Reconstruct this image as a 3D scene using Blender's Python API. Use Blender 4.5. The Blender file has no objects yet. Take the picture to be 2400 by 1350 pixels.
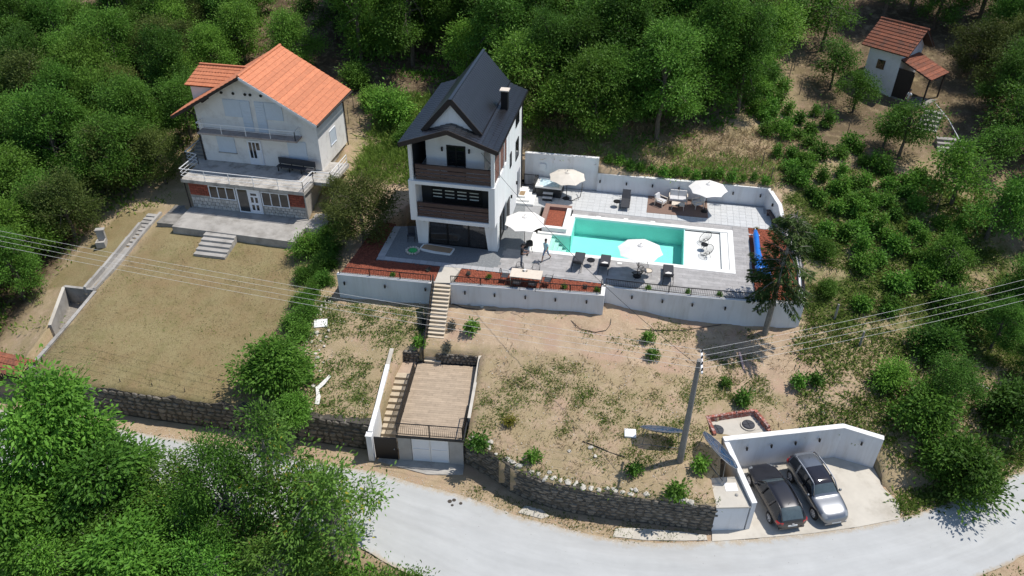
import bpy, bmesh, math, random
import numpy as np
from mathutils import Vector, Matrix
R = math.radians
scene = bpy.context.scene
COL = scene.collection
# ------------------------------------------------------------------ camera, sky, sun, exposure
cd = bpy.data.cameras.new('camera'); cam = bpy.data.objects.new('camera', cd); COL.objects.link(cam)
cd.sensor_width = 36; cd.lens = 27.2; cd.clip_start = .5; cd.clip_end = 2000
_y, _p, _r = R(-10.68), R(35.627), R(.457)
_f = Vector((math.sin(_y)*math.cos(_p), math.cos(_y)*math.cos(_p), -math.sin(_p)))
_rt = Vector((math.cos(_y), -math.sin(_y), 0)); _up = _rt.cross(_f)
_rt, _up = _rt*math.cos(_r)+_up*math.sin(_r), _up*math.cos(_r)-_rt*math.sin(_r)
_m = Matrix((_rt, _up, -_f)).transposed().to_4x4(); _m.translation = (0, 0, 29)
cam.matrix_world = _m
scene.camera = cam
SUN_EL = R(64); SUN_DIR = Vector((.90, .43, 0)).normalized()   # horizontal direction towards the sun
world = bpy.data.worlds.new('World'); scene.world = world; world.use_nodes = True
wn = world.node_tree.nodes; wl = world.node_tree.links
sky = wn.new('ShaderNodeTexSky'); sky.sky_type = 'NISHITA'; sky.sun_disc = False
sky.sun_elevation = SUN_EL; sky.sun_rotation = math.atan2(SUN_DIR.x, SUN_DIR.y); sky.altitude = 400
sky.dust_density = .5
wl.new(sky.outputs[0], wn['Background'].inputs[0]); wn['Background'].inputs[1].default_value = .145
sd = bpy.data.lights.new('sun', 'SUN'); sd.energy = 4.6; sd.angle = R(.53); sd.color = (1, .955, .89)
sun = bpy.data.objects.new('sun', sd); COL.objects.link(sun)
_s = Vector((SUN_DIR.x*math.cos(SUN_EL), SUN_DIR.y*math.cos(SUN_EL), math.sin(SUN_EL)))
sun.rotation_euler = _s.to_track_quat('Z', 'Y').to_euler(); sun.location = (30, 30, 60)
scene.view_settings.view_transform = 'Standard'; scene.view_settings.look = 'None'
scene.view_settings.exposure = 0.0; scene.view_settings.gamma = 1
scene.cycles.max_bounces = 6; scene.cycles.transparent_max_bounces = 12
scene.cycles.caustics_reflective = False; scene.cycles.caustics_refractive = False
# ------------------------------------------------------------------ helpers
rng = random.Random(7)
XF = {}
def tag(o, label=None, cat=None, group=None, kind=None):
    if label: o['label'] = label
    if cat: o['category'] = cat
    if group: o['group'] = group
    if kind: o['kind'] = kind
    return o
def thing(name, label, cat, loc=(0, 0, 0), rz=0, group=None):
    o = bpy.data.objects.new(name, None); COL.objects.link(o); o.empty_display_size = .2
    o.location = loc; o.rotation_euler = (0, 0, rz); XF[o] = (Vector(loc), rz)
    return tag(o, label, cat, group)
class MB:
    def __init__(s): s.v = []; s.f = []; s.mi = []; s.u = None
    def add(s, vs, fs, mi=0):
        b = len(s.v); s.v += [tuple(v) for v in vs]
        for f in fs: s.f.append(tuple(i+b for i in f)); s.mi.append(mi)
        return s
    def box(s, x0, x1, y0, y1, z0, z1, mi=0):
        return s.add([(x0,y0,z0),(x1,y0,z0),(x1,y1,z0),(x0,y1,z0),(x0,y0,z1),(x1,y0,z1),(x1,y1,z1),(x0,y1,z1)],
                     [(3,2,1,0),(4,5,6,7),(0,1,5,4),(1,2,6,5),(2,3,7,6),(3,0,4,7)], mi)
    def prism(s, poly, z0, z1, mi=0):
        n = len(poly); a = sum(poly[i][0]*poly[(i+1)%n][1]-poly[(i+1)%n][0]*poly[i][1] for i in range(n))
        if a < 0: poly = poly[::-1]
        lo = z0 if isinstance(z0, (list, tuple)) else [z0]*n; hi = z1 if isinstance(z1, (list, tuple)) else [z1]*n
        if a < 0: lo = lo[::-1]; hi = hi[::-1]
        vs = [(p[0],p[1],z) for p, z in zip(poly, lo)]+[(p[0],p[1],z) for p, z in zip(poly, hi)]
        fs = [tuple(range(n-1,-1,-1)), tuple(range(n,2*n))]+[(i,(i+1)%n,n+(i+1)%n,n+i) for i in range(n)]
        return s.add(vs, fs, mi)
    def bar(s, p, q, w, h=None, mi=0, up=(0,0,1)):
        p, q = Vector(p), Vector(q); h = h or w; d = (q-p).normalized(); u = Vector(up)
        if abs(d.dot(u)) > .98: u = Vector((1,0,0))
        a = d.cross(u).normalized(); b = a.cross(d).normalized(); a = a*w/2; b = b*h/2
        vs = [p-a-b,p+a-b,p+a+b,p-a+b,q-a-b,q+a-b,q+a+b,q-a+b]
        return s.add(vs, [(0,1,2,3),(7,6,5,4),(4,5,1,0),(5,6,2,1),(6,7,3,2),(7,4,0,3)], mi)
    def tube(s, pts, r, n=6, mi=0):
        pts = [Vector(p) for p in pts]; rs = r if isinstance(r, (list, tuple)) else [r]*len(pts); rings = []
        u = Vector((.31,.17,.93))
        for i, p in enumerate(pts):
            d = (pts[min(i+1,len(pts)-1)]-pts[max(i-1,0)]).normalized()
            a = d.cross(u)
            if a.length < .15: a = d.cross(Vector((1,0,0)))
            a.normalize(); b = d.cross(a)
            rings.append([p+a*rs[i]*math.cos(2*math.pi*k/n)+b*rs[i]*math.sin(2*math.pi*k/n) for k in range(n)])
        vs = [v for g in rings for v in g]; fs = []
        for i in range(len(pts)-1):
            for k in range(n): fs.append((i*n+k, i*n+(k+1)%n, (i+1)*n+(k+1)%n, (i+1)*n+k))
        fs += [tuple(range(n-1,-1,-1)), tuple((len(pts)-1)*n+k for k in range(n))]
        return s.add(vs, fs, mi)
    def lathe(s, prof, n=16, c=(0,0,0), mi=0, cap=True):
        vs = []; fs = []; m = len(prof)
        for r, z in prof:
            for k in range(n): t = 2*math.pi*k/n; vs.append((c[0]+r*math.cos(t), c[1]+r*math.sin(t), c[2]+z))
        for i in range(m-1):
            for k in range(n): fs.append((i*n+k, i*n+(k+1)%n, (i+1)*n+(k+1)%n, (i+1)*n+k))
        if cap: fs += [tuple(range(n-1,-1,-1)), tuple((m-1)*n+k for k in range(n))]
        return s.add(vs, fs, mi)
    def xform(s, M):
        s.v = [tuple(M @ Vector(v)) for v in s.v]; return s
    def build(s, name, mat, parent=None, smooth=False, world=False, bevel=0, label=None):
        vs = s.v
        if world and parent is not None:
            l, rz = XF[parent]; c, si = math.cos(-rz), math.sin(-rz)
            vs = [((x-l.x)*c-(y-l.y)*si, (x-l.x)*si+(y-l.y)*c, z-l.z) for x, y, z in vs]
        me = bpy.data.meshes.new(name); me.from_pydata(vs, [], s.f)
        mats = mat if isinstance(mat, (list, tuple)) else [mat]
        for m in mats: me.materials.append(m)
        if len(mats) > 1: me.polygons.foreach_set('material_index', s.mi)
        if smooth: me.polygons.foreach_set('use_smooth', [True]*len(me.polygons))
        me.update()
        o = bpy.data.objects.new(name, me); COL.objects.link(o)
        if parent is not None: o.parent = parent; XF[o] = XF[parent]
        else: XF[o] = (Vector((0,0,0)), 0)
        if bevel:
            b = o.modifiers.new('bevel', 'BEVEL'); b.width = bevel; b.segments = 2; b.limit_method = 'ANGLE'
        if label: o['label'] = label
        return o
def inst(o, name, parent, loc=(0,0,0), rz=0, scale=None, world=False):
    """a repeat of a piece, sharing its mesh"""
    c = bpy.data.objects.new(name, o.data if hasattr(o, 'data') else o); COL.objects.link(c); c.parent = parent
    if world:
        l, r0 = XF[parent]; dx, dy = loc[0]-l.x, loc[1]-l.y; cc, ss = math.cos(-r0), math.sin(-r0)
        loc = (dx*cc-dy*ss, dx*ss+dy*cc, loc[2]-l.z); rz = rz-r0
    c.location = loc; c.rotation_euler = (0,0,rz)
    if scale: c.scale = scale
    if parent is not None: XF[c] = XF[parent]
    return c
def copy_tree(o, loc=None, rz=None, parent=None, scale=None, label=None):
    c = o.copy(); COL.objects.link(c); c.parent = parent
    if loc is not None: c.location = loc
    if rz is not None: c.rotation_euler = (0,0,rz)
    if scale is not None: c.scale = (scale,)*3 if not isinstance(scale, (tuple, list)) else scale
    if label: c['label'] = label
    if parent is None: XF[c] = (Vector(c.location), c.rotation_euler[2])
    for ch in o.children: copy_tree(ch, parent=c)
    return c
# ------------------------------------------------------------------ materials
MATS = {}
def mat(name, col, rough=.8, metal=0, var=.12, scale=3., bump=0., bscale=40., spec=.5, dirt=None, dscale=.6, damt=.5, coat=0, streak=None, alpha=None):
    """Procedural surface: base colour broken up by two noises, optional stains and fine relief."""
    if name in MATS: return MATS[name]
    m = bpy.data.materials.new(name); m.use_nodes = True; n = m.node_tree.nodes; l = m.node_tree.links
    b = n['Principled BSDF']; b.inputs['Roughness'].default_value = rough; b.inputs['Metallic'].default_value = metal
    b.inputs['Specular IOR Level'].default_value = spec; b.inputs['Coat Weight'].default_value = coat
    tc = n.new('ShaderNodeTexCoord'); geo = n.new('ShaderNodeNewGeometry')
    oi = n.new('ShaderNodeObjectInfo')
    no = n.new('ShaderNodeTexNoise'); no.inputs['Scale'].default_value = scale; no.inputs['Detail'].default_value = 3; no.inputs['Roughness'].default_value = .65
    l.new(geo.outputs['Position'], no.inputs['Vector'])
    mr = n.new('ShaderNodeMapRange'); mr.inputs[1].default_value = .25; mr.inputs[2].default_value = .75
    mr.inputs[3].default_value = 1-var; mr.inputs[4].default_value = 1+var; l.new(no.outputs[0], mr.inputs[0])
    rr = n.new('ShaderNodeMapRange'); rr.inputs[3].default_value = 1-var*.7; rr.inputs[4].default_value = 1+var*.7; l.new(oi.outputs['Random'], rr.inputs[0])
    mu = n.new('ShaderNodeMath'); mu.operation = 'MULTIPLY'; l.new(mr.outputs[0], mu.inputs[0]); l.new(rr.outputs[0], mu.inputs[1])
    vm = n.new('ShaderNodeVectorMath'); vm.operation = 'SCALE'; vm.inputs[0].default_value = col; l.new(mu.outputs[0], vm.inputs['Scale'])
    out = vm.outputs[0]
    if dirt:
        n2 = n.new('ShaderNodeTexNoise'); n2.inputs['Scale'].default_value = dscale; n2.inputs['Detail'].default_value = 5; n2.inputs['Roughness'].default_value = .7
        if streak:
            mp = n.new('ShaderNodeMapping'); mp.inputs['Scale'].default_value = streak; l.new(geo.outputs['Position'], mp.inputs[0]); l.new(mp.outputs[0], n2.inputs['Vector'])
        else: l.new(geo.outputs['Position'], n2.inputs['Vector'])
        m2 = n.new('ShaderNodeMapRange'); m2.inputs[1].default_value = .48; m2.inputs[2].default_value = .72; m2.inputs[4].default_value = damt; l.new(n2.outputs[0], m2.inputs[0])
        mx = n.new('ShaderNodeMix'); mx.data_type = 'RGBA'; l.new(m2.outputs[0], mx.inputs[0]); l.new(out, mx.inputs[6]); mx.inputs[7].default_value = (*dirt, 1); out = mx.outputs[2]
    l.new(out, b.inputs['Base Color'])
    if bump:
        nb = n.new('ShaderNodeTexNoise'); nb.inputs['Scale'].default_value = bscale; nb.inputs['Detail'].default_value = 2; l.new(geo.outputs['Position'], nb.inputs['Vector'])
        bp = n.new('ShaderNodeBump'); bp.inputs['Strength'].default_value = bump; bp.inputs['Distance'].default_value = .05; l.new(nb.outputs[0], bp.inputs['Height']); l.new(bp.outputs[0], b.inputs['Normal'])
    MATS[name] = m; return m
def glass(name, col=(.01,.012,.014), rough=.04):
    return mat(name, col, rough=rough, var=.05, spec=.8)
M_plaster = mat('villa_plaster', (.80,.80,.79), .85, var=.03, scale=.8, bump=.08, bscale=30, dirt=(.58,.55,.5), dscale=1.0, damt=.4, streak=(1.4,1.4,.14))
M_wallgrey = mat('wall_plaster', (.66,.67,.69), .88, var=.05, scale=.7, bump=.1, bscale=25, dirt=(.38,.35,.31), dscale=1.1, damt=.4, streak=(1.3,1.3,.16))
M_cap = mat('wall_cap', (.78,.77,.75), .8, var=.06, dirt=(.5,.46,.4), dscale=1.5, damt=.4)
M_oldplaster = mat('old_plaster', (.73,.715,.69), .9, var=.04, scale=.8, bump=.1, dirt=(.44,.41,.38), dscale=1.0, damt=.55)
M_concrete = mat('concrete', (.36,.34,.31), .92, var=.16, scale=1.2, bump=.2, dirt=(.16,.145,.125), dscale=.8, damt=.7)
M_concold = mat('old_concrete', (.25,.235,.21), .95, var=.2, scale=1.5, bump=.3, dirt=(.09,.085,.07), dscale=1.1, damt=.8)
M_slab = mat('pale_concrete', (.52,.48,.41), .9, var=.08, scale=1., bump=.12, dirt=(.33,.29,.23), dscale=.45, damt=.75)
M_black = mat('black_metal', (.012,.012,.014), .45, metal=.3, var=.1)
M_blackroof = mat('black_roof_sheet', (.011,.012,.016), .3, metal=.1, var=.4, scale=2.5, bump=.1, bscale=14, spec=.9)
M_whitemetal = mat('white_metal', (.78,.78,.78), .4, var=.03)
M_pvc = mat('white_pvc', (.74,.77,.82), .35, var=.03)
M_shutter = mat('shutter_slats', (.55,.62,.70), .5, var=.04)
M_glass = glass('dark_glass')
M_glass2 = glass('grey_glass', (.03,.035,.04), .08)
M_brown = mat('brown_boards', (.075,.045,.04), .55, var=.2, scale=4)
M_darkclad = mat('charcoal_cladding', (.02,.021,.023), .6, var=.1)
M_tile = mat('white_tile', (.54,.545,.54), .5, var=.06, scale=5, bump=.04)
M_grout = mat('grout', (.30,.30,.30), .95, var=.1)
M_plank = mat('plank_tile', (.36,.345,.335), .55, var=.17, scale=2.2, bump=.05)
M_plankb = mat('deck_plank', (.40,.31,.22), .6, var=.14, scale=3, bump=.05)
M_mulch = None
M_coping = mat('pool_coping', (.80,.79,.75), .6, var=.03)
M_basin = mat('pool_basin', (.50,.85,.79), .4, var=.06, scale=.8)
M_shelf = mat('pool_shelf', (.76,.76,.72), .5, var=.03, scale=.8)
M_orange = mat('orange_roof_tile', (.56,.20,.095), .75, var=.14, scale=3.5, bump=.1, dirt=(.36,.12,.06), dscale=3, damt=.5)
M_oldtile = mat('weathered_roof_tile', (.25,.085,.045), .9, var=.35, scale=5, bump=.2, dirt=(.07,.05,.04), dscale=1.8, damt=.8)
M_fascia = mat('dark_timber', (.03,.022,.018), .8, var=.2)
M_hbrick = mat('hollow_brick', (.25,.065,.04), .9, var=.3, scale=9, bump=.2)
M_mortar = mat('mortar', (.36,.33,.30), .95, var=.15, scale=8)
M_stonew = mat('white_stone', (.50,.48,.45), .9, var=.25, scale=9, bump=.3, dirt=(.15,.14,.13), dscale=3, damt=.5)
M_stone = mat('field_stone', (.17,.148,.12), .95, var=.45, scale=6, bump=.5, bscale=18, dirt=(.05,.05,.04), dscale=1.5, damt=.7)
M_stonecore = mat('wall_joint', (.075,.066,.054), 1, var=.3, scale=4, bump=.4)
M_rock = mat('pale_rock', (.52,.48,.41), .95, var=.2, scale=5, bump=.4)
M_sand = mat('stair_concrete', (.50,.42,.31), .92, var=.12, scale=3, bump=.15, dirt=(.3,.24,.17), dscale=2, damt=.5)
M_charcoal = mat('charcoal_fabric', (.035,.037,.045), .7, var=.12)
M_cushion = mat('grey_cushion', (.58,.57,.57), .9, var=.06, bump=.1)
M_canvas = mat('parasol_canvas', (.76,.73,.69), .85, var=.03)
M_canvasb = mat('beige_parasol_canvas', (.60,.55,.48), .85, var=.10, scale=1.2)
M_palewood = mat('pale_wood', (.66,.57,.47), .6, var=.08, scale=6)
M_rug = mat('brown_rug', (.20,.13,.10), .95, var=.15, scale=12)
M_bark = mat('bark', (.11,.09,.07), .95, var=.35, scale=6, bump=.5, bscale=12)
M_barkp = mat('pale_bark', (.24,.22,.19), .95, var=.35, scale=6, bump=.5, bscale=12)
M_blue = mat('blue_cover', (.015,.17,.62), .35, var=.12, scale=4, bump=.1, bscale=6)
M_cable = mat('cable', (.02,.02,.02), .6, var=.1)
M_wire = mat('bare_wire', (.62,.61,.58), .5, var=.05)
M_pole = mat('pole_concrete', (.24,.225,.205), .9, var=.15, scale=2, bump=.15, dirt=(.12,.11,.10), dscale=1.2, damt=.5)
# ------------------------------------------------------------------ terrain (metres; camera stands at x=0, y=0)
CP = [(-11.5,39.2,-1.55),(-6,39.5,-1.45),(-1.7,40,-1.4),(3.8,41,-1.85),(10.8,41.6,-1.9),(-19,38.8,-1.8),(-15,38.9,-1.75),
      (-8.1,29.8,-3.45),(-5.8,28.6,-3.5),(-2.8,27.5,-3.5),(1.7,27.4,-3.5),(5.4,27.5,-3.55),(-3,33,-2.75),(2,34,-2.7),(-7.5,35.5,-2.45),(-13.4,35.5,-2.45),
      (-13.6,29.5,-3.5),(-18,29.5,-3.5),(-21.6,29.4,-3.45),(-27,29.4,-3.4),(-31.3,29.4,-3.35),(-20.5,36,-2.3),
      (-33.5,43.8,-1.7),(-29,43.8,-1.7),(-24.5,43.8,-1.7),(-22.5,43.5,-1.6),(-34,38,-2.5),(-28,36,-2.6),(-22,36,-2.45),
      (8.5,36,-3.0),(12.5,36.3,-3.05),(15.2,35.6,-3.6),(15.6,33.2,-5.3),(17.5,33,-5.35),(19.6,33.2,-5.4),(23.6,36,-5.4),(30,41.6,-5.4),(40,50,-5.2),
      (18,37,-3.9),(22,39.5,-4.0),(28,44,-4.0),(14,41,-2.2),(20,44,-2.0),(27,50,-1.4),
      (11.6,46,-.4),(11.4,50,.75),(10.3,54.2,1.55),(5,54.8,1.6),(0,54.8,1.6),(-4,55,2.4),(-9,55,2.3),(15,50,.2),(20,52,.5),(30,57,.6),(17,60,2.0),
      (20.3,71,3.0),(18,70,2.7),(22,68,2.7),(25,69,2.8),(15,75,4.2),(32,76,4.3),(0,65,3.6),(-8,66,4.0),(0,85,8),(-15,85,8),(20,95,9),(0,115,14),(40,100,9),(60,70,3),(55,50,-3),
      (-12,55,1.8),(-15.5,52,.2),(-17.8,45,-.9),(-18.5,41,-1.5),(-19.5,50,-.3),(-20,57,1.4),(-16,65,3.4),
      (-24,47,-1.2),(-23.4,51,.3),(-24,57,1.4),(-30,60,1.9),(-36.5,47,-1.5),(-37,53,-.1),(-41,60,1.4),(-46,46,-2.6),(-52,58,.5),(-36.2,44,-1.75),(-36.2,37,-2.6),(-36.2,31,-3.45),(-38.2,45,-1.95),(-39.8,40.5,-3.0),(-38,37.9,-2.95),(-40.3,37.8,-3.6),
      (-42,36,-4.6),(-39.5,30.5,-5.3),(-45,30,-5.9),(-60,32,-6.5),(-60,80,6),(-40,80,5.8),(-80,60,0),(-60,110,13),(70,110,11),(75,40,-6)]
_cp = np.array(CP, float)
def _phi(r2): return .5*r2*np.log(r2+1e-9)
def _solve():
    n = len(_cp); d = ((_cp[:,None,:2]-_cp[None,:,:2])**2).sum(-1); A = np.zeros((n+3,n+3))
    A[:n,:n] = _phi(d)+np.eye(n)*1.5; P = np.c_[np.ones(n), _cp[:,:2]]; A[:n,n:] = P; A[n:,:n] = P.T
    return np.linalg.solve(A, np.r_[_cp[:,2], 0,0,0])
_w = _solve()
def Hs(x, y):
    x = np.asarray(x, float); y = np.asarray(y, float); sh = x.shape; x = x.ravel(); y = y.ravel()
    d = (x[:,None]-_cp[None,:,0])**2+(y[:,None]-_cp[None,:,1])**2
    return (_phi(d) @ _w[:-3]+_w[-3]+_w[-2]*x+_w[-1]*y).reshape(sh)
def H(x, y): return float(Hs(np.array([x]), np.array([y]))[0])
def inpoly(x, y, poly):
    x = np.asarray(x); y = np.asarray(y); c = np.zeros(x.shape, bool); n = len(poly)
    for i in range(n):
        x0, y0 = poly[i]; x1, y1 = poly[(i+1)%n]
        if y0 == y1: continue
        k = ((y0 > y) != (y1 > y)) & (x < (x1-x0)*(y-y0)/(y1-y0)+x0); c ^= k
    return c
def polydist(x, y, poly, closed=True):
    """distance to and nearest point on an outline"""
    n = len(poly); best = np.full(x.shape, 1e9); bx = x.copy(); by = y.copy()
    for i in range(n if closed else n-1):
        ax, ay = poly[i]; dx, dy = poly[(i+1)%n][0]-ax, poly[(i+1)%n][1]-ay
        t = np.clip(((x-ax)*dx+(y-ay)*dy)/(dx*dx+dy*dy+1e-12), 0, 1); qx = ax+t*dx; qy = ay+t*dy
        d = np.hypot(x-qx, y-qy); k = d < best; best[k] = d[k]; bx[k] = qx[k]; by[k] = qy[k]
    return best, bx, by
def smooth_noise(x, y, s, seed=0):
    r = np.random.RandomState(seed); out = np.zeros(np.shape(x))
    for k in range(5):
        a = r.uniform(0, 6.28); f = (1.7**k)/s; out += np.sin((x*math.cos(a)+y*math.sin(a))*f*6.28+r.uniform(0,6.28)+1.7*np.sin((y*math.cos(a)-x*math.sin(a))*f*4+k))/(1.5**k)
    return out/2.6
TERRACE = [(-19.1,39.0),(-12.6,39.25),(-11.5,39.4),(-1.72,40.1),(-1.74,41.1),(3.8,41.1),(10.7,41.75),(10.9,47.5),(10.2,50.6),(9.3,54.15),(-3.5,53.9),(-3.5,54.1),(-15.6,53.6),(-19.0,46)]
GARAGE = [(-13.75,29.3),(-8.1,29.5),(-8.7,35.75),(-13.6,35.4)]
ENCL = [(5.5,32.45),(5.12,33.6),(7.97,34.8),(8.8,33.4),(7.2,32.7)]
PARK = [(5.7,27.5),(5.35,29.6),(5.9,30),(6.0,32.15),(12.85,34.5),(15.05,34.05),(15.3,33.0),(15.95,31.5),(15.85,30.2),(12,26),(6,26)]
SUNK = [(-36.45,37.3),(-36.4,29.8),(-38.0,29.8),(-38.1,34.2),(-39.3,37.6)]
WALL_L = [(-36.3,29.6),(-32.2,29.3),(-27,29.35),(-21.6,29.45),(-17,29.5),(-13.75,29.55)]
WALL_R = [(-8.15,29.6),(-7.3,29.25),(-6.6,28.9),(-5.9,28.5),(-5.2,28.12),(-4.4,27.8),(-3.6,27.58),(-2.7,27.44),(-1.7,27.36),(-.5,27.34),(.8,27.36),(2,27.42),(3.3,27.5),(4.5,27.55),(5.7,27.6)]
LOWER = [(-90,28.6),(-45,28.8),(-38.2,29.5)]+WALL_L+[(-8.15,29.55)]+WALL_R+[(12,27),(15.8,30.6),(19.4,32.6),(23.4,35.5),(30,41.2),(42,51.5),(70,60),(95,60),(95,0),(-90,0)]
def road_z(x, y):
    """the road shelf and the slope below it"""
    lo = np.interp(x, [-60,-34,-20,-13.7,-9.3,-4,2,8,14,20,26,34,46,60], [22.5,23.2,23.5,23.4,21.8,20.4,20.2,21.2,23.6,27,31.4,38,48,56])
    return -5.5-np.clip(lo-y, 0, None)**1.05*.55
def lowsurf(name, mat_, poly_cells, dz=0., step=.5):
    pass
def grid_axes():
    xs = np.unique(np.concatenate([np.arange(-90,-46,3.), np.arange(-46,-42,.8), np.arange(-42,24,.36), np.arange(24,34,.8), np.arange(34,92,3.)]))
    ys = np.unique(np.concatenate([np.arange(26.5,57,.36), np.arange(57,75,.9), np.arange(75,140,3.)]))
    return xs, ys
def mesh_from(name, V, F, mats):
    me = bpy.data.meshes.new(name); me.vertices.add(len(V)); me.vertices.foreach_set('co', np.asarray(V, np.float32).ravel())
    F = np.asarray(F, np.int32); k = F.shape[1]; me.loops.add(F.size); me.loops.foreach_set('vertex_index', F.ravel())
    me.polygons.add(len(F)); me.polygons.foreach_set('loop_start', np.arange(0, F.size, k, dtype=np.int32)); me.polygons.foreach_set('loop_total', np.full(len(F), k, np.int32))
    for m in mats: me.materials.append(m)
    me.update(calc_edges=True); return me
def addattr(me, name, vals):
    a = me.attributes.new(name, 'FLOAT', 'POINT'); a.data.foreach_set('value', np.asarray(vals, np.float32))
def ground_mat():
    m = bpy.data.materials.new('hillside_soil'); m.use_nodes = True; n = m.node_tree.nodes; l = m.node_tree.links; b = n['Principled BSDF']
    b.inputs['Roughness'].default_value = 1; b.inputs['Specular IOR Level'].default_value = .1
    geo = n.new('ShaderNodeNewGeometry')
    def noise(s, d=8, r=.65, st=None):
        t = n.new('ShaderNodeTexNoise'); t.inputs['Scale'].default_value = s; t.inputs['Detail'].default_value = d; t.inputs['Roughness'].default_value = r
        if st:
            mp = n.new('ShaderNodeMapping'); mp.inputs['Scale'].default_value = st; l.new(geo.outputs['Position'], mp.inputs[0]); l.new(mp.outputs[0], t.inputs['Vector'])
        else: l.new(geo.outputs['Position'], t.inputs['Vector'])
        return t.outputs[0]
    def at(nm):
        a = n.new('ShaderNodeAttribute'); a.attribute_name = nm; return a.outputs['Fac']
    def rng_(v, a, c, lo=0., hi=1.):
        r = n.new('ShaderNodeMapRange'); r.inputs[1].default_value = a; r.inputs[2].default_value = c; r.inputs[3].default_value = lo; r.inputs[4].default_value = hi; l.new(v, r.inputs[0]); return r.outputs[0]
    def math_(op, a, c):
        k = n.new('ShaderNodeMath'); k.operation = op
        for i, v in enumerate((a, c)):
            if isinstance(v, (int, float)): k.inputs[i].default_value = v
            else: l.new(v, k.inputs[i])
        return k.outputs[0]
    def mix(f, a, c):
        k = n.new('ShaderNodeMix'); k.data_type = 'RGBA'
        l.new(f, k.inputs[0])
        for i, v in ((6, a), (7, c)):
            if isinstance(v, tuple): k.inputs[i].default_value = (*v, 1)
            else: l.new(v, k.inputs[i])
        return k.outputs[2]
    fine = noise(9, 10, .75); mid = noise(1.1, 8, .7); big = noise(.25, 6, .6); gr = noise(26, 5, .8)
    soil = mix(rng_(mid, .3, .72), (.36,.26,.17), (.56,.425,.29))
    soil = mix(rng_(fine, .5, .78), soil, (.64,.50,.35))
    soil = mix(rng_(gr, .60, .85, 0, .8), soil, (.20,.14,.09))
    red = mix(rng_(noise(.5,5), .5, .62), soil, (.47,.325,.23))
    straw = mix(rng_(gr, .35, .7), (.27,.21,.11), (.46,.375,.22))
    green = mix(rng_(fine, .35, .7), (.06,.09,.02), (.16,.19,.05))
    lawnc = mix(rng_(noise(16, 6, .8), .3, .75), (.205,.165,.08), (.40,.335,.18))
    lawnc = mix(rng_(noise(.55, 6, .6), .38, .68, 0, .75), lawnc, (.27,.19,.10))
    lawnc = mix(rng_(noise(.9, 7, .7), .48, .74, 0, .5), lawnc, (.15,.145,.05))
    lawnc = mix(rng_(gr, .63, .85, 0, .8), lawnc, (.07,.055,.03))
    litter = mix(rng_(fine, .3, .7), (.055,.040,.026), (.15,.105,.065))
    c = mix(math_('MULTIPLY', at('straw'), rng_(noise(.9, 9, .75), .36, .54)), red, straw)
    c = mix(rng_(math_('ADD', math_('MULTIPLY', at('green'), 1.0), math_('ADD', mid, math_('MULTIPLY', fine, .6))), 1.12, 1.38), c, green)
    c = mix(at('lawn'), c, lawnc)
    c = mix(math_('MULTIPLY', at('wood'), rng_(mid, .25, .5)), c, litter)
    l.new(c, b.inputs['Base Color'])
    bp = n.new('ShaderNodeBump'); bp.inputs['Strength'].default_value = .6; bp.inputs['Distance'].default_value = .12
    l.new(math_('ADD', math_('MULTIPLY', fine, .6), gr), bp.inputs['Height']); l.new(bp.outputs[0], b.inputs['Normal'])
    return m
M_ground = ground_mat()
LAWN = [(-36.4,46),(-34.2,46),(-24.4,46),(-22.2,43.6),(-21,40),(-20.6,34),(-20.6,28.5),(-36.6,28.5)]
STRIP = [(-37.2,46.8),(-40.3,46.4),(-41.6,38.3),(-37.4,37.6)]
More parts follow.
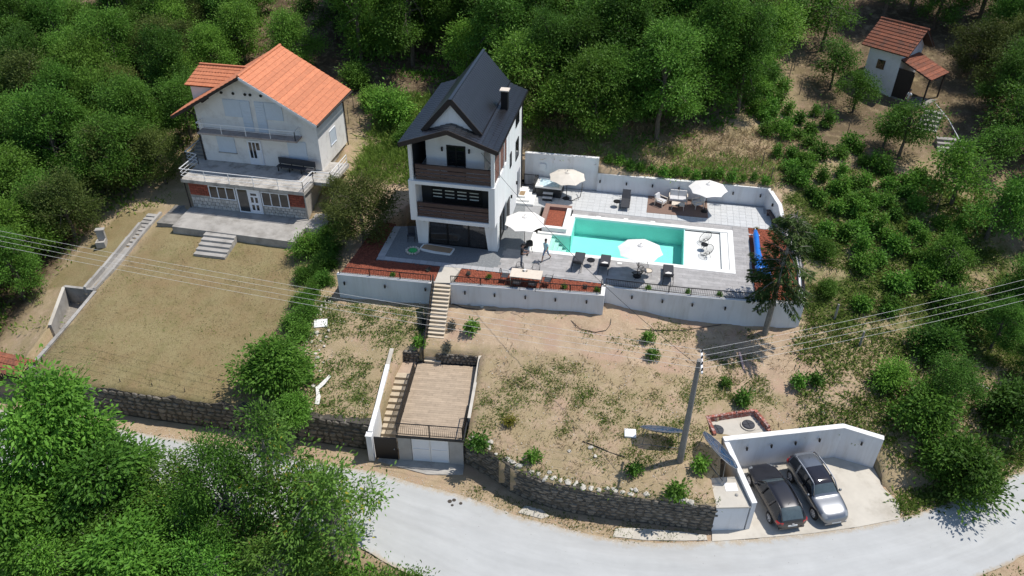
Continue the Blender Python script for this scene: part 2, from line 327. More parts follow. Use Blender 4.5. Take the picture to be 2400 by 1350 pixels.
def make_ground():
    xs, ys = grid_axes(); X, Y = np.meshgrid(xs, ys); nx, ny = len(xs), len(ys)
    x = X.ravel().copy(); y = Y.ravel().copy()
    kill = np.zeros(x.shape, bool)
    for poly, ins in ((TERRACE, True), (GARAGE, True), (PARK, True), (ENCL, True), (SUNK, True), (LOWER, True)):
        d, qx, qy = polydist(x, y, poly); near = (d < .19) & (x > -42.5) & (x < 25)
        x[near] = qx[near]; y[near] = qy[near]
    z = Hs(x, y)
    lawn = inpoly(x, y, LAWN) | inpoly(x, y, STRIP)
    bumpy = np.where(lawn, .02, .08)
    z = z+smooth_noise(x, y, 2.2, 3)*bumpy+smooth_noise(x, y, .9, 5)*bumpy*.4
    d, _, _ = polydist(x, y, LOWER); z -= np.where(d < .3, .04, 0)
    F = []
    idx = np.arange(nx*ny).reshape(ny, nx)
    F = np.stack([idx[:-1,:-1], idx[:-1,1:], idx[1:,1:], idx[1:,:-1]], -1).reshape(-1, 4)
    cx = x[F].mean(1); cy = y[F].mean(1); keep = np.ones(len(F), bool)
    for poly in (TERRACE, GARAGE, PARK, ENCL, SUNK, LOWER): keep &= ~inpoly(cx, cy, poly)
    # the basement of the old house and its patio stand in the slope
    keep &= ~((cx > -33.9) & (cx < -24.9) & (cy > 44.3) & (cy < 55))
    F = F[keep]
    me = mesh_from('ground', np.c_[x, y, z], F, [M_ground]); me.polygons.foreach_set('use_smooth', [True]*len(F))
    dl, _, _ = polydist(x, y, LAWN); lw = np.where(lawn, np.clip(dl/.7, 0, 1), 0); lw = np.maximum(lw, np.where(inpoly(x, y, STRIP), 1, 0))
    # where dry straw, green growth, woodland litter and some painted shade cover the soil
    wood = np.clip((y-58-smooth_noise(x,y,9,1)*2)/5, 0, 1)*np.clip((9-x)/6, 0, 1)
    wood = np.maximum(wood, np.clip((-41.2-x)/1.5, 0, 1)); wood = np.maximum(wood, np.clip((y-72)/8, 0, 1)); wood = np.maximum(wood, np.clip((x-10)/4, 0, 1)*np.clip((y-58+smooth_noise(x,y,6,4)*2)/4, 0, 1)*.8)  # hut ground: the litter tone also paints in cloud shade
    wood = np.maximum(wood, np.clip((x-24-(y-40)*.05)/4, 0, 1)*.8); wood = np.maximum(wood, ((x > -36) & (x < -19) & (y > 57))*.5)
    straw = np.clip((x-10.5)/2, 0, 1)*np.clip((y-36)/4, 0, 1); straw = np.maximum(straw, np.clip((y-53)/2, 0, 1)); straw = np.maximum(straw, .8*((x < -20) | (y < 36.5)))
    straw = np.maximum(straw, ((x < -13) & (y < 39))*.6)
    green = smooth_noise(x, y, 6, 11)*.17+.07
    green += np.where((x > -21) & (x < -12.6) & (y < 39), .16, 0)+np.where((x > 14) & (y < 38), .15, 0)
    green += np.where((x > -8.6) & (x < -5.5) & (y < 36), .10, 0)+np.where((x > 10) & (y > 42) & (y < 58), .42, 0)
    green += np.where((x > -23) & (x < -15.5) & (y > 52), .22, 0)
    green -= np.where((x > -12) & (x < 2) & (y > 36.2) & (y < 40), .30, 0)+np.clip((x-17)/3, 0, 1)*np.clip((y-56)/3, 0, 1)*.2
    green -= np.where((y > 36) & (x > 2) & (x < 11) & (y < 42), .12, 0)
    green = np.where(np.hypot(x+3.4, y-31.2) < 1.3, green-.3, green); green = np.where(np.hypot(x+6.6, y-33) < 1.3, green-.25, green)
    gf = smooth_noise(x, y, 7.5, 31)+.45*smooth_noise(x, y, 2.4, 32); green += np.clip(gf, -.4, .9)*.22*((y < 58) & (x > -21) & ~((y > 36.6) & (x > -12) & (x < 2)))
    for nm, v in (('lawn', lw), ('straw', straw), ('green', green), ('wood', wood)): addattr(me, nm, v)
    bm = bmesh.new(); bm.from_mesh(me)          # earth faces under the cut edges
    ed = [e for e in bm.edges if e.is_boundary and all(-43 < v.co.x < 25 and v.co.y < 58 for v in e.verts)]
    g = bmesh.ops.extrude_edge_only(bm, edges=ed)['geom']
    for v in g:
        if isinstance(v, bmesh.types.BMVert): v.co.z -= 1.6
    bm.to_mesh(me); bm.free()
    o = bpy.data.objects.new('ground', me); COL.objects.link(o); tag(o, kind='structure'); return o
make_ground()
# lower ground: verge and the slope below the road
xs = np.unique(np.concatenate([np.arange(-90,-36,3.), np.arange(-36,26,.5), np.arange(26,95,3.)])); ys = np.arange(2, 66, .6)
X, Y = np.meshgrid(xs, ys); x = X.ravel(); y = Y.ravel(); z = road_z(x, y)-.035+smooth_noise(x, y, 1.6, 9)*.022
z -= np.where(y > 36+np.clip(x-14, 0, 99)*.9, .6, 0)
z -= np.where((x < -24), 0.05, 0)
idx = np.arange(len(x)).reshape(len(ys), len(xs)); F = np.stack([idx[:-1,:-1], idx[:-1,1:], idx[1:,1:], idx[1:,:-1]], -1).reshape(-1, 4)
me = mesh_from('verge', np.c_[x, y, z], F, [M_ground]); me.polygons.foreach_set('use_smooth', [True]*len(F))
addattr(me, 'lawn', x*0); addattr(me, 'straw', x*0+.35); addattr(me, 'green', np.where((y > 27) & (x > 16), .15, -.05)); addattr(me, 'wood', np.clip((22-y)/2, 0, 1)*(x < -8))
o = bpy.data.objects.new('verge', me); COL.objects.link(o); tag(o, kind='structure')
# road sheet
def road_mat():
    m = mat('road_surface', (.455,.458,.445), .9, var=.06, scale=.7, bump=.14, bscale=45, dirt=(.385,.38,.365), dscale=.5, damt=.6, streak=(.3,1.3,1)); n = m.node_tree.nodes; l = m.node_tree.links; b = n['Principled BSDF']; src = b.inputs['Base Color'].links[0].from_socket
    at = n.new('ShaderNodeAttribute'); at.attribute_name = 'edge'; geo = n.new('ShaderNodeNewGeometry'); no = n.new('ShaderNodeTexNoise'); no.inputs['Scale'].default_value = 2.2; no.inputs['Detail'].default_value = 6; no.inputs['Roughness'].default_value = .7; l.new(geo.outputs['Position'], no.inputs['Vector'])
    ad = n.new('ShaderNodeMath'); ad.operation = 'ADD'; l.new(at.outputs['Fac'], ad.inputs[0]); l.new(no.outputs[0], ad.inputs[1]); mr = n.new('ShaderNodeMapRange'); mr.inputs[1].default_value = 1.22; mr.inputs[2].default_value = 1.5; l.new(ad.outputs[0], mr.inputs[0])
    mx = n.new('ShaderNodeMix'); mx.data_type = 'RGBA'; l.new(mr.outputs[0], mx.inputs[0]); l.new(src, mx.inputs[6]); mx.inputs[7].default_value = (.40,.335,.25,1)
    a1 = n.new('ShaderNodeAttribute'); a1.attribute_name = 'across'; a2 = n.new('ShaderNodeAttribute'); a2.attribute_name = 'along'; cv = n.new('ShaderNodeCombineXYZ'); l.new(a1.outputs['Fac'], cv.inputs[0]); l.new(a2.outputs['Fac'], cv.inputs[1]); ns = n.new('ShaderNodeTexNoise'); ns.inputs['Scale'].default_value = 1.; ns.inputs['Detail'].default_value = 5; ns.inputs['Roughness'].default_value = .6; l.new(cv.outputs[0], ns.inputs['Vector'])
    sm = n.new('ShaderNodeMapRange'); sm.inputs[1].default_value = .3; sm.inputs[2].default_value = .7; sm.inputs[3].default_value = .92; sm.inputs[4].default_value = 1.06; l.new(ns.outputs[0], sm.inputs[0]); sv = n.new('ShaderNodeVectorMath'); sv.operation = 'SCALE'; l.new(mx.outputs[2], sv.inputs[0]); l.new(sm.outputs[0], sv.inputs['Scale'])
    l.new(sv.outputs[0], b.inputs['Base Color']); return m
M_road = road_mat()
UP = [(-60,27.6),(-34,28.35),(-28,28.1),(-20,28.0),(-13.05,27.95),(-10,27.5),(-8.2,27.35),(-6.5,27.0),(-4.9,26.58),(-3.6,26.4),(-2.5,26.3),(-.8,26.12),(.9,26.05),(3,26.25),(5.1,26.75),(8,27.55),(10.9,28.45),(13.5,29.4),(15.8,30.4),(17.6,31.4),(19.4,32.5),(21.4,33.85),(23.4,35.3),(28,39),(40,49.5)]
DN = [(-60,22.6),(-34,23.3),(-28,23.5),(-20,23.6),(-13.7,23.45),(-11.3,22.6),(-9.3,21.9),(-6.8,21.1),(-4.6,20.6),(-3,20.45),(-1,20.35),(.8,20.3),(2.6,20.4),(4.6,20.65),(7,21.2),(10,22.3),(13.2,23.9),(16,25.5),(18.6,27.1),(21,28.7),(23.2,30.3),(25.4,32),(27.2,33.4),(32,37.2),(44,47)]
def refine(P, k=5, amp=.05, seed=0):
    r = random.Random(seed); out = []
    for i in range(len(P)-1):
        for j in range(k):
            t = j/k; out.append((P[i][0]+(P[i+1][0]-P[i][0])*t+(r.uniform(-amp,amp)), P[i][1]+(P[i+1][1]-P[i][1])*t+r.uniform(-amp,amp)))
    return out+[P[-1]]
A = refine(UP, 6, .05, 1); B = refine(DN, 6, .05, 2)
A = np.array(A); B = np.array(B); T = np.array([0,.06,.14,.28,.42,.58,.72,.86,.94,1.]); E_ = np.array([1,.75,.45,.12,.0,.12,.0,.3,.65,1.])
V_ = np.concatenate([np.c_[A*(1-t)+B*t, np.full(len(A), -5.5)] for t in T]); n_ = len(A); idx = np.arange(len(V_)).reshape(len(T), n_)
F = np.stack([idx[1:,:-1], idx[1:,1:], idx[:-1,1:], idx[:-1,:-1]], -1).reshape(-1, 4); me = mesh_from('road', V_, F, [M_road]); addattr(me, 'edge', np.repeat(E_, n_)); addattr(me, 'across', np.repeat(T*9, n_)); addattr(me, 'along', np.tile(np.arange(n_)*.045, len(T)))
o = bpy.data.objects.new('road', me); COL.objects.link(o); tag(o, kind='structure')
# ------------------------------------------------------------------ retaining walls, terrace, pool
def poly_wall(name, label, pts, ztop, zbot, th=.25, cap=.04, m=None, mc=None, capw=.02, cat='wall'):
    """a wall along a line of points: body and coping"""
    n = len(pts); zt = ztop if isinstance(ztop, list) else [ztop]*n; zb = zbot if isinstance(zbot, list) else [zbot]*n
    t = thing(name, label, cat, (pts[0][0], pts[0][1], zb[0]))
    def offs(d):
        out = []
        for i in range(n):
            a = Vector(pts[max(i-1,0)]); b = Vector(pts[min(i+1,n-1)]); q = Vector(pts[i])
            d1 = (q-a).normalized() if i else (b-q).normalized(); d2 = (b-q).normalized() if i < n-1 else d1
            nn = (Vector((-d1.y,d1.x))+Vector((-d2.y,d2.x))).normalized(); k = 1/max(.5, nn.dot(Vector((-d1.y,d1.x))))
            out.append(q+nn*d*k)
        return out
    def strip(d0, d1, z0, z1):
        A = offs(d0); B = offs(d1); mb = MB(); vs = []
        for i in range(n): vs += [(A[i].x,A[i].y,z0[i]),(B[i].x,B[i].y,z0[i]),(B[i].x,B[i].y,z1[i]),(A[i].x,A[i].y,z1[i])]
        fs = [(0,1,2,3), tuple(4*(n-1)+k for k in (3,2,1,0))]
        for i in range(n-1):
            for k in range(4): fs.append((4*i+(k+1)%4, 4*i+k, 4*i+4+k, 4*i+4+(k+1)%4))
        return mb.add(vs, fs)
    strip(-th/2, th/2, zb, [z-cap for z in zt]).build('wall', m or M_wallgrey, t, world=True)
    strip(-th/2-capw, th/2+capw, [z-cap for z in zt], zt).build('coping', mc or M_cap, t, world=True)
    return t
T_FL = [(-19.05,39.0),(-12.55,39.25)]; T_FM = [(-11.5,39.4),(-1.72,40.1),(-1.74,41.1)]; T_FR = [(-1.74,41.1),(1,41.06),(3.8,41.12),(7.4,41.35),(10.7,41.75)]
poly_wall('retaining_wall', 'pale grey retaining wall left of the stairs, below the mulch bed', T_FL, .1, -2.6)
poly_wall('retaining_wall', 'pale grey retaining wall right of the stairs, below the dining table', T_FM, .1, -2.6)
poly_wall('retaining_wall', 'long pale grey retaining wall in front of the pool, behind the spruce trunk', T_FR, [.1,.1,.1,.08,.08], -2.9)
poly_wall('retaining_wall', 'low white wall closing the terrace beside the pool cover roller', [(10.7,41.75),(10.95,45),(10.9,47.5),(10.2,50.6)], [.08,.1,.2,.7], -2.9, .3)
poly_wall('retaining_wall', 'short angled grey wall at the far right terrace corner', [(10.2,50.6),(9.9,51.8),(9.3,54.15)], [.7,1.45,1.5], -.6)
poly_wall('retaining_wall', 'long low grey wall behind the sofa and rug', [(9.3,54.15),(3,54.05),(-3.5,53.95)], [1.5,1.5,1.54], -.6)
poly_wall('retaining_wall', 'tall grey wall behind the hot tub', [(-3.5,54.1),(-9.2,53.95)], 2.73, -.6)
# wall lamps
def lamp_master():
    t = thing('wall_lamp', 'x', 'lamp', (0,0,0), 0, 'black wall lamps')
    MB().box(-.035,.035,-.03,0,-.09,.09).build('back_plate', M_black, t)
    MB().lathe([(.035,-.12),(.055,-.11),(.055,.11),(.035,.12)], 8, (0,-.09,0)).build('shade', M_black, t)
    return t
LM = lamp_master(); _lm = [0]
def lamps(pts, ang, desc, off=-.13):
    for i, p in enumerate(pts):
        o = LM if _lm[0] == 0 else copy_tree(LM)
        _lm[0] += 1
        q = (p[0]+math.sin(ang)*-off*1, p[1]+off*math.cos(ang), p[2])
        o.location = (p[0]-math.sin(ang)*off, p[1]+math.cos(ang)*off, p[2]); o.rotation_euler = (0,0,ang)
        o['label'] = ('leftmost','second','third','fourth','fifth','sixth')[i]+' black lamp '+desc if len(pts) > 1 else 'black lamp '+desc
lamps([(-18.58,39.02,-0.53),(-15.82,39.12,-0.46),(-13.10,39.23,-0.39)], .038, 'from the left on the wall left of the stairs')
lamps([(-10.52,39.47,-0.46),(-8.59,39.61,-0.47),(-6.60,39.75,-0.45),(-4.67,39.89,-0.46),(-2.68,40.03,-0.44)], .071, 'on the wall below the dining table')
lamps([(0.14,41.10,-0.42),(2.08,41.10,-0.45),(3.97,41.13,-0.48),(6.03,41.26,-0.56),(8.05,41.43,-0.59)], .03, 'on the wall in front of the pool', -.15)
lamps([(-3.28,53.95,0.91),(-1.25,53.98,0.90),(0.73,54.02,0.92),(2.73,54.05,0.92),(6.76,54.11,0.90),(8.77,54.14,0.89)], .01, 'on the low wall behind the sofa')
lamps([(9.72,52.5,.95)], -1.82, 'on the short angled wall at the terrace corner')
# railings
def railing(name, label, pts, h=.55, posts=None, gap=.11, zlist=None, m=None, nsub=5, rails=(1.,.1), bars=True, pw=.05, bw=.008):
    """pts: 3-D foot points; rails, posts and thin bars"""
    m = m or M_black; t = thing(name, label, 'railing', pts[0]); P = [Vector(p) for p in pts]
    for fr in rails:
        for a, b in zip(P[:-1], P[1:]): MB().bar(a+Vector((0,0,h*fr-(.02 if fr > .5 else 0))), b+Vector((0,0,h*fr-(.02 if fr > .5 else 0))), .05 if fr == rails[0] else .03, .035).build('rail', m, t, world=True)
    b_ = MB()
    for a, b in zip(P[:-1], P[1:]):
        L = (b-a).length; k = max(1, round(L/1.8))
        for i in range(k+1):
            q = a.lerp(b, i/k)
            if i == 0 and a is not P[0]: continue
            MB().box(q.x-pw/2,q.x+pw/2,q.y-pw/2,q.y+pw/2,q.z-.03,q.z+h).build('post', m, t, world=True)
        n = int(L/gap)
        for i in range(1, n):
            q = a.lerp(b, i/n); b_.box(q.x-bw,q.x+bw,q.y-bw,q.y+bw,q.z+h*.1,q.z+h-.03)
    if bars: tag(b_.build('balusters', m, t, world=True), kind='stuff')
    return t
railing('railing', 'black metal railing on the wall left of the stairs', [(-18.9,39.02,.1),(-12.75,39.25,.1)])
railing('railing', 'black metal railing on the wall beside the dining table', [(-11.45,39.42,.1),(-1.85,40.1,.1),(-1.86,41.0,.1)])
railing('railing', 'long black metal railing in front of the pool', [(-1.6,41.1,.1),(1,41.08,.1),(3.8,41.13,.1),(7.4,41.36,.08),(10.5,41.72,.08)])
railing('railing', 'short dark railing on the low wall beside the spruce', [(10.75,42,.1),(10.95,45,.1),(10.9,47.5,.2),(10.25,50.4,.62)])
railing('railing', 'short black railing between the villa and the hot tub', [(-9.2,53.6,.03),(-8.3,53.6,.03)], h=1.0)
# terrace slab (joint-coloured bed), tiles, planks
M_pav = mat('granite_setts', (.16,.17,.175), .85, var=.18, scale=7, bump=.25, bscale=16, dirt=(.33,.33,.32), dscale=9, damt=.55)
def terrace():
    t = tag(MB().prism([(-17.2,41.1),(-5.4,41.35),(-1.87,41.45),(-1.65,41.2),(3.8,41.25),(7.83,41.5),(7.84,50.55),(10.1,50.6),(9.2,54.05),(-15.3,53.5),(-15.5,46.5),(-17.2,45.6)], -.3, -.012).build('terrace', M_grout), kind='structure')
    return t
# the terrace bed is cut round the pool
def rects(name, m, rs, z0, z1, kind=None):
    mb = MB()
    for x0, x1, y0, y1 in rs: mb.box(x0,x1,y0,y1,z0,z1)
    o = mb.build(name, m)
    if kind: tag(o, kind=kind)
    return o
TER = rects('terrace', M_grout, [(-9.2,7.84,41.45,44.25),(6.72,7.84,44.25,50.55),(-4.9,6.72,49.87,50.55),(-9.2,-7.31,44.25,53.85),(-7.31,-4.9,50.5,53.85),(-4.9,9.6,50.55,53.95)], -.3, -.012, 'structure')
XF[TER] = (Vector((0,0,0)), 0)
# granite setts west of the pool
sp = MB().prism([(-17.15,41.2),(-12.6,41.28),(-7.6,41.4),(-7.6,44.3),(-9.05,53.8),(-15.4,53.5),(-15.6,46),(-17.2,45.6)], -.25, -.004).build('terrace_paving', M_pav); tag(sp, kind='structure')
kb = MB().box(-.24,.24,-.21,.21,0,.012).build('border_slab', mat('border_slab', (.40,.40,.40), .85, var=.10, bump=.1), sp)
kb.location = (-16.9,41.45,-.003)
for i in range(1, 19): inst(kb, 'border_slab', sp, (-16.9+i*.5, 41.45+i*.0065, -.003))
for i in range(1, 10): inst(kb, 'border_slab', sp, (-16.93-i*.012, 41.45+i*.44, -.003))
# white tiles
k = MB().box(-.219,.219,-.219,.219,0,.022).build('tile', M_tile, TER); k.location = (-4.62,50.8,-.016); first = True
for i in range(32):
    for j in range(7):
        x = -4.62+i*.45; y = 50.8+j*.45
        if (i, j) == (0, 0): continue
        if x > 9.75-(y-50.6)*.2 or (x > 7.7 and y < 50.7): continue
        if y > 53.85: continue
        inst(k, 'tile', TER, (x, y, -.016+rng.uniform(-.0015,.0015)))
# tiles round the hot tub
for i in range(8):
    for j in range(7):
        x = -8.22+i*.45; y = 50.8+j*.45
        if x > -4.85 or y > 53.8: continue
        inst(k, 'tile', TER, (x, y, -.016))
# wood-look planks round the pool
pk = MB().box(-.595,.595,-.147,.147,0,.02).build('plank', M_plank, TER); pk.location = (-8.55,41.75,-.014)
r0 = random.Random(3)
for j in range(9):
    y = 41.75+j*.3
    x = -8.55-((j*7)%3)*.4
    while x < 7.84:
        x0 = max(x-.6, -8.9); x1 = min(x+.6, 7.83)
        if x1-x0 > .15 and not (j == 0 and x < -8.5) and not (x0 < -7.2 and j > 8) and not (y < 41.5):
            inst(pk, 'plank', TER, ((x0+x1)/2, y, -.014+r0.uniform(-.001,.001)), scale=((x1-x0-.008)/1.19,1,1))
        x += 1.2
for j in range(21):
    for i in range(2):
        x0, x1 = ((6.73,7.45),(7.45,7.83))[(i+j)%2 == 0] if False else ((6.73,7.3+.2*(j%2)),(7.3+.2*(j%2),7.83))[i]
        inst(pk, 'plank', TER, ((x0+x1)/2, 44.42+j*.3, -.014), scale=((x1-x0-.008)/1.19,1,1))
for j in range(2):
    x = -4.3-(j*.5)
    while x < 6.72:
        x0 = max(x-.6, -4.88); x1 = min(x+.6, 6.72)
        if x1-x0 > .15: inst(pk, 'plank', TER, ((x0+x1)/2, 50.05+j*.3, -.014), scale=((x1-x0-.008)/1.19,1,1))
        x += 1.2
# mulch beds
def mulch_mat():
    m = mat('red_bark_mulch', (.23,.062,.032), .95, var=.5, scale=16, bump=.9, bscale=22, dirt=(.06,.02,.014), dscale=14, damt=.85); return m
M_mulch = mulch_mat()
def mulch(name, poly, z, n, seed):
    bed = tag(MB().prism(poly, z-.25, z).build(name, M_mulch), kind='structure'); r = random.Random(seed); mb = MB()
    xs_ = [p[0] for p in poly]; ys_ = [p[1] for p in poly]; c = 0
    while c < n:
        x = r.uniform(min(xs_), max(xs_)); y = r.uniform(min(ys_), max(ys_))
        if not inpoly(np.array([x]), np.array([y]), poly)[0]: continue
        c += 1; a = r.uniform(0, 3.14); L = r.uniform(.04,.10); w = L*.45; h = r.uniform(.0,.035); dx, dy = math.cos(a)*L, math.sin(a)*L; ex, ey = -math.sin(a)*w, math.cos(a)*w
        mb.add([(x-dx-ex,y-dy-ey,z+.002),(x+dx-ex,y+dy-ey,z+h),(x+dx*.8+ex,y+dy*.8+ey,z+h+.015),(x-dx+ex,y-dy+ey,z+.02)], [(0,1,2,3)])
    tag(mb.build('bark_chips', M_mulch, bed), kind='stuff')
mulch('mulch_bed', [(-18.9,39.15),(-12.62,39.4),(-12.68,41.18),(-17.15,41.12)], -.02, 2200, 1)
mulch('mulch_bed', [(-18.9,39.2),(-17.2,41.15),(-17.3,46),(-18.6,46)], -.05, 900, 2)
mulch('mulch_bed', [(-11.25,39.55),(-1.9,40.25),(-1.9,41.38),(-11.2,41.25)], -.02, 2000, 3)
mulch('mulch_bed', [(7.86,41.55),(10.5,41.85),(10.7,47.4),(10.05,50.5),(7.86,50.53)], -.02, 3000, 4)
# concrete walk from the stair to the terrace
tag(MB().prism([(-12.55,39.35),(-11.55,39.5),(-11.22,41.3),(-12.65,41.25)], -.2, .012).build('walkway', M_slab), kind='structure')
# ---- pool
def water_mat():
    m = bpy.data.materials.new('pool_water'); m.use_nodes = True; n = m.node_tree.nodes; l = m.node_tree.links; n.remove(n['Principled BSDF'])
    tr = n.new('ShaderNodeBsdfTransparent'); tr.inputs[0].default_value = (.70,.98,.94,1); gl = n.new('ShaderNodeBsdfGlossy'); gl.inputs['Roughness'].default_value = .06
    fr = n.new('ShaderNodeFresnel'); fr.inputs[0].default_value = 1.33; mx = n.new('ShaderNodeMixShader'); geo = n.new('ShaderNodeNewGeometry')
    no = n.new('ShaderNodeTexNoise'); no.inputs['Scale'].default_value = 3.2; no.inputs['Detail'].default_value = 3; l.new(geo.outputs['Position'], no.inputs['Vector'])
    bp = n.new('ShaderNodeBump'); bp.inputs['Strength'].default_value = .35; bp.inputs['Distance'].default_value = .06; l.new(no.outputs[0], bp.inputs['Height'])
    l.new(bp.outputs[0], gl.inputs['Normal']); l.new(bp.outputs[0], fr.inputs['Normal'])
    l.new(fr.outputs[0], mx.inputs[0]); l.new(tr.outputs[0], mx.inputs[1]); l.new(gl.outputs[0], mx.inputs[2]); l.new(mx.outputs[0], n['Material Output'].inputs[0]); return m
pool = thing('swimming_pool', 'turquoise swimming pool with white coping on the paved terrace', 'pool', (0,47,0))
cp_ = MB()
cp_.prism([(-7.31,44.25),(6.72,44.25),(6.72,44.62),(-7.31,44.62)], -.1, .03)
cp_.prism([(6.36,44.62),(6.72,44.62),(6.72,49.87),(6.36,49.87)], -.1, .0301)
cp_.prism([(-4.9,49.5),(6.36,49.5),(6.36,49.87),(-4.9,49.87)], -.1, .0302)
cp_.prism([(-4.98,47.03),(-4.66,47.03),(-4.66,49.5),(-4.98,49.5)], -.1, .0303)
cp_.prism([(-7.0,46.8),(-4.66,46.8),(-4.66,47.03),(-7.0,47.03)], -.1, .0304)
cp_.prism([(-7.31,44.62),(-6.95,44.62),(-7.1,46.8),(-7.31,46.8)], -.1, .0305)
cp_.build('coping', M_coping, pool, world=True)
bs = MB(); D = -1.45
for x0, x1, y0, y1 in ((-4.66,-4.6,47,49.5),(-4.66,3.3,49.5,49.56),(-7,3.3,44.56,44.62),(3.3,3.36,44.6,49.52),(-7,-4.66,46.8,46.86)): bs.box(x0,x1,y0,y1,D,-.1)
bs.box(-5.2,3.3,44.6,46.83,D-.1,D); bs.box(-4.66,3.3,46.83,49.53,D-.1,D+.001)
bs.build('basin', M_basin, pool, world=True)
bx = MB(); bx.box(-7.2,-5.95,44.6,46.82,-.5,-.09); bx.build('entry_shelf', M_shelf, pool, world=True)
for i in range(4): MB().box(-5.95+i*.27,-5.68+i*.27,44.6,46.82,D,-.30-i*.27).build('step', M_shelf, pool, world=True)
MB().box(3.36,5.85,44.6,49.52,-.6,-.17).build('sun_shelf', M_shelf, pool, world=True)
MB().box(5.85,6.38,44.6,49.52,-.6,-.03).build('bench', M_shelf, pool, world=True)
MB().add([(-5.95,44.6,-.16),(-4.66,44.6,-.16),(3.33,44.6,-.16),(3.33,49.52,-.16),(-4.66,49.52,-.16),(-4.66,46.82,-.16),(-5.95,46.82,-.16)], [(0,1,2,3,4,5,6)]).build('water', water_mat(), pool, world=True)
for p in ((-2.94,49.92,0.00),(-0.93,49.98,0.00),(1.03,49.98,0.00),(-0.93,44.02,-0.00)):
    q = Vector(p); MB().box(q.x-.16,q.x+.16,q.y-.09,q.y+.09,-.01,.014).build('skimmer_lid', M_coping, pool, world=True)
# planter box beside the pool
pb = thing('planter', 'white raised planter with red mulch at the pool corner', 'planter', (-5.9,48.8,0))
w = MB(); w.box(-6.75,-4.99,47.06,47.36,0,.36); w.box(-5.3,-4.99,47.36,50.1,0,.3601); w.build('front_wall', M_cap, pb, world=True)
w = MB(); w.box(-6.98,-6.62,47.36,50.1,0,.36); w.box(-6.98,-4.99,50.1,50.5,0,.3601); w.build('bench_top', mat('planter_wood', (.27,.17,.135), .7, var=.12), pb, world=True)
MB().box(-6.62,-5.3,47.36,50.1,-.2,.1).build('mulch', M_mulch, pb, world=True)
# ------------------------------------------------------------------ stone walls
def stone_meshes():
    out = []; r = random.Random(5)
    for k in range(8):
        n = r.choice((5,6,6,7)); base = []
        for i in range(n):
            a = 2*math.pi*(i+.5+r.uniform(-.22,.22))/n; c, s = math.cos(a), math.sin(a); q = max(abs(c), abs(s)); f = r.uniform(.44,.52)/(q**.75)
            base.append((c*f, s*f))
        mb = MB(); vs = [(x,.25,z) for x, z in base]+[(x*.96,-.06,z*.96) for x, z in base]+[(x*.72+r.uniform(-.04,.04),-.16+r.uniform(-.05,.05),z*.72+r.uniform(-.04,.04)) for x, z in base]
        fs = [(i,(i+1)%n,n+(i+1)%n,n+i) for i in range(n)]+[(n+i,n+(i+1)%n,2*n+(i+1)%n,2*n+i) for i in range(n)]+[tuple(2*n+i for i in range(n))]
        mb.add(vs, fs); me = bpy.data.meshes.new('stone'); me.from_pydata(mb.v, [], mb.f); me.materials.append(M_stone); me.update(); out.append(me)
    return out
STONES = stone_meshes()
def stone_wall(name, label, pts, zb, zt, sw, sh, seed, th=.5, skip=None, cap=None):
    r = random.Random(seed); P = [Vector(p) for p in pts]; seg = [(b-a).length for a, b in zip(P[:-1], P[1:])]; L = sum(seg)
    t = thing(name, label, 'wall', (*pts[0], zb))
    def pos(s):
        for i, d in enumerate(seg):
            if s <= d or i == len(seg)-1: return P[i].lerp(P[i+1], s/d), (P[i+1]-P[i]).normalized()
            s -= d
    n = max(2, int(L/.4)); A = [pos(L*i/n) for i in range(n+1)]; mb = MB(); vs = []
    for i, (p, d) in enumerate(A):
        nn = Vector((-d.y, d.x)); f = p-nn*.02; b = p+nn*th; z = zt+r.uniform(-.06,.06)
        vs += [(f.x,f.y,zb-.3),(b.x,b.y,zb-.3),(b.x,b.y,z-.06),(f.x,f.y,z-.05)]
    fs = [(0,1,2,3), tuple(4*n+k for k in (3,2,1,0))]+[(4*i+(k+1)%4,4*i+k,4*i+4+k,4*i+4+(k+1)%4) for i in range(n) for k in range(4)]
    mb.add(vs, fs).build('mortar_core', M_stonecore, t, world=True)
    z = zb
    while z < zt-.08:
        h = r.uniform(.75,1.25)*sh; h = min(h, zt-z+.05); s = -r.uniform(0, sw)
        while s < L:
            w_ = r.uniform(.65,1.4)*sw; c = s+w_/2
            if 0 < c < L and not (skip and skip(pos(c)[0].x)):
                p, d = pos(c); nn = Vector((-d.y, d.x)); o = inst(r.choice(STONES), 'stone', t, (p.x+nn.x*.02, p.y+nn.y*.02, z+h/2+r.uniform(-.02,.02)), math.atan2(d.y, d.x)+r.uniform(-.08,.08), (w_*r.uniform(.98,1.06), r.uniform(.35,.75), h*r.uniform(.98,1.08)), world=True)
            s += w_
        z += h
    if cap:
        for i in range(int(L/cap)):
            p, d = pos((i+.5)*cap); nn = Vector((-d.y, d.x))
            if r.random() < .62:
                o = inst(r.choice(ROCKS), 'cap_rock', t, (p.x+nn.x*r.uniform(.1,.35), p.y+nn.y*r.uniform(.1,.35), zt-.02), r.uniform(0,6), (r.uniform(.14,.3),r.uniform(.12,.22),r.uniform(.07,.14)), world=True)
    return t
def rock_meshes():
    out = []; r = random.Random(9)
    for k in range(4):
        bm = bmesh.new(); bmesh.ops.create_icosphere(bm, subdivisions=1, radius=1)
        for v in bm.verts: v.co *= r.uniform(.75,1.15)
        me = bpy.data.meshes.new('rock'); bm.to_mesh(me); bm.free(); me.materials.append(M_rock); out.append(me)
    return out
ROCKS = rock_meshes()
stone_wall('stone_wall', 'curved dark stone retaining wall along the road right of the garage', WALL_R, -5.5, -3.48, .44, .235, 1, cap=.42)
stone_wall('stone_wall', 'long dark stone wall below the dry lawn, left of the garage', WALL_L, -5.5, -3.4, .50, .33, 2)
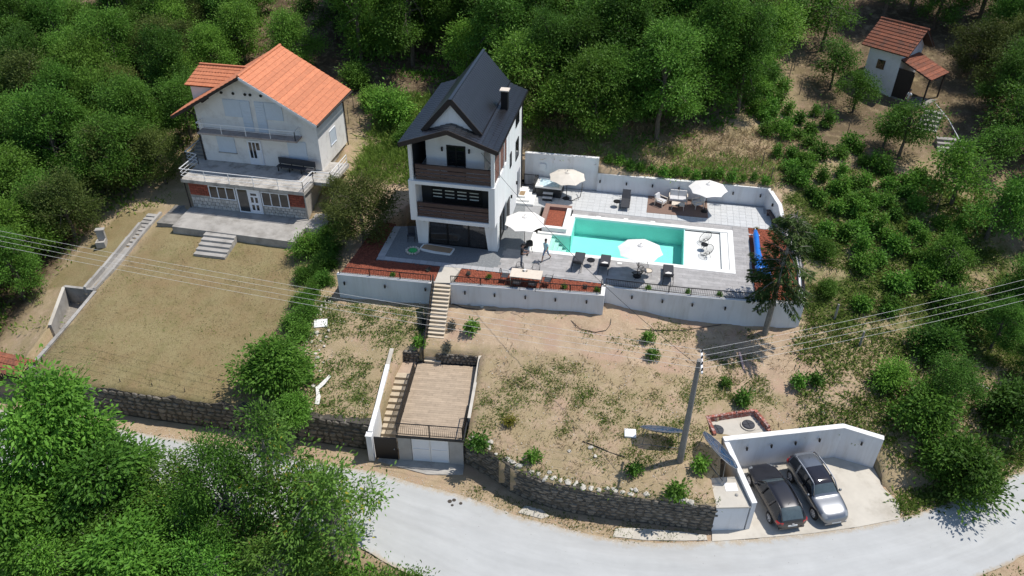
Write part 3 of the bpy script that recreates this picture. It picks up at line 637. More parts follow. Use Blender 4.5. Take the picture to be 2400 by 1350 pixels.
# ------------------------------------------------------------------ garage with roof deck, stairs
G = thing('garage', 'small grey roadside garage with white double doors and a planked roof deck', 'garage', (-12.05,29.07,-5.5), R(5.6))
MB().box(.0,.75,0,.22,0,2.0).build('wall', mat('garage_plaster', (.40,.385,.37), .9, var=.06, dirt=(.25,.23,.2), dscale=1, damt=.4), G)
w = MB(); w.box(2.95,3.75,0,.22,0,2.0); w.box(3.53,3.75,.22,6.2,0,2.0); w.box(0,.22,.22,6.2,0,2.0); w.box(.22,3.53,6.0,6.2,0,2.0); w.build('wall', MATS['garage_plaster'], G)
MB().box(.22,3.53,.1,6,-.05,.0).build('floor', M_concrete, G)
MB().box(.75,2.95,.03,.2,1.86,2.0).build('lintel', MATS['garage_plaster'], G)
MB().box(-.06,3.85,-.12,6.3,2.0,2.14).build('roof_slab', M_darkclad, G)
for a, b in ((.78,1.84),(1.86,2.92)):
    d = MB().box(a,b,.06,.1,.04,1.85).build('door', M_pvc, G)
    e = MB(); e.box(a,a+.06,.035,.06,.04,1.85); e.box(b-.06,b,.035,.06,.04,1.85); e.box(a+.06,b-.06,.035,.06,.04,.12); e.box(a+.06,b-.06,.035,.06,1.77,1.85); e.box(a+.06,b-.06,.035,.06,.98,1.04); e.build('frame', M_whitemetal, d)
pl = MB().box(-.595,.595,-.085,.085,0,.02).build('deck_plank', M_plankb, G); pl.location = (.55,.05,2.142); r0 = random.Random(4)
for j in range(35):
    y = .02+j*.178; x = -.04-((j*5)%4)*.3
    while x < 3.74:
        x0 = max(x, 0); x1 = min(x+1.2, 3.74)
        if x1-x0 > .1: inst(pl, 'deck_plank', G, ((x0+x1)/2, y, 2.142+r0.uniform(0,.002)), scale=((x1-x0-.006)/1.19,1,1))
        x += 1.2
def gl(x, y, z): c, s = math.cos(R(5.6)), math.sin(R(5.6)); return (-12.05+x*c-y*s, 29.07+x*s+y*c, -5.5+z)
railing('railing', 'black railing along the front edge of the garage deck', [gl(.02,-.05,2.17),gl(3.75,-.05,2.17)], h=.95)
railing('railing', 'black railing between the garage deck and its side steps', [gl(-.0,.1,2.17),gl(-.0,5.2,2.17)], h=.95, gap=.05, bw=.012)
railing('railing', 'short black railing at the right front corner of the garage deck', [gl(3.78,.05,2.17),gl(3.8,1.7,2.17)], h=.95)
# side steps, gate, white wall
S = thing('side_steps', 'narrow concrete steps climbing between the white wall and the garage deck', 'steps', gl(-.8,.4,0), R(5.6))
nS = 12
for i in range(nS): MB().box(-.62,.70,.35+i*.36,.75+i*.36+.02,max(0,i*.18-.3),.18*(i+1)).build('step', M_sand, S)
MB().box(-.62,.70,.35+nS*.36,5.85,1.6,2.15).build('landing', mat('landing_plank', (.40,.30,.22), .7, var=.12), S)
poly_wall('garden_wall', 'white wall sloping down beside the garage side steps', [gl(-1.58,.1,0)[:2],gl(-1.58,2,0)[:2],gl(-1.58,4.0,0)[:2],gl(-1.58,4.9,0)[:2]], [-3.35,-3.1,-2.65,-2.5], -5.7, .22, m=M_plaster)
poly_wall('garden_wall', 'weathered concrete wall end above the garage side steps', [gl(-1.58,4.9,0)[:2],gl(-1.6,6.25,0)[:2]], [-2.5,-2.35], -4.2, .2, m=M_concrete, mc=M_slab)
gp_ = thing('gate_pillar', 'slim grey pillar left of the black gate', 'pillar', gl(-1.62,-.05,0), R(5.6)); MB().box(-.16,.16,-.16,.16,0,2.0).build('shaft', M_wallgrey, gp_); MB().box(-.19,.19,-.19,.19,2.0,2.06).build('cap', M_cap, gp_)
gt = thing('gate', 'black sheet metal gate at the foot of the garage side steps', 'gate', gl(-1.4,.02,0), R(5.6))
MB().box(0,1.3,-.02,.02,.06,1.72).build('panel', M_black, gt); q = MB()
for a in (.0,1.26): q.box(a,a+.05,-.035,.035,.0,1.78)
q.box(.05,1.26,-.035,.035,1.72,1.78); q.build('frame', M_black, gt); MB().bar((1.15,-.04,.95),(1.15,-.09,.95),.03).build('handle', M_whitemetal, gt)
stone_wall('stone_wall', 'low dark stone wall at the back of the garage deck, left of the stairs', [gl(-1.5,6.32,0)[:2],gl(.02,6.32,0)[:2]], -3.35, -2.55, .26, .2, 5, .3)
stone_wall('stone_wall', 'low dark stone wall at the back of the garage deck, right of the stairs', [gl(1.15,6.32,0)[:2],gl(3.9,6.32,0)[:2]], -3.35, -2.62, .26, .2, 6, .3)
poly_wall('garden_wall', 'weathered concrete kerb wall along the right side of the garage deck', [gl(3.95,6.4,0)[:2],gl(3.93,4,0)[:2],gl(3.92,1.4,0)[:2]], [-2.55,-2.85,-3.05], -3.7, .14, m=M_concrete, mc=M_slab)
# main stairs
MS = thing('garden_stairs', 'long sandy concrete staircase from the garage deck up to the terrace', 'stairs', (-11.7,35.2,-3.34), R(3.5))
for i in range(20):
    y0 = .12+i*.198; xo = -.0; MB().box(-.52,.50,y0,y0+.23,max(-.2,i*.165-.25),.167*(i+1)-.02).build('step', M_sand, MS)
    MB().box(-.545,.525,y0-.03,y0+.2,.167*(i+1)-.02,.167*(i+1)+.012).build('tread', mat('stair_tread', (.60,.51,.39), .9, var=.08, dirt=(.35,.28,.2), dscale=3, damt=.4), MS)
railing('railing', 'black handrail fence down the left side of the garden stairs', [(-12.30,35.25,-3.2),(-12.53,39.1,-.1)], h=.9, gap=.045, bw=.013)
# ------------------------------------------------------------------ parking bay
tag(MB().prism([(5.75,26.9),(8,27.55),(10.9,28.43),(13.5,29.38),(15.8,30.38),(15.95,31.5),(15.3,32.4),(15.05,33.95),(12.9,34.4),(6.2,32.1),(7.6,28.2),(5.75,27.6)], -5.8, -5.466).build('parking_slab', M_slab), kind='structure')
poly_wall('parking_wall', 'tall pale grey wall behind the two parked cars', [(15.0,33.98),(12.87,34.42),(6.1,32.1)], [-3.12,-3.02,-3.08], -5.7, .3)
poly_wall('parking_wall', 'narrow white-topped wall between the dark car and the utility box', [(6.28,32.0),(7.6,28.05)], [-3.18,-3.32], -5.6, .24)
lamps([(7.47,32.38,-3.77),(8.85,32.85,-3.76),(10.21,33.33,-3.74),(11.57,33.80,-3.70)], .31, 'on the wall behind the parked cars', -.05)
lamps([(13.96,34.02,-3.72)], -.21, 'on the end panel of the parking wall', -.05)
ub = thing('utility_box', 'square concrete utility box with pale flat top beside the parking bay', 'utility box', (6.6,28.5,-5.5))
MB().prism([(5.72,27.6),(7.4,27.98),(6.85,29.85),(5.4,29.5)], -5.7, -3.66).build('body', M_wallgrey, ub, world=True)
MB().prism([(5.68,27.56),(7.44,27.95),(6.83,29.9),(5.36,29.5)], -3.66, -3.57).build('top_slab', M_slab, ub, world=True)
MB().lathe([(.09,0),(.09,.05),(.05,.09),(.01,.1)], 10, (6.75,28.6,-3.57)).build('vent_cap', M_concrete, ub, world=True)
MB().prism([(6.2,28.75),(6.85,28.9),(6.75,29.45),(6.1,29.3)], -3.57, -3.555).build('hatch', M_cap, ub, world=True)

tag(MB().prism([(-13.3,28.75),(-12.3,28.6),(-10.2,28.35),(-9.1,28.55),(-8.2,28.75),(-8.3,29.55),(-11.9,29.15),(-13.3,29.35)], -5.8, -5.475).build('garage_apron', M_concrete), kind='structure')
tag(MB().prism([(.6,26.2),(2.2,26.3),(4.2,26.65),(5.5,26.95),(5.45,27.25),(3.9,27.2),(1.6,26.95),(.7,26.75)], -5.8, -5.48).build('verge_slab', M_slab), kind='structure')
tag(MB().prism([(-4.6,26.75),(-3.3,26.6),(-2.9,26.85),(-3.4,27.2),(-4.3,27.3)], -5.8, -5.482).build('verge_slab', M_slab), kind='structure')
# ------------------------------------------------------------------ buildings
def roof_courses(parent, E0, E1, R0, R1, n, m, wave=.3, amp=.022, lip=.045, name='tile_course', flat=False):
    """one mesh per course of tiles, each tile a ridge in the strip, the lower edge proud of the course below"""
    E0, E1, R0, R1 = map(Vector, (E0, E1, R0, R1)); nrm = (E1-E0).cross(R0-E0).normalized()
    if nrm.z < 0: nrm = -nrm
    for i in range(n):
        a0 = E0.lerp(R0, i/n); a1 = E1.lerp(R1, i/n); b0 = E0.lerp(R0, min(1,(i+1.06)/n)); b1 = E1.lerp(R1, min(1,(i+1.06)/n))
        L = (a1-a0).length; k = max(2, int(round(L/wave))*(4 if not flat else 2)); vs = []; fs = []
        prof = [0,.75,1,.75] if not flat else [0,1]
        for j in range(k+1):
            h = prof[j % len(prof)]*amp; p = a0.lerp(a1, j/k); q = b0.lerp(b1, j/k)
            vs += [p-nrm*.02, p+nrm*(lip+h), q+nrm*(.006+h)]
        for j in range(k):
            fs += [(3*j, 3*j+3, 3*j+4, 3*j+1), (3*j+1, 3*j+4, 3*j+5, 3*j+2)]
        MB().add(vs, fs).build(name, m, parent, world=True)
def slab_quad(mb, a, b, c, d, th):
    a, b, c, d = map(Vector, (a, b, c, d)); n = (b-a).cross(d-a).normalized()
    if n.z < 0: n = -n
    lo = [v-n*th for v in (a,b,c,d)]
    return mb.add([a,b,c,d]+lo, [(0,1,2,3),(7,6,5,4),(0,4,5,1),(1,5,6,2),(2,6,7,3),(3,7,4,0)])
def window(parent, x0, x1, z0, z1, y, n=1, m=None, g=None, fr=.07, dep=.06, axis='x', name='window', sgn=-1):
    """frame with panes; axis x: lies in a wall along x at y; axis y: wall along y at x=y"""
    m = m or M_pvc; g = g or M_glass; f = MB()
    def bxx(mb, a, b, c, d, o0, o1):
        lo, hi = sorted((y+sgn*o0, y+sgn*o1))
        return mb.box(a,b,lo,hi,c,d) if axis == 'x' else mb.box(lo,hi,a,b,c,d)
    bxx(f, x0, x0+fr, z0, z1, 0, dep); bxx(f, x1-fr, x1, z0, z1, 0, dep); bxx(f, x0+fr, x1-fr, z0, z0+fr, 0, dep); bxx(f, x0+fr, x1-fr, z1-fr, z1, 0, dep)
    o = f.build(name, m, parent, world=True); w_ = (x1-x0-fr)/n
    for i in range(n):
        a = x0+fr+i*w_; b = a+w_-fr
        if i < n-1: bxx(MB(), b, b+fr, z0+fr, z1-fr, 0, dep*.96).build('mullion', m, o, world=True)
        bxx(MB(), a, b, z0+fr, z1-fr, -.03, dep*.4).build('pane', g, o, world=True)
    return o
# ---- the white villa
V = thing('white_villa', 'narrow three-storey white villa with black steep-gabled roof and brown balconies', 'house', (-12.1,47.5,0))
X0, X1, XC = -15.0, -9.25, -12.1
MB().box(X0,X1,46.7,52.5,-.6,5.4).build('wall', M_plaster, V, world=True)
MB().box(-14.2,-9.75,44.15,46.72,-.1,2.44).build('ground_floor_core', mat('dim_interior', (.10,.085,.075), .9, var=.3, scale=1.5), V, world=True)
# legs of the ground floor
MB().add([(-14.93,43.78,-.05),(-14.25,43.78,-.05),(-14.25,46.7,-.05),(-14.93,46.7,-.05),(-14.98,43.6,2.45),(-14.0,43.6,2.45),(-14.0,46.7,2.45),(-14.98,46.7,2.45)], [(3,2,1,0),(4,5,6,7),(0,1,5,4),(1,2,6,5),(2,3,7,6),(3,0,4,7)]).build('leg', M_plaster, V, world=True)
MB().add([(-9.95,43.78,-.05),(-9.28,43.78,-.05),(-9.28,44.35,-.05),(-9.95,44.35,-.05),(-10.2,43.6,2.45),(-9.26,43.6,2.45),(-9.26,44.35,2.45),(-10.2,44.35,2.45)], [(3,2,1,0),(4,5,6,7),(0,1,5,4),(1,2,6,5),(2,3,7,6),(3,0,4,7)]).build('leg', M_plaster, V, world=True)
gw = MB(); gw.box(-14.25,-9.95,43.9,44.0,0,.08); gw.box(-14.1,-10.1,43.9,44.0,2.36,2.44)
for x in (-14.12,-12.83,-11.33,-10.1): gw.box(x-.05,x+.05,43.88,44.02,.08,2.36)
fo = gw.build('window_frame', M_black, V, world=True)
M_glassr = mat('reflective_glass', (.035,.033,.032), .05, var=.3, scale=.9, spec=1.)
for a, b in ((-14.2,-12.88),(-12.78,-11.38),(-11.28,-9.95)): MB().box(a,b,43.94,43.96,.08,2.36).build('pane', M_glassr, fo, world=True)
sg = MB()
for y in (44.4,45.5,46.6): sg.box(-9.48,-9.38,y-.05,y+.05,0,2.44)
sg.box(-9.48,-9.38,44.45,46.55,0,.07); so = sg.build('window_frame', M_black, V, world=True)
for a, b in ((44.45,45.45),(45.55,46.55)): MB().box(-9.45,-9.42,a,b,.07,2.44).build('pane', M_glass2, so, world=True)
MB().box(-9.27,-9.2,46.75,47.7,.05,2.2).build('door', M_black, V, world=True)
# middle box with recessed loggia
b = MB(); b.box(X0,X1,42.8,46.7,2.45,2.72); b.box(X0,X1,42.8,46.7,5.17,5.4); b.box(X0,-14.55,42.8,46.7,2.72,5.17); b.box(-9.66,X1,42.8,46.7,2.72,5.17)
b.build('loggia_box', M_plaster, V, world=True)
MB().box(-14.55,-9.66,44.15,44.3,2.72,5.17).build('loggia_back', M_darkclad, V, world=True)
lv = MB().box(-13.85,-10.4,44.1,44.15,2.8,4.45).build('louvred_door', M_black, V, world=True)
M_louv = mat('louvre_light', (.55,.57,.50), .6, var=.3, scale=3)
for i in range(4):
    xa = -13.75+i*.84
    for j in range(3): MB().box(xa,xa+.62,44.07,44.1,3.65+j*.25,3.72+j*.25).build('louvre', M_louv, lv, world=True)
def board_rail(x0, x1, y, z0, z1, n=4, label=None):
    h = (z1-z0)/n


    for i in range(n):
        MB().box(x0,x1,y-.03,y,z0+i*h+.02,z0+(i+1)*h-.035 if i < n-1 else z1).build('balcony_board', M_brown, V, world=True)
    for x in (x0+.05,x0+(x1-x0)*.33,x0+(x1-x0)*.66,x1-.05): MB().box(x-.03,x+.03,y,y+.05,z0,z1-.02).build('balcony_post', M_black, V, world=True)
    MB().box(x0,x1,y-.06,y+.08,z1,z1+.05).build('balcony_rail', M_brown, V, world=True)
board_rail(-14.52,-9.69,42.92,2.74,3.75)
board_rail(-14.5,-9.52,42.98,5.46,6.5)
# top floor: balcony posts, recessed front, side slats
for x in (-14.78,-9.40): MB().box(x-.11,x+.11,42.9,43.12,5.4,8.15).build('post', M_plaster, V, world=True)
tf = MB(); tf.prism([(X0+.9,44.2),(X1-.98,44.2),(X1-.98,46.7),(X0+.9,46.7)], 5.4, 8.2); tf.build('wall', M_plaster, V, world=True)
mb = MB(); mb.add([(-14.1,44.2,8.2),(-10.23,44.2,8.2),(-10.23,46.7,8.2),(-14.1,46.7,8.2),(-12.1,44.2,8.9),(-12.1,46.7,8.9)], [(0,1,4),(2,3,5),(1,2,5,4),(3,0,4,5)]); mb.build('gable_infill', M_plaster, V, world=True)
MB().box(X0,X1,46.7,52.5,5.4,8.15).build('wall', M_plaster, V, world=True)
MB().box(X0+.05,X0+.2,43.2,46.7,5.4,8.1).build('side_screen', M_darkclad, V, world=True)
d = MB().box(-12.71,-11.45,44.15,44.2,5.45,7.48).build('balcony_door', M_black, V, world=True)
for a, b_ in ((-12.62,-12.12),(-12.04,-11.54)): MB().box(a,b_,44.13,44.15,5.55,7.38).build('pane', M_glass, d, world=True)
for x in (-13.0,-11.2): MB().box(x-.05,x+.05,44.08,44.2,7.05,7.32).build('lamp', M_black, V, world=True)
for x in (-14.35,-9.85): MB().box(x-.05,x+.05,43.58,43.72,1.95,2.22).build('lamp', M_black, V, world=True)
MB().box(-9.25,-9.13,48.2,48.3,1.78,2.02).build('lamp', M_black, V, world=True); MB().box(-9.25,-9.13,50.3,50.4,1.8,2.05).build('lamp', M_black, V, world=True)
M_slat = mat('red_brown_slat', (.16,.075,.055), .6, var=.15)
for i in range(9): MB().box(-9.33,-9.27,43.15,47.55,5.62+i*.25,5.62+i*.25+.19).build('screen_slat', M_slat, V, world=True)
for y in (44.4,45.8,47.5): MB().box(-9.36,-9.22,y-.05,y+.05,5.42,8.1).build('screen_post', M_plaster, V, world=True)
for a, b_, z0, z1 in ((49.9,51.15,6.45,7.5),(49.95,51.05,3.85,5.35),(47.8,48.35,4.35,5.42)): window(V, a, b_, z0, z1, -9.25, 1, M_black, M_glass, .05, .05, 'y', sgn=1)
MB().box(-9.26,-9.19,50.75,51.65,.5,2.6).build('door', mat('grey_door', (.25,.26,.28), .5), V, world=True)
MB().box(-9.28,-9.16,52.3,52.42,0,8.1).build('downpipe', M_black, V, world=True)
MB().box(X0-.35,X0,46.5,52,-.3,5.3).build('annex_wall', M_plaster, V, world=True); MB().box(X0-.42,X0,46.4,52,5.3,5.42).build('annex_cap', M_black, V, world=True)
# roof
ze, zc, yF, yB = 8.18, 9.30, 42.3, 52.75
rf = MB()
slab_quad(rf, (-15.25,yF,ze),(-15.25,yB,ze),(XC,yB,zc),(XC,yF,zc), .16); slab_quad(rf, (-8.97,yF,ze),(-8.97,yB,ze),(XC,yB,zc),(XC,yF,zc), .16)
RF = rf.build('roof', M_fascia, V, world=True)
roof_courses(RF, (-15.28,yF,ze),(-15.28,yB,ze),(XC,yF,zc),(XC,yB,zc), 9, M_blackroof, .32, .02, .06, flat=True)
roof_courses(RF, (-8.94,yF,ze),(-8.94,yB,ze),(XC,yF,zc),(XC,yB,zc), 9, M_blackroof, .32, .02, .06, flat=True)
# steep central gable
yG, zr, hx, zl = 43.35, 10.85, 1.86, 8.72
g = MB(); slab_quad(g, (XC-hx,yG,zl),(XC-hx,yB,zl),(XC,yB,zr),(XC,yG,zr), .12); slab_quad(g, (XC+hx,yG,zl),(XC+hx,yB,zl),(XC,yB,zr),(XC,yG,zr), .12); g.build('gable_roof', M_fascia, RF, world=True)
for s in (-1, 1): roof_courses(RF, (XC+s*hx,yG,zl),(XC+s*hx,yB,zl),(XC,yG,zr),(XC,yB,zr), 9, M_blackroof, .32, .02, .06, flat=True)
MB().add([(XC-1.55,yG+.18,8.85),(XC+1.55,yG+.18,8.85),(XC,yG+.18,10.6),(XC-1.55,yG+.3,8.85),(XC+1.55,yG+.3,8.85),(XC,yG+.3,10.6)], [(0,1,2),(5,4,3),(0,2,5,3),(2,1,4,5)]).build('gable_wall', M_plaster, RF, world=True)
for s_ in (-1, 1): MB().bar((XC+s_*(hx+.03),yG-.02,zl+.03),(XC+s_*(hx+.03),yB,zl+.03),.1,.09).build('seam_shade_strip', M_black, RF, world=True)  # added dark strips that paint a shaded seam between wings and gable
bb = MB(); bb.bar((XC-hx,yG,zl-.05),(XC,yG,zr-.05),.06,.34); bb.bar((XC+hx,yG,zl-.05),(XC,yG,zr-.05),.0601,.34); bb.build('barge_board', M_fascia, RF, world=True)
MB().bar((XC,yG-.05,zr+.05),(XC,yB+.03,zr+.05),.2,.06).build('ridge_cap', M_blackroof, RF, world=True)
fb = MB(); fb.bar((-15.27,yF-.02,ze-.07),(XC,yF-.02,zc-.07),.05,.3); fb.bar((-8.95,yF-.021,ze-.07),(XC,yF-.021,zc-.07),.05,.3); fb.build('barge_board', M_fascia, RF, world=True)
for x in (-15.28,-8.93): MB().box(x-.05,x+.05,yF,yB,ze-.16,ze-.03).build('gutter', M_black, RF, world=True)
ch = MB().box(-9.95,-9.5,48.2,48.65,8.1,9.75).build('chimney', M_black, RF, world=True); MB().box(-10.03,-9.42,48.12,48.73,9.75,9.83).build('chimney_cap', M_palewood, ch, world=True)
# entry steps with mat
es = thing('entry_steps', 'white entry steps with doormat at the villa side door', 'steps', (-8.7,51.4,0))
for i, (a, y0) in enumerate(((-7.95,50.45),(-8.3,50.7),(-8.65,50.95))): MB().box(-9.25,a,y0,52.5,.0 if i == 0 else .17*i,.17*(i+1)).build('step', M_slab if False else M_coping, es, world=True)
tag(MB().box(-9.15,-8.75,51.1,51.75,.512,.525).build('doormat', mat('coir_mat', (.30,.21,.12), .95, var=.2)), 'brown doormat on top of the white entry steps', 'doormat')
# ---- the old house with the orange roof
O = thing('orange_roof_house', 'old white house with orange tiled roof, balconies and a brick basement front', 'house', (-29.4,50,-1.1))
BX0, BX1, BY = -34.2, -24.65, 47.0
MB().box(BX0+.06,BX1-.0,BY+.05,55.6,-2.2,1.14).build('basement_wall', M_concrete, O, world=True)
# stone plinth, brick panels
def brick_panel(x0, x1, z0, z1, y, nx, nz, m, nm, jit=0., gap=.02):
    w_ = (x1-x0)/nx; h_ = (z1-z0)/nz; me = None
    for j in range(nz):
        for i in range(nx+(j % 2)):
            a = x0+(i-.5*(j % 2))*w_; c = a+w_; a = max(a, x0); c = min(c, x1)
            if c-a < .04: continue
            if me is None: me = MB().box(-.5,.5,-.5,.5,-.5,.5).build(nm, m, O).data; o = [q for q in O.children if q.data is me][0]
            else: o = inst(me, nm, O)
            l = XF[O][0]; o.location = ((a+c)/2-l.x, y-l.y+rng.uniform(-.008,.008), z0+(j+.5)*h_-l.z); o.scale = (c-a-gap-rng.uniform(0,jit), .06, h_-gap-rng.uniform(0,jit*.5))
brick_panel(-34.1,-32.5,.0,1.0,BY+.04,4,5,M_hbrick,'brick')
brick_panel(-27.2,-24.75,-.15,1.0,BY+.04,6,6,M_hbrick,'brick')
for xa, xb in ((-34.1,-30.25),(-28.1,-24.72)): brick_panel(xa,xb,-1.1,-.18 if xa < -30 else -.36,BY+.03,11 if xa < -30 else 10,3,M_stonew,'plinth_stone',.03,.03)
window(O, -32.45,-30.3,-.12,.98,BY+.03,3,dep=.07); window(O, -28.05,-27.2+.0,-.3,.9,BY+.03,1,dep=.07) if False else window(O, -28.15,-25.95-.0,-.3,.92,BY-.0,3,dep=.07)
dr = MB().box(-30.2,-28.25,BY-.03,BY+.04,-1.08,1.02).build('door', M_pvc, O, world=True)
MB().box(-30.08,-29.3,BY-.05,BY-.03,-.95,.9).build('pane', M_glass2, dr, world=True)
MB().box(-29.2,-28.35,BY-.06,BY-.03,-1.05,.98).build('door_leaf', M_pvc, dr, world=True)
for xa in (-29.05,-28.7):
    for za in (-.75,-.1): MB().box(xa,xa+.2,BY-.075,BY-.06,za,za+.45).build('pane', M_glass, dr, world=True)
MB().prism([(-29.02,BY-.075),(-28.55,BY-.075),(-28.55,BY-.06),(-29.02,BY-.06)], .5, .68).build('fan_pane', M_glass2, dr, world=True)
# slab terrace
M_slabdirty = mat('mossy_slab', (.40,.375,.34), .95, var=.16, scale=1.5, bump=.2, dirt=(.10,.09,.075), dscale=1.2, damt=.85)
MB().prism([(-34.45,46.75),(-24.45,46.6),(-24.4,48.35),(-22.95,48.35),(-22.9,51.8),(-24.5,51.8),(-24.6,50.25),(-34.3,50.25),(-34.6,52),(-35.6,52),(-35.6,49.5),(-34.45,49.4)], 1.14, 1.4).build('terrace_slab', M_slabdirty, O, world=True)
MB().box(-23.2,-22.95,48.4,48.65,-.9,1.14).build('pillar', M_concrete, O, world=True)
MB().box(-33.2-.95,-24.45,50.2,55.6,1.4,5.5).build('wall', M_oldplaster, O, world=True)
zt, zE, xr = 8.85, 5.55, -29.45
mb = MB(); mb.add([(-34.15,50.2,5.5),(-24.45,50.2,5.5),(xr,50.2,8.5),(-34.15,55.6,5.5),(-24.45,55.6,5.5),(xr,55.6,8.5),(-34.15,50.2,6.0),(-24.45,50.2,5.75),(-34.15,55.6,6.0),(-24.45,55.6,5.75)], [(0,1,7,2,6),(3,8,5,9,4),(6,2,5,8),(2,7,9,5)]); mb.build('gable_wall', M_oldplaster, O, world=True)
# upper balcony
MB().box(-33.75,-25.7,49.2,50.2,4.05,4.2).build('balcony_slab', mat('balcony_concrete', (.36,.31,.28), .95, var=.15, dirt=(.18,.13,.11), dscale=2, damt=.7), O, world=True)
def white_rail(pts, h, n, rails=(1.,.55)):
    P = [Vector(p) for p in pts]
    for fr in rails:
        for a, b in zip(P[:-1], P[1:]): MB().bar(a+Vector((0,0,h*fr)), b+Vector((0,0,h*fr)), .045 if fr == 1 else .025).build('rail', M_whitemetal, O, world=True)
    for a, b in zip(P[:-1], P[1:]):
        k = max(1, round((b-a).length/n))
        for i in range(k+1): q = a.lerp(b, i/k); MB().bar(q, q+Vector((0,0,h)), .04).build('rail_post', M_whitemetal, O, world=True)
white_rail([(-33.7,50.1,4.2),(-33.7,49.25,4.2),(-25.8,49.25,4.2),(-25.8,50.1,4.2)], .75, 2.2)
white_rail([(-35.5,51.9,1.4),(-35.5,49.6,1.4),(-34.35,49.3,1.4),(-34.38,46.82,1.4),(-24.5,46.68,1.4),(-24.45,48.4,1.4),(-23.0,48.4,1.4),(-22.98,51.6,1.4)], .85, 1.95, (1.,.68,.36))
# shuttered openings on the gable: two T-shaped door-and-window units
for s in (-1, 1):
    xm = -29.3
    a = xm+s*.2; b = xm+s*.95; c = xm+s*2.35
    sh = MB().box(min(a,b),max(a,b),50.14,50.2,4.22,6.65).build('shutter', M_shutter, O, world=True)
    MB().box(min(b,c)+(.02 if s > 0 else 0),max(b,c)-(.02 if s < 0 else 0),50.145,50.2,5.3,6.65).build('shutter', M_shutter, O, world=True)
    for i in range(12): MB().box(min(a,b)+.04,max(a,b)-.04,50.128,50.14,4.3+i*.195,4.3+i*.195+.15).build('slat', M_shutter, sh, world=True)
for x0, x1, z0, z1 in ((-32.85,-31.4,2.25,3.75),(-27.0,-25.5,1.95,3.7)): MB().box(x0,x1,50.14,50.2,z0,z1).build('shutter', M_shutter, O, world=True); MB().box(x0-.05,x1+.05,50.08,50.2,z0-.06,z0).build('sill', M_concrete, O, world=True)
d = MB().box(-30.35,-29.2,50.12,50.2,1.42,3.45).build('door', M_pvc, O, world=True)
for xa in (-30.2,-29.9): MB().box(xa,xa+.2,50.1,50.12,2.0,3.3).build('pane', M_glass, d, world=True)
MB().box(-29.6,-29.35,50.1,50.12,2.7,3.3).build('pane', M_glass, d, world=True); MB().box(-29.55,-29.3,50.1,50.12,1.55,2.5).build('door_panel', M_whitemetal, d, world=True)
M_hole = mat('vent_hole', (.02,.018,.016), .9)
for x in (-31.6,-30.65,-29.7,-29.3,-28.45): MB().lathe([(.11,0),(.11,.05)], 8).xform(Matrix.Translation((x,50.18,7.15)) @ Matrix.Rotation(R(90), 4, 'X')).build('vent', M_hole, O, world=True)
MB().lathe([(.13,0),(.13,.08)], 8).xform(Matrix.Translation((-29.9,50.18,3.72)) @ Matrix.Rotation(R(90), 4, 'X')).build('lamp', M_hole, O, world=True)
window(O, 52.3,53.5,2.5,3.75,-24.45,1,M_pvc,M_shutter,.06,.05,'y',sgn=1)
pp = MB(); pp.tube([(-24.38,55.5,5.4),(-24.38,55.5,.3)], .05); pp.build('downpipe', M_fascia, O, world=True); MB().tube([(-34.5,49.4,5.9),(-34.24,50.15,5.2),(-34.24,50.15,1.4)], .06).build('downpipe', M_fascia, O, world=True); MB().tube([(-24.6,46.9,1.14),(-24.58,46.9,-1.1)], .05).build('downpipe', M_concrete, O, world=True)
MB().tube([(-34.28,46.85,1.1),(-34.28,46.9,-1.1)], .05).build('downpipe', M_fascia, O, world=True)
# roof
yF, yB = 49.25, 56.35; eL, eR = -35.6, -23.95; zL = zt-(xr-eL)*.575; zR = zt-(eR-xr)*.59
rf = MB(); slab_quad(rf, (eL,yF,zL),(eL,yB,zL),(xr,yB,zt),(xr,yF,zt), .14); slab_quad(rf, (eR,yF,zR),(eR,yB,zR),(xr,yB,zt),(xr,yF,zt), .14)
RO = rf.build('roof', M_fascia, O, world=True)
roof_courses(RO, (eR+.03,yF-.03,zR),(eR+.03,yB,zR),(xr,yF-.03,zt),(xr,yB,zt), 16, M_orange, .24)
roof_courses(RO, (eL-.03,yF-.03,zL),(eL-.03,yB,zL),(xr,yF-.03,zt),(xr,yB,zt), 16, M_orange, .24)
for i in range(18): y = yF+i*.395; MB().tube([(xr,y,zt+.01),(xr,y+.42,zt+.03)], [.12,.10], 8).build('ridge_tile', M_orange, RO, world=True)
fb = MB(); fb.bar((eR,yF-.03,zR-.1),(xr,yF-.03,zt-.1),.05,.2); fb.build('barge_board', M_whitemetal, RO, world=True); MB().bar((eL,yF-.03,zL-.1),(xr,yF-.03,zt-.1),.05,.2).build('barge_board', M_fascia, RO, world=True)
for (xa, za) in ((-32.8,6.75),(-26.1,6.75)): MB().box(xa-.06,xa+.06,49.3,50.3,za-.16,za).build('purlin', M_fascia, RO, world=True)
for x, z in ((eR+.08,zR-.1),(eL-.08,zL-.1)): MB().tube([(x,yF,z),(x,yB,z)], .07).build('gutter', M_fascia, RO, world=True)
# cross gable on the left slope
dm = MB(); slab_quad(dm, (-35.7,51.95,6.75),(-32.2,51.95,6.75),(-31.0,53.5,7.9),(-34.95,53.5,7.9), .12); slab_quad(dm, (-35.7,55.05,6.75),(-32.2,55.05,6.75),(-31.0,53.5,7.9),(-34.95,53.5,7.9), .12)
DM = dm.build('dormer_roof', M_fascia, RO, world=True)
for sy in (51.93, 55.07): roof_courses(RO, (-35.7,sy,6.77),(-32.6,sy,6.77),(-35.0,53.5,7.92),(-31.2,53.5,7.92), 6, M_orange, .24)
MB().bar((-35.0,53.5,7.97),(-31.0,53.5,7.97),.2,.08).build('ridge_tile', M_orange, RO, world=True)
MB().prism([(-35.4,52.2),(-33,52.2),(-33,54.8),(-35.4,54.8)], 4.2, 6.75).build('dormer_wall', M_oldplaster, O, world=True)
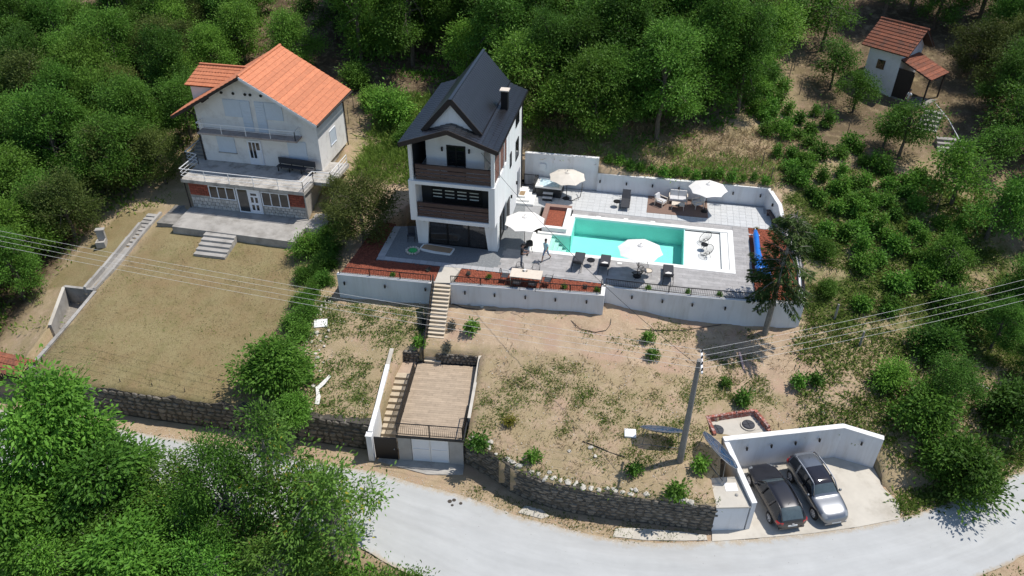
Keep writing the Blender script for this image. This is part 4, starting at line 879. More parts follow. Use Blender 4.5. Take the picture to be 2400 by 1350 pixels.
# steps of the side entrance, bench
for i in range(7): MB().box(-35.5,-34.3,50.3+i*.28,50.6+i*.28,1.2,1.4+.17*(i+1)).build('side_step', M_concold, O, world=True)
bn = thing('bench', 'long black bench with backrest on the old house terrace', 'bench', (-26.3,49.6,1.4), R(-4))
MB().box(-1.55,1.55,-.25,.2,.38,.43).build('seat', M_charcoal, bn); MB().box(-1.55,1.55,.2,.26,.5,.98).build('backrest', M_charcoal, bn)
for x in (-1.45,-.5,.5,1.45):
    MB().box(x-.03,x+.03,-.22,-.16,0,.38).build('leg', M_black, bn); MB().box(x-.03,x+.03,.2,.26,0,.5).build('leg', M_black, bn)
# patio, front steps, walks
PT = thing('patio', 'raised grey concrete patio in front of the old house', 'patio', (-29.4,45.5,-1.7))
MB().prism([(-34.2,43.98),(-24.4,43.75),(-24.35,47.05),(-34.35,47.05)], -2.4, -1.1).build('slab', M_concrete, PT, world=True)
MB().box(-35.9,-34.25,44.6,47.5,-2.4,-1.32).build('side_slab', M_concold, PT, world=True)
MB().prism([(-24.3,45.6),(-22.9,45.4),(-22.8,48.2),(-24.3,48.4)], -2.2, -.95).build('side_slab', M_concrete, PT, world=True)
MB().box(-24.35,-22.6,43.65,43.85,-2.3,-1.15).build('kerb', M_concrete, PT, world=True)
FS = thing('front_steps', 'five concrete steps from the lawn up to the patio', 'steps', (-30,43,-1.9))
for i in range(5): MB().box(-31.4+.0,-28.95,43.9-(5-i)*.42,43.93-(4-i)*.42,-2.5,-1.95+.15*(i+1)+.02).build('step', M_concrete, FS, world=True)
# ---- hut on the upper right
HU = thing('hillside_hut', 'small white hut with weathered red tile roof and lean-to porch', 'house', (20.65,70.9,3.2), R(-39.8))
Lx, Ly = 3.0, 3.5    # local x runs left along the front wall (negative), local y away
def hl(mb): return mb
w = MB(); w.box(-Lx,0,0,Ly,-1.2,3.75); w.add([(0,0,3.75),(0,Ly,3.75),(0,Ly/2,5.35),(-Lx,0,3.75),(-Lx,Ly,3.75),(-Lx,Ly/2,5.35)], [(0,1,2),(5,4,3)]); w.build('wall', mat('hut_whitewash', (.70,.70,.70), .9, var=.05, dirt=(.4,.38,.36), dscale=1, damt=.3), HU)
def lw(x, y, z): c, s = math.cos(R(-39.8)), math.sin(R(-39.8)); return (20.65+x*c-y*s, 70.9+x*s+y*c, 3.2+z)
rf = MB(); slab_quad(rf, lw(-3.6,-.5,3.68), lw(.7,-.5,3.68), lw(.7,Ly/2,5.55), lw(-3.6,Ly/2,5.55), .12); slab_quad(rf, lw(-3.6,Ly+.5,3.68), lw(.7,Ly+.5,3.68), lw(.7,Ly/2,5.55), lw(-3.6,Ly/2,5.55), .12)
RH = rf.build('roof', M_fascia, HU, world=True)
for yy in (-.52, Ly+.52): roof_courses(RH, lw(-3.62,yy,3.68), lw(.72,yy,3.68), lw(-3.62,Ly/2,5.55), lw(.72,Ly/2,5.55), 9, M_oldtile, .22, .025, .05)
for i in range(11): MB().tube([lw(-3.62+i*.4,Ly/2,5.57), lw(-3.2+i*.4,Ly/2,5.59)], [.11,.1], 7).build('ridge_tile', M_oldtile, RH, world=True)
pr = MB(); slab_quad(pr, lw(.05,-.1,3.2), lw(.05,3.0,3.2), lw(3.0,3.0,2.2), lw(3.0,-.1,2.2), .1); PR = pr.build('porch_roof', M_fascia, HU, world=True)
roof_courses(PR, lw(3.02,-.12,2.2), lw(3.02,3.02,2.2), lw(.02,-.12,3.2), lw(.02,3.02,3.2), 8, M_oldtile, .22, .025, .05)
for x, y in ((2.8,.1),(2.8,2.8),(1.4,.05)): MB().bar((x,y,-.6),(x,y,2.2),.12).build('porch_post', M_fascia, HU)
MB().box(.0,1.4,.05,.12,-.5,2.4).build('porch_boarding', M_fascia, HU); MB().box(0,3.0,0,3,-.9,-.1).build('porch_floor', M_concold, HU)
MB().box(-2.0,-1.3,-.04,0,1.9,2.7).build('window', M_glass, HU)
# ------------------------------------------------------------------ terrace furniture
def parasol(loc, label, canvas, h=2.35, r=1.42, rot=0., tilt=0.):
    t = thing('parasol', label, 'parasol', loc, rot, 'parasols on the terrace')
    MB().lathe([(.27,0),(.27,.05),(.22,.085),(.05,.1)], 18).build('base', M_black, t)
    MB().tube([(0,0,.09),(0,0,h+.02)], .024, 8).build('pole', M_black, t); MB().bar((0,-.03,1.15),(0,-.13,1.15),.03).build('crank', M_black, t)
    n = 8; zt, zr = h, h-.42; M_ = Matrix.Translation((0,0,zt)) @ Matrix.Rotation(tilt, 4, 'X') @ Matrix.Translation((0,0,-zt))
    vs = [(0,0,zt)]; fs = []
    for k in range(n):
        a = 2*math.pi*(k+.5)/n; vs += [(math.cos(a)*r*.5,math.sin(a)*r*.5,zt-.17),(math.cos(a)*r,math.sin(a)*r,zr)]
    for k in range(n):
        a = 2*math.pi*(k+1)/n; vs.append((math.cos(a)*r*.90,math.sin(a)*r*.90,zr+.03))
    for k in range(n):
        i, j = 1+2*k, 1+2*((k+1) % n); fs += [(0,i,j), (i,i+1,17+k), (i,17+k,j), (j,17+k,j+1)]
    nb = len(vs); vs += [(x,y,z-.012) for x, y, z in vs]; fs += [tuple(reversed([i+nb for i in f])) for f in fs[:]]
    MB().add(vs, fs).xform(M_).build('canopy', canvas, t)
    MB().lathe([(.2,-.06),(.12,.0),(.03,.05)], 8, (0,0,zt+.045)).xform(M_).build('vent_cap', canvas, t); MB().lathe([(.02,0),(.03,.05),(.008,.09)], 6, (0,0,zt+.09)).xform(M_).build('finial', M_black, t)
    for k in range(n):
        a = 2*math.pi*(k+.5)/n; c, s = math.cos(a), math.sin(a); MB().bar((c*.05,s*.05,zt-.06),(c*r*.97,s*r*.97,zr-.025),.015).xform(M_).build('rib', M_black, t)
    return t
parasol((-7.60,44.84,0.00), 'white parasol between the villa and the pool planter', M_canvas, 2.4, rot=.1)
parasol((-5.66,52.16,0.00), 'beige parasol beside the hot tub', M_canvasb, 2.25, rot=.2)
parasol((4.73,52.26,0.00), 'white parasol at the corner of the brown rug', M_canvas, 2.35, rot=.3)
parasol((0.32,42.68,0.00), 'white parasol overhanging the near edge of the pool', M_canvas, 2.45, r=1.48, rot=.25)
# loungers: foot end at +y
def lounger(loc, rz, label, towel=None, ang=48):
    t = thing('sun_lounger', label, 'sun lounger', loc, rz, 'charcoal sun loungers')
    MB().box(-.31,.31,-.25,1.15,.30,.345).build('seat', M_charcoal, t)
    a = R(ang); b = MB().box(-.31,.31,-.72,0,0,.045).xform(Matrix.Translation((0,-.25,.30)) @ Matrix.Rotation(-a, 4, 'X')); b.build('backrest', M_charcoal, t)
    for s in (-1, 1):
        f = MB().bar((s*.325,-.9,.29),(s*.325,1.17,.29),.03,.045); f.build('side_rail', M_black, t)
        for y in (-.75,.95): MB().bar((s*.325,y,.27),(s*.325,y-.04,0),.03).build('leg', M_black, t)
        MB().bar((s*.28,-.6,.3),(s*.28,-.52,.58),.02).build('support_bar', M_black, t)
    MB().bar((-.31,1.12,.3),(.31,1.12,.3),.03).build('cross_bar', M_black, t)
    if towel: tag(MB().prism([(-.2,-.12),(.16,-.16),(.22,.12),(-.02,.22),(-.2,.1)], .345, [.40,.37,.43,.41,.38]).xform(Matrix.Translation(Vector(loc)) @ Matrix.Rotation(rz, 4, 'Z')).build('towel', M_canvas), towel, 'towel')
    return t
lp = Vector((-3.66,44.32,0.00)); lounger((lp.x,lp.y-1.15,0), R(-2), 'charcoal sun lounger nearest the walking person')
lp = Vector((-1.90,44.36,0.00)); lounger((lp.x,lp.y-1.15,0), R(-1), 'charcoal sun lounger with a white towel', 'crumpled white towel on the middle lounger')
lp = Vector((2.31,43.98,0.00)); lounger((lp.x,lp.y-1.15,0), R(1), 'charcoal sun lounger right of the near parasol', 'small white towel at the head of the right lounger')
lp = Vector((-1.14,51.12,0.00)); lounger((lp.x,lp.y+1.15,0), R(180), 'charcoal sun lounger against the back wall', ang=50)
def round_table(loc, label, r=.26, h=.46, m=None, tray=False):
    m = m or M_black; t = thing('side_table', label, 'table', loc, 0, 'small round side tables')
    MB().lathe([(r,h-.025),(r,h)], 20).build('table_top', m, t)
    for k in range(3):
        a = 2.1*k+.4; MB().bar((math.cos(a)*r*.75,math.sin(a)*r*.75,h-.02),(math.cos(a)*r*.95,math.sin(a)*r*.95,0),.014).build('leg', M_black, t)
    MB().lathe([(r+.008,h-.03),(r+.008,h+.02),(r-.005,h+.02),(r-.005,h-.03)], 20, cap=False).build('rim', M_black, t)
    return t
p = Vector((-1.77,51.68,0.46)); round_table((p.x,p.y,0), 'round black side table beside the back lounger')
p = Vector((-2.83,43.34,0.46)); round_table((p.x,p.y,0), 'round black side table between two loungers')
p = Vector((1.00,42.84,0.46)); round_table((p.x,p.y,0), 'round pale-topped side table beside the egg chairs', m=M_palewood)
p = Vector((4.68,47.11,0.30)); round_table((p.x,p.y,-.17), 'round black side table standing in the pool shelf', r=.24)
def egg_chair(loc, rz, label):
    """string chair: tilted pear-shaped ring with cords and a wire base"""
    t = thing('string_chair', label, 'chair', loc, rz, 'black string chairs'); n = 40; M_ = Matrix.Translation((0,0,.52)) @ Matrix.Rotation(R(38), 4, 'X')
    ring = []
    for k in range(n+1):
        a = 2*math.pi*k/n; w_ = .40*(1+.12*math.sin(a)); ring.append(M_ @ Vector((w_*math.cos(a), .50*math.sin(a), 0)))
    MB().tube(ring, .016, 6).build('ring', M_black, t)
    c = MB(); seat = M_ @ Vector((0,-.05,-.26))
    for k in range(n):
        p = ring[k]; q = seat+Vector(((p.x-seat.x)*.25,(p.y-seat.y)*.25,0)); mid = (p+q)/2-Vector((0,0,.07)); c.tube([p,mid,q], .006, 3)
    c2 = MB().tube([seat+Vector((math.cos(2*math.pi*k/10)*.1,math.sin(2*math.pi*k/10)*.11,0)) for k in range(11)], .008, 4); c2.build('lower_ring', M_black, t)
    tag(c.build('cords', M_black, t), kind='stuff')
    for sx, sy in ((-1,-1),(1,-1),(-1,1),(1,1)): MB().tube([seat+Vector((sx*.08,sy*.08,0)), Vector((sx*.24,sy*.27-.05,.0))], .011, 5).build('leg', M_black, t)
    return t
p = Vector((4.73,48.02,0.30)); egg_chair((p.x,p.y,-.17), R(-60), 'black string chair standing far back on the white pool shelf')
p = Vector((4.82,46.29,0.30)); egg_chair((p.x,p.y,-.17), R(-55), 'black string chair standing near on the white pool shelf')
p = Vector((0.60,43.39,0.45)); egg_chair((p.x,p.y,0), R(40), 'black string chair behind the parasol pole')
p = Vector((0.32,42.49,0.40)); egg_chair((p.x,p.y,0), R(200), 'black string chair in front of the parasol pole')
# rug and lounge set
tag(MB().prism([(0.51,53.93,0.00)[:2],(4.97,54.19,0.00)[:2],(5.00,51.31,0.00)[:2],(0.50,51.24,0.00)[:2]], .008, .022).build('rug', M_rug), 'brown rectangular rug under the sofa set', 'rug')
def seat_unit(name, label, loc, rz, w, cat):
    t = thing(name, label, cat, loc, rz); h = w/2
    for s in (-1, 1):
        for y in (-.32,.32): MB().bar((s*h,y,0),(s*h,y,.58 if y < 0 else .62),.05).build('leg', M_palewood, t)
        MB().bar((s*h,-.36,.58),(s*h,.36,.6),.06,.04).build('armrest', M_palewood, t)
    f = MB(); f.bar((-h,-.33,.27),(h,-.33,.27),.04,.06); f.build('frame', M_palewood, t); MB().bar((-h,.33,.27),(h,.33,.27),.04,.06).build('frame', M_palewood, t)
    n = 2 if w > 1 else 1
    for i in range(n):
        a = -h+.04+i*(w-.08)/n; b = a+(w-.08)/n-.015
        MB().box(a,b,-.34,.24,.28,.44).build('seat_cushion', M_cushion, t, bevel=.03); MB().box(a,b,0,.16,0,.48).xform(Matrix.Translation((0,.22,.40)) @ Matrix.Rotation(R(-14), 4, 'X')).build('back_cushion', M_cushion, t, bevel=.04)
    return t
seat_unit('sofa', 'two-seat pale grey outdoor sofa on the brown rug', (2.75,53.28,0.02), 0, 1.35, 'sofa')
seat_unit('armchair', 'pale armchair left of the coffee table', (1.49,52.61,0.02), R(60), .66, 'armchair')
seat_unit('armchair', 'grey armchair right of the coffee table beside the parasol base', (4.22,52.84,0.02), R(-65), .66, 'armchair')
ct = thing('coffee_table', 'pale wooden coffee table in front of the sofa', 'table', (2.77,52.28,0.02), R(-3))
MB().box(-.48,.48,-.28,.28,.38,.43).build('table_top', M_palewood, ct)
for sx in (-1,1):
    for sy in (-1,1): MB().bar((sx*.4,sy*.2,.38),(sx*.44,sy*.24,0),.04).build('leg', M_palewood, ct)
q = Vector((2.70,51.96,0.45)); tag(MB().lathe([(.04,0),(.16,.015),(.17,.03)], 14, (q.x,q.y-.05,.452)).build('plate', M_black), 'black plate on the coffee table', 'plate')
# dining set
dt = thing('dining_table', 'long pale dining table beside the railing', 'table', (-6.7,40.48,0), R(1))
MB().box(-1.02,1.02,-.5,.5,.71,.75).build('table_top', M_palewood, dt)
for sx in (-1,1):
    for sy in (-1,1): MB().box(sx*.96-.03,sx*.96+.03,sy*.45-.03,sy*.45+.03,0,.71).build('leg', M_palewood, dt)
def wire_chair(loc, rz, label):
    t = thing('garden_chair', label, 'chair', loc, rz, 'dark garden chairs round the dining table')
    MB().box(-.24,.24,-.22,.22,.43,.455).build('seat', M_charcoal, t)
    pts = [(-.24,.23,.45),(-.24,.30,.8),(-.12,.33,.88),(.12,.33,.88),(.24,.30,.8),(.24,.23,.45)]; MB().tube(pts, .016, 5).build('back_frame', M_black, t)
    for i in range(7): MB().bar((-.19+i*.063,.235,.46),(-.19+i*.063,.325,.86),.008).build('back_bar', M_black, t)
    for s in (-1,1):
        MB().tube([(s*.26,-.2,0),(s*.26,-.2,.64),(s*.26,.22,.66)], .014, 5).build('armrest', M_black, t); MB().tube([(s*.24,.22,.44),(s*.25,.27,0)], .014, 5).build('leg', M_black, t)
    return t
wire_chair((-7.3,41.2,0), 0, 'dark garden chair at the far side of the dining table, below the person in black')
wire_chair((-6.25,41.25,0), R(-5), 'dark garden chair at the far side of the dining table, towards the pool')
wire_chair((-8.1,40.45,0), R(90), 'dark garden chair at the left end of the dining table')
wire_chair((-5.3,40.5,0), R(-95), 'dark garden chair at the right end of the dining table')
wire_chair((-7.2,39.85,0), R(180), 'dark garden chair on the railing side of the table, left of two')
wire_chair((-6.2,39.92,0), R(180), 'dark garden chair on the railing side of the table, right of two')
nh = thing('table_setting', 'white napkins and small glasses on the dining table', 'tableware', (-6.85,40.75,.75)); MB().lathe([(.07,0),(.09,.12),(.06,.12)], 10).build('napkin_holder', M_cap, nh)
for dx in (-.12,.14): MB().lathe([(.03,0),(.035,.09)], 8, (dx,-.03,0)).build('glass', M_glass2, nh)
# hot tub
ht = thing('hot_tub', 'dark-sided hot tub with pale shell and bubbling water', 'hot tub', (-7.05,52.85,0), R(-2))
MB().box(-.98,.98,-.75,.75,.0,.74).build('cabinet', M_darkclad, ht); rim = MB(); rim.box(-1.02,1.02,-.78,-.6,.74,.86); rim.box(-1.02,1.02,.6,.78,.74,.8601); rim.box(-1.02,-.8,-.6,.6,.74,.8602); rim.box(.8,1.02,-.6,.6,.74,.8603); rim.build('rim', M_coping, ht)
M_tubw = mat('bubbling_water', (.42,.56,.60), .15, var=.35, scale=7, bump=.8, bscale=9, dirt=(.75,.8,.82), dscale=4, damt=.8); MB().box(-.8,.8,-.6,.6,.74,.8).build('water', M_tubw, ht)
MB().box(-1.2,-1.03,-.72,.72,.1,1.05).build('folded_cover', M_darkclad, ht)
hs = thing('tub_steps', 'two-tread dark step unit in front of the hot tub', 'steps', (-7.05,51.75,0), 0)
for i in range(2): MB().box(-.36,.36,-.28+i*.3,.02+i*.3,0,.22+i*.22).build('riser', M_darkclad, hs); MB().box(-.38,.38,-.3+i*.3,.02+i*.3,.22+i*.22,.25+i*.22).build('tread', M_cushion, hs)
tag(MB().tube([(-6.0,52.1,.03),(-5.2,51.85,.03),(-4.6,52.2,.25),(-4.55,52.9,.7),(-4.6,53.2,.9)], .03, 6).build('hose', M_black), 'black hose curving beside the hot tub', 'hose')
tag(MB().box(-8.05,-7.55,53.74,53.83,1.35,1.95).build('meter_box', M_wallgrey), 'square white cabinet on the tall wall above the hot tub', 'cabinet')
# items by the villa
bd = thing('paddle_board', 'flat tan board lying by the villa glass front', 'board', (-13.45,43.15,.0), R(-4))
MB().prism([(-1.15,-.3),(-.9,-.42),(0,-.5),(1.1,-.46),(1.18,-.3),(1.2,.35),(.9,.4),(-.8,.42),(-1.1,.3)], .02, .12).build('hull', M_coping, bd); MB().prism([(-1.05,-.24),(0,-.34),(1.08,-.32),(1.12,.3),(-.8,.36),(-1.0,.25)], .12, .125).build('deck_pad', mat('tan_pad', (.36,.24,.14), .9, var=.08), bd)
pn = thing('stone_pond', 'small round stone-rimmed pond with bright green surface', 'pond', (-15.0,42.65,0))
MB().lathe([(.3,0),(.3,.1)], 14).build('surface', mat('green_scum', (.02,.36,.08), .5, var=.35, scale=9), pn)
for k in range(14):
    a = 2*math.pi*k/14; o = inst(ROCKS[k % 4], 'rim_stone', pn, (math.cos(a)*.42,math.sin(a)*.42,.07), a, (.12,.1,.1))
gr = thing('folded_chair', 'black folding chair and cover standing by the villa corner', 'chair', (-15.5,44.0,0), R(10))
MB().box(-.25,.25,-.2,.2,.42,.5).build('seat', M_charcoal, gr); MB().box(-.25,.25,.18,.28,.5,1.0).build('backrest', M_charcoal, gr)
for sx in (-1,1):
    for sy in (-1,1): MB().bar((sx*.24,sy*.2,0),(sx*.24,sy*.2,.6),.03).build('leg', M_black, gr)
# bag on the parasol foot
bg = thing('black_bag', 'black bag on a stand beside the person in black', 'bag', (-7.16,44.21,0.00), R(20))
MB().box(-.2,.24,-.16,.16,.5,.86).build('body', M_black, bg, bevel=.06); MB().tube([(-.1,0,.85),(-.05,0,.95),(.1,0,.95),(.15,0,.85)], .015, 5).build('strap', M_charcoal, bg)
for sx in (-1,1):
    for sy in (-1,1): MB().bar((sx*.1,sy*.08,.5),(sx*.22,sy*.18,0),.02).build('stand_leg', M_black, bg)
# pool cover roller
rp, rq = Vector((8.20,49.33,0.50)), Vector((8.16,43.94,0.50))
rl = thing('cover_roller', 'bright blue pool cover rolled on a white-footed reel', 'pool cover', ((rp.x+rq.x)/2,(rp.y+rq.y)/2,0))
n = 9; MB().tube([rp.lerp(rq, i/n)+Vector((0,0,.0)) for i in range(n+1)], [.12,.2,.2,.2,.2,.22,.28,.28,.27,.14], 12).build('roll', M_blue, rl, world=True, smooth=True)
MB().tube([rp+Vector((0,.35,0)), rq-Vector((0,.3,0))], .03, 6).build('axle', M_whitemetal, rl, world=True)
for q in (rp+Vector((0,.2,0)), rq-Vector((0,.25,0))): w = MB(); w.bar((q.x,q.y,q.z),(q.x-.05,q.y,.06),.06); w.build('leg', M_whitemetal, rl, world=True); MB().bar((q.x-.4,q.y,.03),(q.x+.4,q.y,.03),.09,.06).build('foot', M_whitemetal, rl, world=True)
fl = MB(); a = rp.lerp(rq,.62); b = rq-Vector((0,-.15,0))
fl.add([(a.x+.12,a.y,.42),(a.x+.6,a.y-.05,.14),(a.x+.75,(a.y+b.y)/2,.10),(b.x+.9,b.y+.1,.06),(b.x+.25,b.y,.2),(a.x+.22,(a.y+b.y)/2,.4)], [(0,5,2,1),(5,4,3,2)]); o = fl.build('loose_flap', M_blue, rl, world=True); so = o.modifiers.new('s', 'SOLIDIFY'); so.thickness = .015
bc = thing('wooden_bench', 'dark wooden bench along the angled terrace wall', 'bench', (9.75,51.6,0), R(-75)); MB().box(-1.3,1.3,-.2,.2,.34,.4).build('seat', M_brown, bc)
for x in (-1.1,0,1.1): MB().box(x-.05,x+.05,-.18,.18,0,.34).build('leg', M_brown, bc)
# ------------------------------------------------------------------ people
M_skin = mat('skin', (.42,.25,.18), .6, var=.06); M_hair = mat('dark_hair', (.012,.009,.008), .7); M_tee = mat('black_tshirt', (.012,.012,.014), .85); M_jean = mat('grey_trousers', (.20,.215,.24), .9); M_aqua = mat('pale_blue_shirt', (.42,.66,.70), .85); M_short = mat('blue_grey_shorts', (.22,.30,.40), .9); M_shoe = mat('dark_shoes', (.02,.02,.022), .6); M_whites = mat('white_shirt', (.72,.72,.72), .85)
def person(loc, rz, label, legs, arms, top, bottom, short=False, lean=4, headtilt=0, hgt=1.76, props=None):
    """one skinned body; legs/arms: (swing of thigh, knee bend) and (shoulder swing, out, elbow bend) per side in degrees; faces -y"""
    s = hgt/1.76; V_ = []; E_ = []; Rd = []; Mt = []
    def v(p, r, par=None, m=0, r2=None):
        V_.append(Vector(p)*s); Rd.append((r*s, (r2 or r)*s)); Mt.append(m)
        if par is not None: E_.append((par, len(V_)-1))
        return len(V_)-1
    L = R(lean)
    def up(z): return (0, -math.sin(L)*(z-.95), .95+math.cos(L)*(z-.95))
    pel = v((0,0,.95), .135, None, 2, .105); wa = v(up(1.1), .125, pel, 1, .095); chs = v(up(1.3), .15, wa, 1, .11); sh = v(up(1.45), .10, chs, 1, .085); nk = v(up(1.52), .052, sh, 0); 
    ht_ = R(headtilt); b = Vector(up(1.56)); hd = v(b+Vector((0,-.02-.05*math.sin(ht_),.06)), .085, nk, 0, .09); hd2 = v(b+Vector((0,-.03-.12*math.sin(ht_),.14)), .085, hd, 0, .095); hd3 = v(b+Vector((0,-.02-.16*math.sin(ht_),.20)), .055, hd2, 3)
    for sd, (th, kn) in zip((-1,1), legs):
        t, k = R(th), R(th-kn); hp = Vector((sd*.09,0,.90)); h1 = v(hp, .09, pel, 2)
        knp = hp+Vector((sd*.01,-math.sin(t)*.43,-math.cos(t)*.43)); mid = v(hp.lerp(knp,.5), .078, h1, 2); kk = v(knp, .056, mid, 2)
        ank = knp+Vector((0,-math.sin(k)*.42,-math.cos(k)*.42)); cf = v(knp.lerp(ank,.35), .055, kk, 0 if short else 2); a_ = v(ank, .04, cf, 0 if short else 2)
        ft = v(ank+Vector((sd*.01,-.07,-.045)), .042, a_, 4, .04); v(ank+Vector((sd*.02,-.17,-.055)), .036, ft, 4, .025)
    for sd, (sw, ou, el) in zip((-1,1), arms):
        a, o_ = R(sw), R(ou); sp_ = Vector(up(1.42))+Vector((sd*.17,0,0)); s1 = v(sp_, .06, sh, 1)
        d1 = Vector((sd*math.sin(o_),-math.sin(a)*math.cos(o_),-math.cos(a)*math.cos(o_))); e_ = sp_+d1*.29; u1 = v(sp_.lerp(e_,.55), .048, s1, 1); e1 = v(e_, .038, u1, 0)
        a2 = R(sw+el); d2 = Vector((-sd*math.sin(R(8+ (12 if el > 60 else 0))),-math.sin(a2),-math.cos(a2))).normalized(); w_ = e_+d2*.25; f1 = v(e_.lerp(w_,.4), .037, e1, 0); w1 = v(w_, .026, f1, 0); pm = v(w_+d2*.07, .032, w1, 0, .02)
        sdv = d2.cross(Vector((sd,0,0))).normalized()
        for q in range(4):
            off = sdv*(.030-.02*q); ln = (.065,.075,.07,.055)[q]; k1 = v(w_+d2*(.07+ln*.45)+off, .0095, pm, 0); v(w_+d2*(.07+ln*.85)+off+Vector((-sd*.015,0,0)), .008, k1, 0)
        th_ = v(w_+d2*.05+sdv*.05, .010, pm, 0); v(w_+d2*.085+sdv*.06, .009, th_, 0)
    me = bpy.data.meshes.new('body'); me.from_pydata(V_, E_, []); tmp = bpy.data.objects.new('body', me); COL.objects.link(tmp)
    sk = tmp.modifiers.new('skin', 'SKIN'); sk.use_smooth_shade = True
    for i, d in enumerate(me.skin_vertices[0].data): d.radius = Rd[i]; d.use_root = (i == pel)
    sb = tmp.modifiers.new('sub', 'SUBSURF'); sb.levels = 1; sb.render_levels = 1
    dg = bpy.context.evaluated_depsgraph_get(); me2 = bpy.data.meshes.new_from_object(tmp.evaluated_get(dg)); bpy.data.objects.remove(tmp)
    for m in (M_skin, top, bottom, M_hair, M_shoe): me2.materials.append(m)
    segs = [(V_[a], V_[b], Mt[b]) for a, b in E_]
    for f in me2.polygons:
        c = f.center; best = 9; mi = 0
        for a, b, m in segs:
            ab = b-a; t = max(0, min(1, (c-a).dot(ab)/max(1e-9, ab.dot(ab)))); d = (c-(a+ab*t)).length
            if d < best: best = d; mi = m
        f.material_index = mi; f.use_smooth = True
    t = thing('person', label, 'person', loc, rz); bo = bpy.data.objects.new('body', me2); COL.objects.link(bo); bo.parent = t; XF[bo] = XF[t]
    zmin = min(v_.co.z for v_ in me2.vertices); bo.location.z = -zmin
    # hair, face
    hc = V_[hd2]; hb = bmesh.new(); bmesh.ops.create_uvsphere(hb, u_segments=14, v_segments=9, radius=.108*s)
    for w_ in hb.verts: w_.co = Vector((w_.co.x*.88, w_.co.y*1.05, w_.co.z*1.0))
    bmesh.ops.delete(hb, geom=[w_ for w_ in hb.verts if (w_.co.z < .0 and w_.co.y < .03) or w_.co.z < -.07 or (w_.co.y < -.075*s and w_.co.z < .05)], context='VERTS')
    hm = bpy.data.meshes.new('hair'); hb.to_mesh(hm); hb.free(); hm.materials.append(M_hair); ho = bpy.data.objects.new('hair', hm); COL.objects.link(ho); ho.parent = t; ho.location = hc+Vector((0,.012,.035-zmin)); XF[ho] = XF[t]
    fz = hc+Vector((0,-.09*s,-.01-zmin)); fc = MB(); fc.lathe([(.018,-.02),(.014,.01),(.005,.03)], 6, fz); fc.build('nose', M_skin, t)
    for sx in (-1,1): MB().lathe([(.004,-.008),(.011,0),(.004,.008)], 6, fz+Vector((sx*.032,.004,.03))).build('eye', M_hair, t); MB().lathe([(.008,-.03),(.018,0),(.008,.03)], 6, hc+Vector((sx*.085*s,.01,-zmin))).build('ear', M_skin, t)
    MB().box(fz.x-.025,fz.x+.025,fz.y-.002,fz.y+.008,fz.z-.05,fz.z-.04).build('mouth', mat('lips', (.30,.11,.10), .6), t)
    if props: props(t)
    return t
def ctrl(t):
    pass
person((-7.33,42.20,0.00), R(95), 'standing person in black t-shirt and grey trousers holding a small controller', ((2,0),(-3,2)), ((18,6,80),(22,6,78)), M_tee, M_jean, headtilt=25, hgt=1.8)
p = Vector((-7.33,42.20,0.00)); tag(MB().box(p.x+.32,p.x+.42,p.y-.09,p.y+.09,1.02,1.08).build('controller', M_black), 'small dark controller held by the person in black', 'controller')
person((-5.87,43.34,0.00), R(-25), 'person in pale blue shirt and shorts striding beside the pool', ((26,8),(-24,18)), ((-22,12,20),(24,12,25)), M_aqua, M_short, True, lean=5, hgt=1.74)
hp = lw(2.0,-1.0,0)
person((hp[0],hp[1],H(hp[0],hp[1])), R(-50), 'person in white shirt standing by the hut porch', ((3,0),(-3,0)), ((8,8,30),(8,8,30)), M_whites, M_jean, hgt=1.74)
